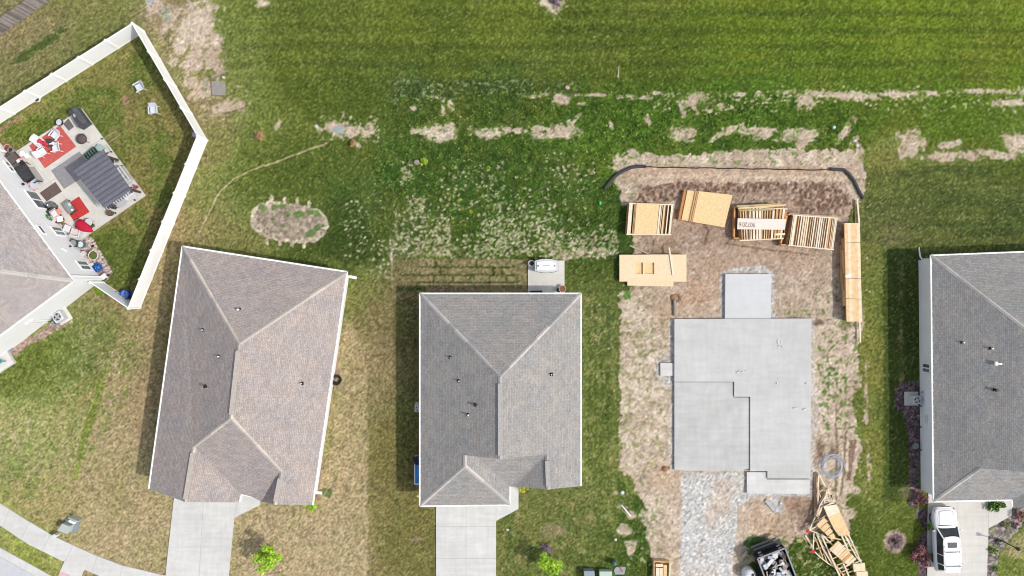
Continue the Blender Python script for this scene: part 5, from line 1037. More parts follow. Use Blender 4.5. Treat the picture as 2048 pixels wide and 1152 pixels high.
for x, y in ((172, 483), (176, 481), (185, 489), (189, 487), (192, 492), (181, 494), (187, 503), (193, 502), (198, 503), (202, 508), (204, 514), (201, 518), (197, 521), (186, 519), (189, 521), (183, 512), (165, 498), (169, 497), (205, 524), (208, 530), (211, 536), (214, 541), (165, 504), (176, 519)):
    p = W(x, y, 0); st_ = MB(); st_.ball(p + V((0, 0, .05)), (rr.uniform(.08, .17), rr.uniform(.07, .13), .09), 8, 5, .15, rr); tag(st_.build('garden_stone', mat('pinkish_stone', pc(226, 208, 208), .85, .2, 6), loc=p), 'pale pinkish rounded stone in the stone bed below the corner house windows', 'stone', 'stones in the stone bed')
for x, y, m_, lb in ((171.5, 482, M_black, 'tiny black pot in the stone bed, nearest the teal pot'), (187, 492, M_black, 'tiny black pot beside the white stones of the bed'), (189, 519.5, mat('ice_blue', (.35, .50, .55), .5), 'ice blue glass ornament below the moss planter')):
    b = MB(); b.lathe(W(x, y, 0), [(.07, 0), (.10, .14), (.08, .15), (.07, .1)], 10); tag(b.build('small_pot', m_, loc=W(x, y, 0)), lb, 'pot')
bowl('tub', 'bright blue round tub with white balls in the fence corner', 'tub', 254.5, 588.5, 0, .38, .5, mat('cobalt_plastic', (.01, .06, .42), .35), mat('blue_white_fill', (.16, .26, .60), .6, .8, 5), .75, taper=.9)
bowl('planter', 'white pot with a dark centre at the foot of the upper white fence', 'pot', 77, 200, 0, .24, .28, M_white, M_dark, .7)
b = MB(); b.lathe(W(393, 270, 0), [(.16, 0), (.24, .3), (.2, .34)], 16); tag(b.build('planter', mat('lilac_pot', (.50, .46, .60), .5), loc=W(393, 270, 0)), 'pale lilac pot in the bend of the white fence', 'pot')
# climber and wall wreath on the corner house
p = wall_hit(97, 436, base, nN); b = MB(); rr = random.Random(6)
for i in range(160):
    a = rr.uniform(0, 6.28); r_ = rr.uniform(.15, .32); q = p + dnb * (r_ * math.cos(a)) + V((0, 0, r_ * 1.1 * math.sin(a))) + nN * rr.uniform(.02, .12); u = V((rr.gauss(0, 1), rr.gauss(0, 1), rr.gauss(0, 1))).normalized(); w = u.cross(nN).normalized(); b.face(q - u * .06, q - w * .03, q + u * .06, q + w * .03)
tag(b.build('wreath', mat('wreath_green', (.03, .26, .04), .7), loc=p), 'bright green leafy wreath hanging on the house wall above the loveseat', 'wreath')
# ---------------------------------------------------------------- air conditioners
def ac_unit(label, px, py, rz, pad=1.15, unit=.80, off=(-.08, 0)):
    p = W(px, py, 0); t = thing('air_conditioner', label, 'air conditioner', p, 'air conditioners beside the houses'); ORG[t.name] = V((0, 0, 0))
    b = MB(); b.box((0, 0, 0), (pad, pad, .08), z0=True); b.build('pad', M_patio, t, bevel=.03); ox, oy = off
    b = MB(); b.box((ox, oy, .08), (unit, unit, .72), z0=True); b.build('cabinet', M_lgrey, t, bevel=.05)
    b = MB(); b.lathe((ox, oy, .80), [(unit * .46, 0), (unit * .46, .035), (unit * .38, .035), (unit * .37, .0)], 24, close=False); b.build('fan_ring', M_lgrey, t)
    b = MB(); b.lathe((ox, oy, .80), [(unit * .37, .0), (unit * .37, .006)], 20); b.build('fan_well', M_dark, t)
    b = MB()
    for i in range(4):
        a = i * math.pi / 2 + .4; b.bar((ox, oy, .815), (ox + math.cos(a) * unit * .34, oy + math.sin(a) * unit * .34, .815), .15, .01)
    b.lathe((ox, oy, .81), [(.12, 0), (.11, .03), (.03, .05)], 12); b.build('fan', M_steel, t); t.location = p; t.rotation_euler = (0, 0, math.radians(rz)); return t
ac_unit('air conditioner on a pale pad against the corner house', 127, 632, 32)
ac_unit('air conditioner on a rounded pad in the mulch beside the east house', 1822, 797, 0, 1.12, .66, (.12, -.02))
ac_unit('air conditioner half hidden under the eave of the middle house', 841, 814, 0, .8, .62)
obox('meter_box', 'open grey utility box with black cables beside the corner house air conditioner', 'utility box', (107, 649), (118, 643), .42, 0, .35, M_grey, .02)
b = MB()
for i in range(5): b.tube([W(108 + i * 2, 646 - i, .36), W(109 + i * 2, 644 - i, .5), W(111 + i * 1.6, 648 - i, .38)], .035, 6)
tag(b.build('cable_bundle', M_black, loc=W(112, 645, .3)), 'black cables lying on the open grey utility box', 'cables')
b = MB(); b.lathe(W(1830, 891, 0), [(.2, 0), (.22, .25), (.18, .3)], 10); b.ball(W(1832, 888, .35), .12, 8, 5); b.box(W(1828, 893, .0), (.3, .3, .28), z0=True); tag(b.build('garden_ornament', M_utility_d, loc=W(1830, 891, 0)), 'small grey ornament in the mulch bed against the east house', 'ornament')
# pale porch in the lower left with a teal chair
b = MB(); b.prism(Wl([(-60, 745), (-12, 694), (8, 692), (28, 726), (0, 744), (-40, 772)], .35), -.1, .35); tag(b.build('porch_slab', M_conc, loc=W(0, 720, 0)), 'raised white porch slab cut off by the left edge', 'porch')
c5 = chair_proto('teal armchair on the raised white porch at the left edge', mat('teal_resin', (.05, .24, .25), .5, .2, 6), W(1, 722, .35), 40, False, None, .7)
b = MB(); b.lathe(W(23, 697, 0), [(.16, 0), (.22, .3), (.17, .33)], 10); b.box(W(26, 692, 0), (.25, .18, .4), rz=.5, z0=True); tag(b.build('spigot_box', M_utility_d, loc=W(23, 697, 0)), 'grey meter housing by the corner house wall above the porch', 'utility box')

# ---------------------------------------------------------------- utilities in the lawns
def ut_box(name, label, pts, h, m, lid=.06, grp=None, pad=None):
    b = MB(); P_ = Wl(pts, 0); c = sum(P_, V((0, 0, 0))) / len(P_); t = thing(name, label, 'utility box', c, grp); b.prism([c + (q - c) * .96 for q in P_], 0, h - lid); b.build('cabinet', m, t, bevel=.02); b = MB(); b.prism(P_, h - lid, h); b.build('lid', m, t, bevel=.02)
    return t
t = ut_box('transformer', 'pad-mounted transformer with a sloping lid on the tan lawn', [(126, 1055), (135, 1041), (151, 1047), (145, 1062)], .85, M_utility, .08)
b = MB(); b.prism(Wl([(138, 1032), (162, 1042), (156, 1062), (146, 1066), (124, 1054)], 0), -.05, .12); b.build('pad', M_utility_d, t); b = MB(); b.bar(W(141, 1033, .45), W(161, 1041, .45), .08, .75); b.build('open_door', M_utility, t); b = MB(); b.box(W(147, 1042, .2), (.5, .2, .3), rz=-.4, z0=True); b.build('terminal', M_white, t)
ut_box('pedestal', 'small pale utility pedestal at the sidewalk edge beside the transformer', [(110, 1070), (117, 1063), (123, 1066), (117, 1073)], .7, mat('pale_utility', pc(232, 238, 230), .5))
ut_box('utility_cabinet', 'grey ribbed utility cabinet at the bottom edge, the left one of two', [(1166, 1136), (1187, 1136), (1189, 1160), (1168, 1160)], .75, mat('blue_grey_box', pc(160, 172, 182), .5), .1, 'utility cabinets at the bottom edge')
ut_box('utility_cabinet', 'pale green utility cabinet at the bottom edge, the right one of two', [(1197, 1137), (1222, 1137), (1222, 1162), (1197, 1162)], .7, mat('mint_box', pc(200, 220, 204), .5), .1, 'utility cabinets at the bottom edge')
b = MB(); b.prism(Wl([(1228, 1140), (1232, 1134), (1252, 1134), (1249, 1149), (1230, 1149)], .08), -.1, .08); tag(b.build('vault_lid', mat('lid_grey', pc(170, 176, 180), .8, .08), loc=W(1240, 1142, 0)), 'flat grey utility vault lid right of the pale green cabinet', 'vault lid')
b = MB(); b.bar(W(1239, 1133, .11), W(1245, 1144, .11), .06, .04); tag(b.build('stick', mat('red_paint', (.45, .04, .05), .6), loc=W(1242, 1138, .1)), 'thin red stick lying on the flat grey vault lid', 'stick')
b = MB(); p = W(1227, 1122, 0); b.lathe(p, [(.20, 0), (.20, .6), (.14, .72), (.03, .76)], 16); tag(b.build('pedestal', mat('dark_teal', (.06, .12, .12), .4), loc=p), 'dark green round utility pedestal above the vault lid', 'pedestal')
t = thing('utility_vault', 'square grey concrete vault lid in the bare patch right of the white fence', 'vault lid', W(436, 176, 0)); b = MB(); b.prism(Wl([(422, 162), (446, 162), (450, 166), (450, 190), (424, 191)], .18), -.1, .18); b.build('lid', mat('vault_grey', pc(160, 156, 148), .85, .1, 4), t, bevel=.02)
for x, y in ((429, 176), (444, 170)): b = MB(); b.lathe(W(x, y, .18), [(.03, 0), (.03, .012)], 8); b.build('bolt', M_steel, t)
for i, (a, c) in enumerate((((423, 154), (452, 142)), ((424, 157), (458, 141)))):
    obox('plank', ('pale' if i == 0 else 'grey') + ' wooden plank above the square vault lid, the ' + ('upper' if i == 0 else 'lower') + ' of two', 'plank', a, c, .10, .0, .06 + .02 * i, mat('old_plank' if i else 'old_plank_pale', pc(188, 172, 160) if i == 0 else pc(160, 148, 140), .9, .15, 3), 0, group='planks by the vault lid')
b = MB(); p = W(677, 259, 0); b.lathe(p, [(.50, 0), (.50, .04), (.40, .05), (.39, .04), (.05, .05)], 24, sy=.62); tag(b.build('manhole_cover', mat('manhole_blue_grey', pc(168, 178, 176), .8, .12, 4), loc=p), 'oval blue-grey manhole cover in a bare patch of the back lawn', 'manhole cover')
def stone(label, x, y, r, col=(214, 206, 196), name='stone', grp=None):
    rr = random.Random(int(x * 7 + y)); b = MB(); p = W(x, y, 0); b.ball(p + V((0, 0, r * .3)), (r, r * rr.uniform(.7, .95), r * .6), 9, 6, .15, rr); return tag(b.build(name, mat('stone_%d_%d_%d' % col, pc(*col), .85, .15, 6), loc=p), label, 'stone', grp)
stone('round pale stone left of the manhole cover patch', 633, 253, .18); stone('pale stone beside the yellow-green sapling', 834, 325, .26, (190, 176, 160)); stone('small white stone above the vault lid, at the ends of the planks', 447, 155, .15, (232, 232, 230))
stone('flat pinkish stone among the dark weeds', 1134, 175, .22, (214, 186, 176)); stone('white stone on the bare patch edge above the pipe end, upper one', 1709, 282, .16, (232, 230, 226), grp='white stones by the bare patch'); stone('white stone on the bare patch edge above the pipe end, lower one', 1714, 291, .15, (232, 230, 226), grp='white stones by the bare patch')
stone('pale stone on the front lawn of the middle house beside the driveway', 1015, 1059, .12, (236, 230, 220))
b = MB(); b.lathe(W(1666, 256, 0), [(.12, 0), (.12, .3), (.10, .32)], 12); tag(b.build('pipe_riser', mat('mint_white', pc(214, 240, 238), .5), loc=W(1666, 256, 0)), 'short mint-white capped pipe standing in the tall grass', 'pipe')
b = MB(); b.ball(W(1200.5, 406, .12), (.11, .17, .10), 10, 6); tag(b.build('ball', mat('bright_green', (.06, .55, .12), .4), loc=W(1200.5, 406, 0)), 'small bright green ball in the grass left of the dirt lot', 'ball')
t = thing('survey_stake', 'leaning white survey stake at the edge of the mown field', 'stake', W(1237, 152, 0)); b = MB(); b.bar(W(1237, 152, 0), W(1238, 133, .55), .07, .05, up=(1, 0, 0)); b.build('stake', mat('pale_stake', pc(226, 214, 200), .8), t); b = MB(); b.bar(W(1236, 150, .02), W(1236, 155, .06), .16, .04); b.build('footing', mat('pinky_clay', pc(206, 172, 150), .9), t)
# loose pipes and debris west of the lot
t = thing('downspout_piece', 'loose black and white downspout piece lying in the weeds', 'pipe', W(1252, 1020, 0)); b = MB(); b.bar(W(1244, 1010, .08), W(1262, 1032, .08), .13, .08); b.build('channel', M_white, t); b = MB(); b.bar(W(1245, 1009.5, .13), W(1262.5, 1030, .13), .05, .03); b.build('seam', M_black, t)
stone('white plastic scrap in the weeds above the loose downspout piece', 1244.5, 985, .16, (236, 238, 240), 'plastic_scrap'); stone('small white scrap in the weeds below the loose downspout piece', 1231, 1079, .12, (236, 238, 236), 'plastic_scrap')
b = MB(); b.tube([W(1349.5, 631, .12), W(1349, 600, .14)], .13, 12); tag(b.build('drain_pipe', mat('silty_pipe', pc(158, 150, 136), .6, .1), loc=W(1349, 615, 0)), 'short thick drain pipe on the dirt above the foundation corner', 'pipe')
b = MB(); b.ball(W(1348, 595, 0), (.34, .28, .16), 12, 6, .1, random.Random(3)); tag(b.build('dirt_mound', mat('mound_soil', pc(168, 136, 108), .95, .25, 5, .5), loc=W(1348, 595, 0)), 'small brown earth mound at the end of the thick drain pipe', 'mound')
def ring_coil(name, label, cat, px, py, r, tr, n, m, z=0, jit=.04, seed=1, sy=1.0):
    rr = random.Random(seed); p = W(px, py, z); t = thing(name, label, cat, p)
    for k in range(n):
        c = p + V((rr.uniform(-jit, jit), rr.uniform(-jit, jit), tr + (k % 3) * tr * 1.6)); q = r * (1 + rr.uniform(-.12, .12)); pts = [c + V((math.cos(a) * q, math.sin(a) * q * sy, .02 * math.sin(3 * a + k))) for a in [2 * math.pi * i / 28 for i in range(29)]]
        b = MB(); b.tube(pts, tr, 6); b.build('loop', m, t)
    return t
ring_coil('corrugated_hose', 'coil of black corrugated hose against the tilted house wall', 'hose', 673, 760, .34, .055, 7, M_black, jit=.07, seed=2)
ring_coil('conduit_coil', 'large loose coil of blue-grey conduit right of the foundation', 'coil', 1663.5, 932, .80, .016, 9, mat('blue_grey_conduit', (.42, .47, .56), .5), jit=.16, seed=5)
b = MB(); rr = random.Random(2); b.tube([W(1656, 952, .04), W(1663, 957, .05), W(1672, 953, .04), W(1678, 950, .04)], .03, 6); tag(b.build('conduit', mat('blue_grey_conduit', (.3, .35, .44)), loc=W(1665, 953, 0)), 'loose end of conduit just below the blue-grey coil', 'conduit')
# silt fence
t = thing('silt_fence', 'low black silt fence across the back of the dirt lot', 'silt fence', W(1460, 336, 0)); a = W(1284, 334.5); c = W(1664, 341); b = MB(); n_ = 24
for i in range(n_):
    s = a + (c - a) * (i / n_); e = a + (c - a) * ((i + 1) / n_); w_ = .03 * math.sin(i * 1.7); b.bar(s + V((0, w_, .14)), e + V((0, .03 * math.sin((i + 1) * 1.7), .14)), .035, .28)
b.build('fabric', mat('black_geotextile', (.03, .025, .025), .8, .2), t)
for i in range(9): b = MB(); q = a + (c - a) * ((i + .4) / 9); b.bar(q + V((-.04, .05, 0)), q + V((.10, .10, .5)), .04, .04, up=(0, 1, 0)); b.build('stake', mat('stake_wood', (.40, .30, .22), .8), t)
for pts, lb in (([(1209, 378), (1218, 366), (1230, 352), (1246, 342), (1262, 335), (1275, 332.5), (1292, 333)], 'thick black drain sock curving down at the left end of the silt fence'), ([(1660, 338), (1676, 339), (1688, 339.5), (1698, 348), (1707, 360), (1714, 374), (1720, 386), (1727, 397)], 'thick black drain sock curving down at the right end of the silt fence')):
    b = MB(); P_ = [W(x, y, .12) for x, y in pts]; pp = []
    for i in range(len(P_) - 1):
        for k in range(6): pp.append(P_[i].lerp(P_[i + 1], k / 6))
    pp.append(P_[-1]); b.tube(pp, [.125 + .016 * (i % 2) for i in range(len(pp))], 10); tag(b.build('drain_sock', M_dark, loc=P_[3]), lb, 'drain sock', 'drain socks at the ends of the silt fence')

# ---------------------------------------------------------------- lumber
def lum(name, c, v=.12): return mat(name, pc(*c), .75, v, 3, stretch=(1, 1, 1))
Lw = [lum('pine_a', (254, 232, 196)), lum('pine_b', (250, 212, 162)), lum('pine_c', (255, 240, 214)), lum('pine_d', (226, 176, 122)), lum('pine_e', (206, 150, 98))]
M_osb = mat('osb', pc(252, 220, 166), .85, .14, 9, detail=6); M_osb2 = mat('osb_edge', pc(206, 148, 92), .85, .2, 6); M_osbp = mat('osb_pale', pc(254, 228, 190), .85, .10, 9, detail=6)
class Quad:
    def __init__(s, c, z): s.c = [W(x, y, z) for x, y in c]; s.z = z
    def at(s, u, v, z=None):
        p = (s.c[0] * (1 - u) + s.c[1] * u) * (1 - v) + (s.c[3] * (1 - u) + s.c[2] * u) * v
        if z is not None: p = V((p.x, p.y, z))
        return p
def framed_wall(t, Q_, z, us, m_i, rnd, plates=True, th=.09, w=.14, u0=0, u1=1, v0=0, v1=1):
    """one nailed stud panel lying flat: plates along u at v0/v1, studs along v"""
    if plates:
        for v in (v0 + .012, v1 - .012):
            b = MB(); b.bar(Q_.at(u0, v, z), Q_.at(u1, v, z), .09, th); b.build('plate', Lw[m_i], t)
    for u in us:
        b = MB(); b.bar(Q_.at(u, v0 + .03, z), Q_.at(u, v1 - .03, z), w * .35 if rnd.random() < .6 else w, th); b.build('stud', Lw[rnd.choice([0, 1, 2, 2, 3])], t)
def stack_base(t, Q_, z0, z1, rnd, n=7, inset_=.02, mats_=(1, 3, 4)):
    """the lower panels of the stack, as layers of edge boards"""
    k = 0; zz = z0
    while zz < z1 - .04:
        du = rnd.uniform(-.012, .012)
        for v in (.02 + inset_, .98 - inset_): b = MB(); b.bar(Q_.at(inset_ + du, v, zz + .045), Q_.at(1 - inset_ + du, v, zz + .045), .09, .085); b.build('layer_board', Lw[rnd.choice(mats_)], t)
        for u in [inset_ + du + (1 - 2 * inset_) * i / n for i in range(n + 1)]: b = MB(); b.bar(Q_.at(u, .06, zz + .045), Q_.at(u, .94, zz + .045), rnd.choice([.05, .05, .12]), .085); b.build('layer_board', Lw[rnd.choice(mats_)], t)
        zz += .11
# panel stack with an OSB sheet on top
rnd = random.Random(21); QA = Quad([(1258, 405.5), (1349, 408.5), (1342.5, 470), (1253, 469.5)], .85)
t = thing('wall_panel_stack', 'stack of framed wall panels with a wide pale board on top, leftmost of the row', 'lumber stack', W(1298, 437, 0), 'stacks of wall panels in a row')
stack_base(t, QA, .0, .66, rnd, 6); framed_wall(t, QA, .75, [.03, .07, .13, .17, .60, .65, .70, .74, .79, .88, .955], 2, rnd)
for u in (.955, .875): b = MB(); b.bar(QA.at(u, .02, .80), QA.at(u, .98, .80), .14 if u > .9 else .09, .05); b.build('stud', Lw[2], t)
b = MB(); b.prism([QA.at(.17, .0), QA.at(.665, .012), QA.at(.665, .985), QA.at(.17, .985)], .83, .85); b.build('osb_sheet', M_osb, t)
# tilted OSB stack
QB = Quad([(1369, 379), (1465, 390), (1449, 454.5), (1357, 439)], .62); t = thing('osb_stack', 'skewed stack of OSB-faced wall panels, second from the left', 'lumber stack', W(1411, 415, 0), 'stacks of wall panels in a row')
stack_base(t, QB, 0, .36, rnd, 5, .01, (3, 4, 3)); b = MB(); b.prism([QB.at(0, 0), QB.at(1, 0), QB.at(1, 1), QB.at(0, 1)], .36, .44); b.build('panel', M_osb2, t)
b = MB(); b.prism([QB.at(.07, .005), QB.at(.98, .005), QB.at(.98, .985), QB.at(.07, .985)], .44, .52); b.build('panel', M_osb, t)
for u in (.245, .285): b = MB(); b.bar(QB.at(u, .0, .56), QB.at(u, 1, .56), .10, .09); b.build('plate', Lw[3], t)
b = MB(); b.prism([QB.at(.305, .0), QB.at(1.0, .0), QB.at(1.0, 1.0), QB.at(.305, 1.0)], .56, .62); b.build('panel', M_osb, t)
# stack with the lettered board
QC = Quad([(1474, 412), (1576, 417), (1568, 477.5), (1480, 482)], .9); t = thing('wall_panel_stack', 'stack of stud wall panels with a white lettered board across it', 'lumber stack', W(1522, 447, 0), 'stacks of wall panels in a row')
stack_base(t, Quad([(1471, 412), (1576, 417), (1568, 477.5), (1470, 477)], .9), 0, .68, rnd, 8, .0); b = MB(); b.prism([QC.at(.03, .05), QC.at(.97, .05), QC.at(.97, .95), QC.at(.03, .95)], .60, .70); b.build('panel', lum('shaded_pine', (206, 160, 112), .3), t); framed_wall(t, QC, .78, [.06, .12, .17, .24, .27, .33, .40, .46, .50, .56, .61, .66, .73, .80, .87, .93], 0, rnd, w=.16)  # shaded_pine sheet: filler added so gaps between studs read brown, not black
for i, (a, c) in enumerate((((1474, 412.5), (1560, 408)), ((1476, 417), (1572, 410)), ((1478, 421), (1550, 419)))): b = MB(); b.bar(W(*a, .86), W(*c, .88 + .02 * i), .13, .04); b.build('plate', [lum('greenish_pine', (196, 184, 130)), Lw[1], lum('greenish_pine', (196, 184, 130))][i], t)
b = MB(); b.prism(Wl([(1475.5, 436.5), (1572, 438), (1569.5, 459.5), (1474.5, 458.5)], .95), .92, .95); bd = b.build('lettered_board', mat('white_board', pc(250, 240, 228), .8, .04), t)
fc_ = bpy.data.curves.new('lettering', 'FONT'); fc_.body = '90720:6'; fc_.size = .52; fc_.extrude = .003; fc_.align_x = 'CENTER'; fc_.align_y = 'CENTER'; fo = bpy.data.objects.new('lettering', fc_); sc.collection.objects.link(fo); fo.parent = bd
fc_.materials.append(mat('pencil_brown', (.22, .15, .12), .8)); bpy.context.view_layer.update()
me_ = bpy.data.meshes.new_from_object(fo.evaluated_get(bpy.context.evaluated_depsgraph_get())); bpy.data.objects.remove(fo); fo = bpy.data.objects.new('lettering', me_); sc.collection.objects.link(fo); fo.parent = bd
fo.location = W(1494, 449, .957) - ORG[t.name]; fo.rotation_euler = (0, 0, math.pi - .02); fo.scale = (.8, 1, 1)
b = MB(); b.bar(W(1549, 469, .90), W(1570, 468, .90), .16, .04); b.build('stud', Lw[2], t)
# slatted stack on the right
QD = Quad([(1586, 429.5), (1677, 435.5), (1668, 500), (1577, 491)], .85); t = thing('wall_panel_stack', 'stack of closely studded wall panels, rightmost of the row', 'lumber stack', W(1625, 465, 0), 'stacks of wall panels in a row')
stack_base(t, Quad([(1576, 427), (1674, 434), (1666, 497), (1562, 490)], .85), 0, .66, rnd, 8, .0, (3, 4, 3)); b = MB(); b.prism([QD.at(.02, .03), QD.at(.98, .03), QD.at(.98, .97), QD.at(.02, .97)], .60, .69); b.build('panel', lum('shaded_pine', (206, 160, 112), .3), t); framed_wall(t, QD, .76, [.03, .08, .15, .20, .26, .31, .35, .41, .46, .51, .56, .61, .66, .70, .75, .80, .84, .89, .93, .98], 2, rnd, w=.12)  # same added filler sheet below the studs, keeping the gaps from going black
for i in range(7): u = .05 + i * .15; b = MB(); b.bar(QD.at(u, .02, .82), QD.at(u, .98, .82), .10, .05); b.build('stud', Lw[2], t)
b = MB(); b.bar(QD.at(-.08, -.03, .80), QD.at(.98, -.02, .80), .10, .05); b.build('plate', lum('greyed_pine', (200, 178, 150)), t)
# OSB sheets by the west edge
t = thing('osb_stack', 'flat pile of OSB sheets with two window cut-outs, below the leftmost panel stack', 'lumber stack', W(1306, 536, 0)); b = MB(); b.prism(Wl([(1255, 540), (1347, 540), (1347, 573), (1255, 571)], .3), .0, .3); b.build('lower_sheet', M_osbp, t)
X = [1239, 1271, 1287, 1290, 1308, 1373]; b = MB()
for r4 in ([(1239, 509.5), (1271, 509.5), (1271, 563), (1239, 563)], [(1308.5, 509), (1373, 509), (1373, 563.5), (1308.5, 563)], [(1271, 509.5), (1308.5, 509), (1308.5, 525), (1271, 525)], [(1271, 548), (1308.5, 548), (1308.5, 563), (1271, 563)], [(1286, 525), (1289, 525), (1289, 548), (1286, 548)]): b.prism(Wl(r4, .5), .32, .5)
b.build('upper_sheet', M_osbp, t)
b = MB(); b.prism(Wl([(1270, 524), (1309, 524), (1309, 549), (1270, 549)], .36), .305, .36); b.build('middle_sheet', M_osb2 if False else M_osb, t)
obox('timber', 'pale timber leaning across the right half of the OSB sheets', 'timber', (1338, 495), (1346, 551), .11, .5, .09, Lw[2], 0); obox('timber', 'grey timber on the dirt touching the top edge of the OSB sheets', 'timber', (1259, 491), (1304, 511), .10, .1, .09, lum('grey_pine', (206, 180, 160)), 0)
# long lumber pile
t = thing('lumber_pile', 'long narrow banded lumber pile along the right edge of the dirt lot', 'lumber stack', W(1705, 545, 0))
for i in range(5):
    u0, u1 = i / 5, (i + 1) / 5; b = MB(); a = [1688 + 31 * (u0 + .5 / 5), 446]; c = [1692.5 + 31 * (u0 + .5 / 5), 643]; b.bar(W(a[0], a[1], .82), W(c[0], c[1], .82), 31 / 5 * .0401 - .004, .14); b.build('board', [Lw[1], Lw[0], lum('pine_f', (252, 216, 166)), Lw[1], Lw[0]][i], t)
for k in range(4): b = MB(); b.bar(W(1704, 447, .08 + k * .18), W(1708, 642, .08 + k * .18), 1.22 - .03 * k, .17); b.build('board_layer', [Lw[3], Lw[4], Lw[3], Lw[1]][k], t)
for y in (484, 556, 597): b = MB(); b.bar(W(1687.5 + (y - 446) * .022, y, .90), W(1720 + (y - 446) * .022, y + 1.5, .90), .025, .01); b.build('strap', M_black, t)
b = MB(); b.prism(Wl([(1690, 552), (1701, 547), (1703, 552), (1693, 556)], .90), .895, .905); b.build('paper_tag', M_white, t)
for i, (y0, y1, x, z) in enumerate(((477, 612, 1684, .5), (490, 575, 1680.5, .3), (500, 548, 1682, .62), (540, 580, 1681, .45))): obox('timber', ['long timber tight against the left side of the lumber pile', 'low outer timber left of the lumber pile', 'short upper timber left of the lumber pile', 'short stepped timber left of the lumber pile'][i], 'timber', (x, y0), (x + 3, y1), .17, .0, z, Lw[3 if i % 2 else 1], 0, group='timbers beside the long lumber pile')
obox('timber', 'single pale board sticking out above the top of the lumber pile', 'timber', (1714, 398), (1718, 446), .12, .25, .06, Lw[2], 0); obox('timber', 'darker board beside the pale one above the lumber pile', 'timber', (1709.5, 400), (1710.5, 446), .08, .05, .06, Lw[3], 0); obox('timber', 'single pale board sticking out below the lumber pile', 'timber', (1719, 643), (1720.5, 685), .12, .25, .06, Lw[2], 0)
# crate at the bottom edge
t = thing('lumber_crate', 'open wooden crate of cut boards at the bottom edge', 'crate', W(1324, 1140, 0)); Z1 = .55
for a, c in (((1307, 1121), (1307, 1175)), ((1307, 1121), (1338, 1122)), ((1338, 1122), (1336, 1175))): b = MB(); b.bar(W(*a, Z1 / 2), W(*c, Z1 / 2), .06, Z1); b.build('side', Lw[1], t)
b = MB(); b.prism(Wl([(1308, 1122), (1337, 1123), (1336, 1175), (1308, 1175)], .2), .05, .2); b.build('floor', Lw[3], t)
for (x0, y0, x1, y1, z, m_) in ((1312, 1128, 1326, 1134, .5, 0), (1312, 1136, 1319, 1158, .5, 2), (1319.5, 1136, 1326, 1158, .5, 0), (1327, 1130, 1334, 1170, .48, 1)): b = MB(); b.prism(Wl([(x0, y0), (x1, y0), (x1, y1), (x0, y1)], z), z - .12, z); b.build('board', Lw[m_], t)
obox('board', 'pale green board leaning against the right side of the wooden crate', 'board', (1341, 1126), (1337, 1175), .16, .45, .05, mat('mint_board', pc(216, 228, 190), .8), 0)
# ---------------------------------------------------------------- roof trusses
def stick(t, name, a, c, z0, z1=None, w=.09, m=0, h=.05): b = MB(); b.bar(W(*a, z0), W(*c, z1 if z1 is not None else z0), w, h); b.build(name, Lw[m], t)
def truss(label, pts, z, rungs=(), webs=(), m=0, w=.09):
    c = W(sum(p[0] for p in pts) / len(pts), sum(p[1] for p in pts) / len(pts), 0); t = thing('roof_truss', label, 'roof truss', c, 'roof trusses piled in the lower right of the lot')
    for i, (a, b_) in enumerate(zip(pts, pts[1:])): stick(t, 'chord', a, b_, z, m=m, w=w)
    for a, b_ in webs: stick(t, 'web', a, b_, z + .005, m=(m + 2) % 3, w=.08)
    return t
truss('narrow pointed roof truss whose tip is nearest the conduit coil', [(1654, 979), (1637.5, 948), (1636, 985), (1636, 1010), (1654, 979)], .35, webs=[((1636, 985), (1652, 977)), ((1641, 995), (1634, 965))], m=2)
truss('roof truss whose kinked left corner carries the upper red flag', [(1655, 976), (1643, 1005), (1619, 1060), (1652, 1074), (1700, 1082), (1663, 992), (1655, 976)], .45, webs=[((1630, 1030), (1658, 996)), ((1626, 1046), (1668, 1022)), ((1619, 1060), (1672, 1034)), ((1640, 1012), (1660, 990)), ((1636, 1035), (1655, 990))], m=0)
truss('long ladder-like roof truss running down the middle of the pile', [(1642, 1068), (1664, 1118), (1682, 1158), (1700, 1158), (1676, 1100), (1642, 1068)], .55, webs=[((1650, 1086), (1668, 1080)), ((1658, 1104), (1678, 1094)), ((1664, 1118), (1682, 1110)), ((1670, 1132), (1690, 1124)), ((1677, 1147), (1697, 1138)), ((1666, 1122), (1688, 1152))], m=2, w=.12)
truss('curved outer roof truss at the left edge of the pile by the lower red flag', [(1628, 1066), (1626, 1100), (1640, 1114), (1658, 1128), (1672, 1136), (1650, 1100), (1634, 1068)], .3, webs=[((1628, 1082), (1640, 1078)), ((1632, 1098), (1648, 1094)), ((1642, 1110), (1655, 1106)), ((1636, 1070), (1654, 1124)), ((1630, 1074), (1646, 1116))], m=2)
truss('roof truss forming the long straight right edge of the pile', [(1662, 990), (1684, 1040), (1706, 1090), (1728, 1138), (1739, 1162), (1722, 1162), (1696, 1100), (1674, 1050), (1662, 990)], .6, webs=[((1684, 1072), (1700, 1064)), ((1686, 1092), (1706, 1082)), ((1696, 1100), (1712, 1100)), ((1706, 1128), (1724, 1120)), ((1712, 1140), (1730, 1134)), ((1688, 1068), (1706, 1092))], m=0, w=.13)
truss('roof truss showing only its ladder rungs at the bottom edge', [(1676, 1138), (1704, 1128), (1716, 1162), (1684, 1166), (1676, 1138)], .4, webs=[((1684, 1150), (1710, 1140)), ((1690, 1134), (1700, 1162))], m=2)
truss('inner roof truss just right of the curved outer one at the lower red flag', [(1633, 1068), (1646, 1098), (1664, 1128), (1676, 1142), (1662, 1112), (1645, 1078), (1633, 1068)], .42, webs=[((1637, 1078), (1648, 1084)), ((1642, 1090), (1655, 1098)), ((1650, 1104), (1660, 1110)), ((1656, 1114), (1668, 1122)), ((1664, 1128), (1672, 1132))], m=2)
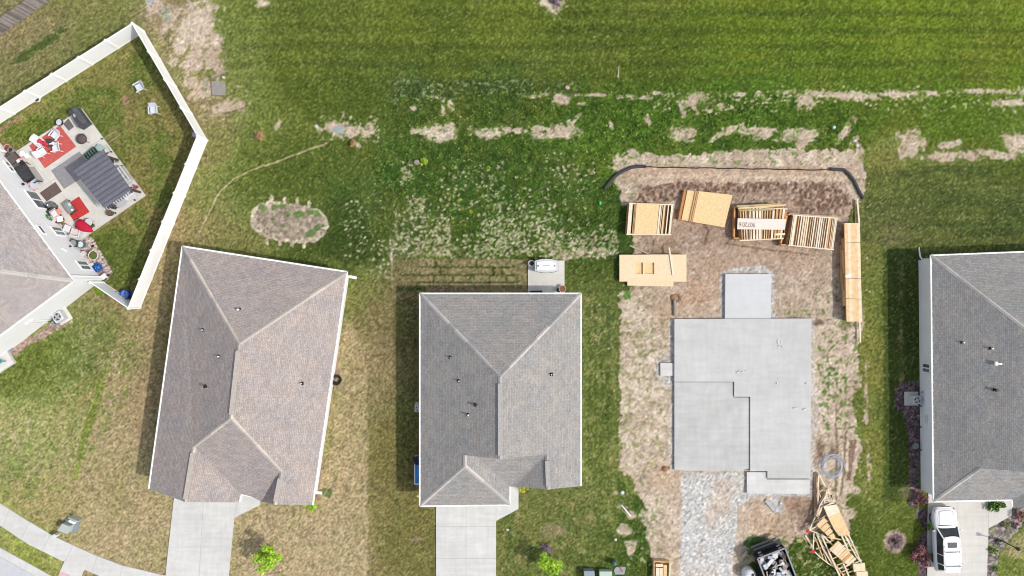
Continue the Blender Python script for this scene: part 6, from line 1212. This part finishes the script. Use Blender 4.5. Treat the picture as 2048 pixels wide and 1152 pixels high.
truss('roof truss with crossed webs in the right half of the pile', [(1672, 1034), (1690, 1072), (1712, 1112), (1724, 1128), (1706, 1088), (1686, 1046), (1672, 1034)], .68, webs=[((1678, 1046), (1690, 1054)), ((1686, 1062), (1700, 1074)), ((1690, 1072), (1696, 1066)), ((1700, 1090), (1708, 1092)), ((1706, 1102), (1716, 1108)), ((1694, 1062), (1684, 1064))], m=2, w=.08)
truss('slim roof truss lying across the upper neck of the pile', [(1655, 976), (1662, 1002), (1640, 1010), (1632, 1036), (1648, 1006), (1655, 976)], .55, webs=[((1640, 1010), (1656, 984)), ((1650, 1000), (1662, 1002))], m=0, w=.08)
t = thing('board_bundle', 'wide strip of sheathing boards along the top of the truss pile', 'lumber', W(1665, 1030, 0))
for pts, m_ in (([(1647, 1013), (1664, 1005), (1676, 1008), (1672, 1006), (1680, 1024), (1656, 1034)], Lw[2]), ([(1656, 1034), (1680, 1024), (1692, 1050), (1668, 1058)], M_osb), ([(1668, 1058), (1692, 1050), (1700, 1068), (1678, 1072)], Lw[1])):
    b = MB(); b.prism(Wl(pts, .74), .66, .74); b.build('board', m_, t)
def bundle(label, pts, z, n, m):
    Q_ = Quad(pts, z); t = thing('board_bundle', label, 'lumber', sum((V((p.x, p.y, 0)) for p in Q_.c), V((0, 0, 0))) / 4, 'board bundles on the truss pile'); rr = random.Random(n)
    for i in range(n):
        v = (i + .5) / n; b = MB(); w_ = (Q_.c[0] - Q_.c[3]).length / n; b.bar(Q_.at(0, v, z - rr.uniform(0, .05)), Q_.at(1, v, z - rr.uniform(0, .05)), w_ * .92, .09); b.build('board', Lw[rr.choice(m)], t)
    return t
bundle('short bundle of wide boards in the upper middle of the truss pile', [(1632, 1050), (1648, 1032.5), (1672, 1076), (1664, 1079)], .78, 4, [1, 1, 0]); bundle('bundle of parallel boards in the lower middle of the truss pile', [(1658, 1099), (1676, 1081), (1713, 1118), (1697, 1132)], .80, 9, [0, 1, 0, 1, 3])
bundle('pale sheathing offcut at the lower right end of the truss pile', [(1704, 1128), (1728, 1126), (1738, 1158), (1716, 1160)], .72, 2, [0, 2])
for i, (x, y) in enumerate(((1616, 1063), (1626, 1103))):
    t = thing('warning_flag', 'pink-red warning flag tied to the left corner of the truss pile, ' + ('upper' if i == 0 else 'lower') + ' one', 'flag', W(x, y, .4), 'red flags on the truss pile'); b = MB(); rr = random.Random(i + 3); b.ball(W(x, y, .45), (.17, .14, .05), 9, 5, .25, rr); b.build('cloth', mat('flag_red', pc(232, 66, 84), .8), t); b = MB(); b.tube([W(x + 1, y, .4), W(x + 4, y - 2, .45)], .01, 5); b.build('cord', M_dark, t)
obox('timber', 'pale board on the ground pointing at the lower red flag', 'timber', (1610, 1070), (1625, 1094), .13, .02, .07, Lw[0], 0); obox('timber', 'tan upright board lying between the foundation and the truss pile', 'timber', (1631.5, 945), (1631, 1040), .28, .02, .14, lum('dusty_pine', (196, 164, 134)), 0)
# bricks and concrete lump near the porch slab
b = MB(); b.bar(W(1531, 1000, .06), W(1552, 1024, .06), .3, .12); tag(b.build('concrete_lump', mat('washout', pc(200, 198, 196), .9, .15), loc=W(1542, 1012, 0), bevel=.04), 'pale washed-out concrete lump on the dirt below the porch slab', 'concrete')
stone('small white lump beside the washed-out concrete', 1561, 1006, .16, (226, 222, 216)); stone('pale blue-white bag of cement slurry below the washed-out concrete', 1551, 1020, .2, (206, 212, 222), 'cement_bag')
stone('orange-brown clay lump at the lower left corner of the foundation', 1330, 937, .24, (176, 130, 96), 'clay_lump')

# ---------------------------------------------------------------- dump trailer with debris
DU = V((.934, .357, 0)); DV = V((.357, -.934, 0)); h_ = 1.65; c0_ = W(1515, 1117, h_); c1_ = W(1570, 1096, h_); wid = (V((c1_.x, c1_.y, 0)) - V((c0_.x, c0_.y, 0))); DU = wid.normalized(); DV = V((DU.y, -DU.x, 0)); wd0 = wid.length; O = V((c0_.x, c0_.y, 0)); Ln = 4.2
t = thing('dump_trailer', 'black dump trailer full of building rubbish at the bottom edge', 'dump trailer', O + DU * wd0 / 2 + DV * 1.5); Mdt = mat('trailer_black', (.022, .024, .028), .4, .2, 3)
def wallb(name, a, c, z0, z1, w, m=Mdt): b = MB(); b.bar(a + V((0, 0, (z0 + z1) / 2)), c + V((0, 0, (z0 + z1) / 2)), w, z1 - z0); return b.build(name, m, t)
wallb('front_wall', O, O + DU * wd0, .5, h_, .08); wallb('side_wall', O, O + DV * Ln, .5, h_, .08); wallb('side_wall', O + DU * wd0, O + DU * wd0 + DV * Ln, .5, h_, .08); wallb('tailgate', O + DV * Ln, O + DV * Ln + DU * wd0, .5, h_, .08); wallb('bed', O + DU * wd0 / 2, O + DU * wd0 / 2 + DV * Ln, .45, .6, wd0 - .05)
for a, c in ((O, O + DU * wd0), (O, O + DV * Ln), (O + DU * wd0, O + DU * wd0 + DV * Ln)): b = MB(); b.bar(a + V((0, 0, h_ + .03)), c + V((0, 0, h_ + .03)), .12, .07); b.build('rim', mat('rim_grey', (.22, .23, .24), .4), t)
b = MB(); b.bar(O - DV * .3 + V((0, 0, .95)), O - DV * .3 + DU * wd0 + V((0, 0, .95)), .5, .10); b.build('hood', Mdt, t, bevel=.02); b = MB(); b.bar(O - DV * .55 + V((0, 0, .55)), O - DV * .55 + DU * wd0 + V((0, 0, .55)), .14, .12); b.build('bumper', mat('rim_grey'  , (.22, .23, .24)), t)
for k in (.12, .80): b = MB(); b.bar(O - DV * .05 + DU * wd0 * k + V((0, 0, 1.40)), O - DV * .05 + DU * (wd0 * k + .26) + V((0, 0, 1.40)), .02, .13); b.bar(O - DV * .12 + DU * wd0 * k + V((0, 0, 1.02)), O - DV * .12 + DU * (wd0 * k + .26) + V((0, 0, 1.02)), .13, .02); b.build('reflector_sticker', mat('sticker', pc(244, 214, 220), .5, .3, 12), t)
for s_ in (-.14, wd0 + .14):
    for k in (1.6, 2.5): b = MB(); c = O + DU * s_ + DV * k + V((0, 0, .34)); b.tube([c - DU * .10, c + DU * .10], .34, 16); b.build('wheel', M_black, t)
rr = random.Random(31); cols_ = [mat('rub_white', (.62, .61, .60), .8), mat('rub_grey', (.40, .42, .44), .8), mat('rub_cardboard', (.36, .24, .16), .9), M_black, Lw[0], mat('rub_rust', (.30, .11, .07), .8), mat('rub_blue', (.42, .47, .52), .6)]
for i in range(95):
    u = rr.uniform(.10, .90) * wd0; v = rr.uniform(.12, 3.9); kind = rr.choices(range(7), [5, 4, 3, 3, 3, 1.5, 2])[0]
    if v < 1.3 and .25 < u / wd0 < .7: kind = rr.choice([3, 3, 0, 1])
    q = O + DU * u + DV * v + V((0, 0, 1.05 + rr.uniform(0, .42) - .2 * abs(u / wd0 - .5))); an = rr.uniform(0, 3.14); d = V((math.cos(an), math.sin(an), rr.uniform(-.3, .3)))
    b = MB(); Lq = rr.uniform(.25, .7)
    if kind in (2, 0, 1, 6): b.bar(q - d * Lq / 2, q + d * Lq / 2, rr.uniform(.18, .45), rr.uniform(.02, .15))
    elif kind == 3: b.tube([q - d * Lq * .5, q + V((.06, .1, .08)), q + d * Lq * .5], .045, 6)
    else: b.bar(q - d * Lq * .8, q + d * Lq * .8, .07, .04)
    tag(b.build('rubbish', cols_[kind], loc=q), 'piece of mixed building rubbish heaped in the black dump trailer', 'rubbish', 'building rubbish in the dump trailer')
# white tank beside the trailer
p = W(1494, 1143, 0); t = thing('water_tank', 'round white ribbed tank left of the dump trailer', 'tank', p); b = MB(); b.lathe(p, [(.48, 0), (.52, .3), (.50, .8), (.40, .95), (.15, 1.0)], 20); b.build('body', mat('tank_white', (.62, .63, .65), .5, .12, 5), t, smooth=True); b = MB(); b.lathe(p + V((.18, .06, .93)), [(.12, 0), (.12, .08), (.04, .1)], 12); b.build('cap', M_dark, t); b = MB(); b.bar(p + V((.3, -.1, .85)), p + V((.55, -.25, .5)), .14, .05); b.build('spout', M_white, t)
# ---------------------------------------------------------------- middle house patio
p = W(1092, 532, .1); t = thing('hot_tub', 'white rounded hot tub with a cover and dark seam on the middle house patio', 'hot tub', p)
def barrel_pts(w, d, bow, n=8): return [(x, d / 2 + bow * (1 - (2 * x / w) ** 2)) for x in [-w / 2 + w * i / n for i in range(n + 1)]] + [(x, -d / 2 - bow * (1 - (2 * x / w) ** 2)) for x in [w / 2 - w * i / n for i in range(n + 1)]]
for nm, w_, d_, bow, z0, z1, m_ in (('shell', 1.86, .78, .15, 0, .62, M_lgrey), ('rim', 1.88, .80, .16, .62, .70, mat('tub_rim', (.50, .51, .52), .4, .12, 12)), ('cover', 1.55, .62, .06, .70, .78, M_white)):
    b = MB(); b.prism([p + V((x, y, 0)) for x, y in barrel_pts(w_, d_, bow)], .1 + z0, .1 + z1); b.build(nm, m_, t, bevel=.02)
b = MB(); b.box(p + V((0, 0, .785)), (.62, .05, .02)); b.build('seam', M_grey, t)
for s_ in (-1, 1): b = MB(); b.box(p + V((s_ * .66, 0, .785)), (.14, .16, .02)); b.build('latch', M_grey, t)
b = MB(); b.prism([p + V((x, y, 0)) for x, y in barrel_pts(1.92, .84, .17)], .70, .735); b.build('trim', M_dark, t)
bowl('planter', 'round white-rimmed pot with dark soil left of the hot tub', 'pot', 1063, 527, .1, .24, .4, M_white, M_black, .85)
bowl('planter', 'terracotta-filled round tan pot at the lower right corner of the middle patio', 'pot', 1124.5, 577.5, .1, .30, .35, mat('tan_glaze', (.52, .42, .32), .7), mat('bark_chips', (.20, .09, .06), .9, .6, 18), .9)
bowl('planter', 'small black pot touching the tan pot on the middle patio', 'pot', 1117, 580, .1, .19, .3, M_dark, M_black, .9)
obox('garden_bench', 'narrow black bench under the back eave of the middle house', 'bench', (1060, 584), (1084, 583.5), .2, .1, .8, M_black, .02)
# blue and white yard cart in the shade of the middle house
p = W(843, 938, 0); t = thing('yard_tractor', 'blue and white ride-on cart half hidden beside the middle house', 'ride-on cart', p)
b = MB(); b.box(p + V((.0, -.30, .35)), (.95, 1.5, .35)); b.build('bed', mat('sky_blue', (.05, .26, .62), .4), t, bevel=.03)
for s_ in (-1, 1): b = MB(); b.bar(p + V((s_ * .48, .50, .6)), p + V((s_ * .48, -1.08, .6)), .07, .1); b.build('rail', M_white, t)
b = MB(); b.bar(p + V((-.5, -1.08, .6)), p + V((.5, -1.08, .6)), .07, .1); b.build('rail', M_white, t)
b = MB(); b.box(p + V((0, .85, .5)), (.85, .75, .5)); b.build('seat', mat('navy', (.01, .015, .06), .5), t, bevel=.08); b = MB(); b.bar(p + V((-.5, 1.2, .7)), p + V((.4, 1.3, .7)), .08, .12); b.build('bumper', M_grey, t)
for s_ in (-1, 1):
    for y in (-.75, .8): b = MB(); c = p + V((s_ * .50, y, .22)); b.tube([c - V((.08, 0, 0)), c + V((.08, 0, 0))], .22, 14); b.build('wheel', M_black, t)
leafy('potted_plant', 'dried orange plant beside the blue cart under the middle house eave', 'plant', 838, 912, .2, .4, 120, .05, Lo, 27, trunk=.012)
stone('small yellow-white bag on the grass at the front corner of the middle house', 836, 992, .12, (240, 226, 150), 'bag')

# ---------------------------------------------------------------- lamp post, east house
t = thing('lamp_post', 'slim black lamp post in the gravel bed of the east house', 'lamp post', W(2001, 1080, 0)); p = W(2001, 1080, 0); b = MB(); b.tube([p, p + V((0, 0, 2.1))], [.05, .04], 8); b.lathe(p, [(.10, 0), (.10, .12), (.05, .2)], 10); b.build('pole', M_black, t); b = MB(); b.lathe(p + V((0, 0, 2.1)), [(.06, 0), (.13, .05), (.15, .28), (.16, .3), (.03, .42)], 8); b.build('lantern', M_dark, t)
# ---------------------------------------------------------------- white SUV
t = thing('suv', 'white SUV with roof rails parked on the east driveway', 'car', (0, 0, 0)); ORG[t.name] = V((0, 0, 0)); Mp = mat('white_paint', (.80, .80, .80), .25, spec=.6); Mgl = mat('car_glass', (.035, .045, .05), .08, .4, 1.2, spec=.7)
def ring(y, hw, zt, zb, n=24, e=3.6):
    zc = (zt + zb) / 2; hh = (zt - zb) / 2; o = []
    for i in range(n):
        a = 2 * math.pi * i / n; c, s = math.cos(a), math.sin(a); o.append((math.copysign(abs(c) ** (2 / e), c) * hw, y, zc + math.copysign(abs(s) ** (2 / e), s) * hh))
    return o
def loft(b, rings):
    n = len(rings[0]); vs = [p for r_ in rings for p in r_]; fs = [(j * n + i, j * n + (i + 1) % n, (j + 1) * n + (i + 1) % n, (j + 1) * n + i) for j in range(len(rings) - 1) for i in range(n)]; fs += [tuple(range(n)), tuple((len(rings) - 1) * n + i for i in range(n))[::-1]]; b.add(vs, fs)
b = MB(); loft(b, [ring(*r_) for r_ in ((2.56, .62, .72, .42), (2.5, .78, .84, .34), (2.32, .90, .93, .28), (1.9, .96, .99, .25), (1.35, .975, 1.05, .25), (1.0, .98, 1.10, .25), (0, .98, 1.12, .25), (-1.5, .98, 1.12, .27), (-2.2, .96, 1.10, .32), (-2.5, .90, 1.02, .38), (-2.58, .78, .90, .42))]); bd = b.build('body', Mp, t, smooth=True)
b = MB(); bs = [(.84, 1.04), (.88, .3), (.88, -1.5), (.80, -2.42)]; tp = [(.66, .32), (.69, .0), (.69, -1.5), (.64, -2.22)]
vs = [(s_ * x, y, 1.04) for x, y in bs for s_ in (-1, 1)] + [(s_ * x, y, 1.70) for x, y in tp for s_ in (-1, 1)]; b.add(vs, [(0, 1, 9, 8), (7, 6, 14, 15)]); 
for i in range(3): b.add(vs, [(2 * i, 2 * i + 2, 2 * i + 10, 2 * i + 8)][::1]); b.add(vs, [(2 * i + 1, 2 * i + 9, 2 * i + 11, 2 * i + 3)])
b.build('windows', Mgl, t)
b = MB(); rp = [(0, .50, .40), (.35, .66, .40)]; n_ = 12; rs = []
for y, hw, z in ((.40, .60, 1.70), (.25, .68, 1.745), (-.5, .72, 1.775), (-1.6, .72, 1.77), (-2.15, .69, 1.74), (-2.38, .60, 1.68)): rs.append([(hw * (-1 + 2 * i / n_), y + (.10 * (1 - (-1 + 2 * i / n_) ** 2) if y > .2 else 0), z - .05 * abs(-1 + 2 * i / n_) ** 3) for i in range(n_ + 1)])
vs = [p for r_ in rs for p in r_]; m_ = n_ + 1; b.add(vs, [(j * m_ + i, j * m_ + i + 1, (j + 1) * m_ + i + 1, (j + 1) * m_ + i) for j in range(len(rs) - 1) for i in range(n_)]); rf = b.build('roof', Mp, t, smooth=True)
b = MB(); b.box((0, -.18, 1.782), (.72, .42, .02)); b.build('sunroof', Mgl, rf, bevel=.01)
for s_ in (-1, 1): b = MB(); b.tube([(s_ * .62, -.25, 1.77), (s_ * .62, -.4, 1.84), (s_ * .62, -2.0, 1.83), (s_ * .61, -2.15, 1.75)], .025, 6); b.build('roof_rail', M_steel, rf)
for y in (-.72, -1.85): b = MB(); b.bar((-.62, y, 1.845), (.62, y, 1.845), .06, .03); b.build('crossbar', M_grey, rf)
for s_ in (-1, 1):
    b = MB(); b.bar((s_ * .85, 1.06, 1.06), (s_ * .66, .34, 1.71), .10, .07); b.bar((s_ * .88, -1.0, 1.06), (s_ * .70, -1.0, 1.72), .09, .05, up=(0, 1, 0)); b.bar((s_ * .88, -1.75, 1.06), (s_ * .69, -1.75, 1.71), .22, .05, up=(0, 1, 0)); b.bar((s_ * .82, -2.38, 1.06), (s_ * .64, -2.2, 1.70), .12, .06); b.build('pillar', Mp, t)
    b = MB(); b.ball((s_ * 1.07, .80, 1.08), (.13, .07, .08), 10, 6); b.bar((s_ * .9, .80, 1.05), (s_ * 1.05, .8, 1.06), .05, .04); b.build('mirror', Mp, t, smooth=True)
    b = MB(); b.ball((s_ * .72, 2.30, .82), (.17, .22, .08), 10, 6); b.build('headlight', mat('headlamp', (.45, .47, .5), .15, spec=.7), t, smooth=True)
    for y in (1.62, -1.62):
        b = MB(); b.tube([(s_ * .68, y, .36), (s_ * .90, y, .36)], .36, 20); w_ = b.build('wheel', M_black, t); b = MB(); b.tube([(s_ * .89, y, .36), (s_ * .915, y, .36)], .22, 14); b.build('rim', M_steel, w_)
b = MB(); b.bar((-.55, 2.42, .74), (.55, 2.42, .74), .12, .14); b.build('grille', M_dark, t, bevel=.03)
for s_ in (-1, 1):
    b = MB(); b.tube([(s_ * .62, 1.25, 1.115), (s_ * .60, 1.8, 1.06), (s_ * .52, 2.28, .965)], .012, 5); b.build('bonnet_seam', M_grey, t)
b = MB(); b.tube([(-.52, 2.28, .965), (0, 2.36, .965), (.52, 2.28, .965)], .012, 5); b.build('bonnet_seam', M_grey, t)
b = MB(); b.bar((-.70, 1.20, 1.085), (.70, 1.20, 1.085), .05, .02); b.build('wiper', M_black, t)
cxy = W(1892, 1078.5, .9); t.location = (cxy.x, cxy.y, .10); t.rotation_euler = (0, 0, math.radians(2.0))
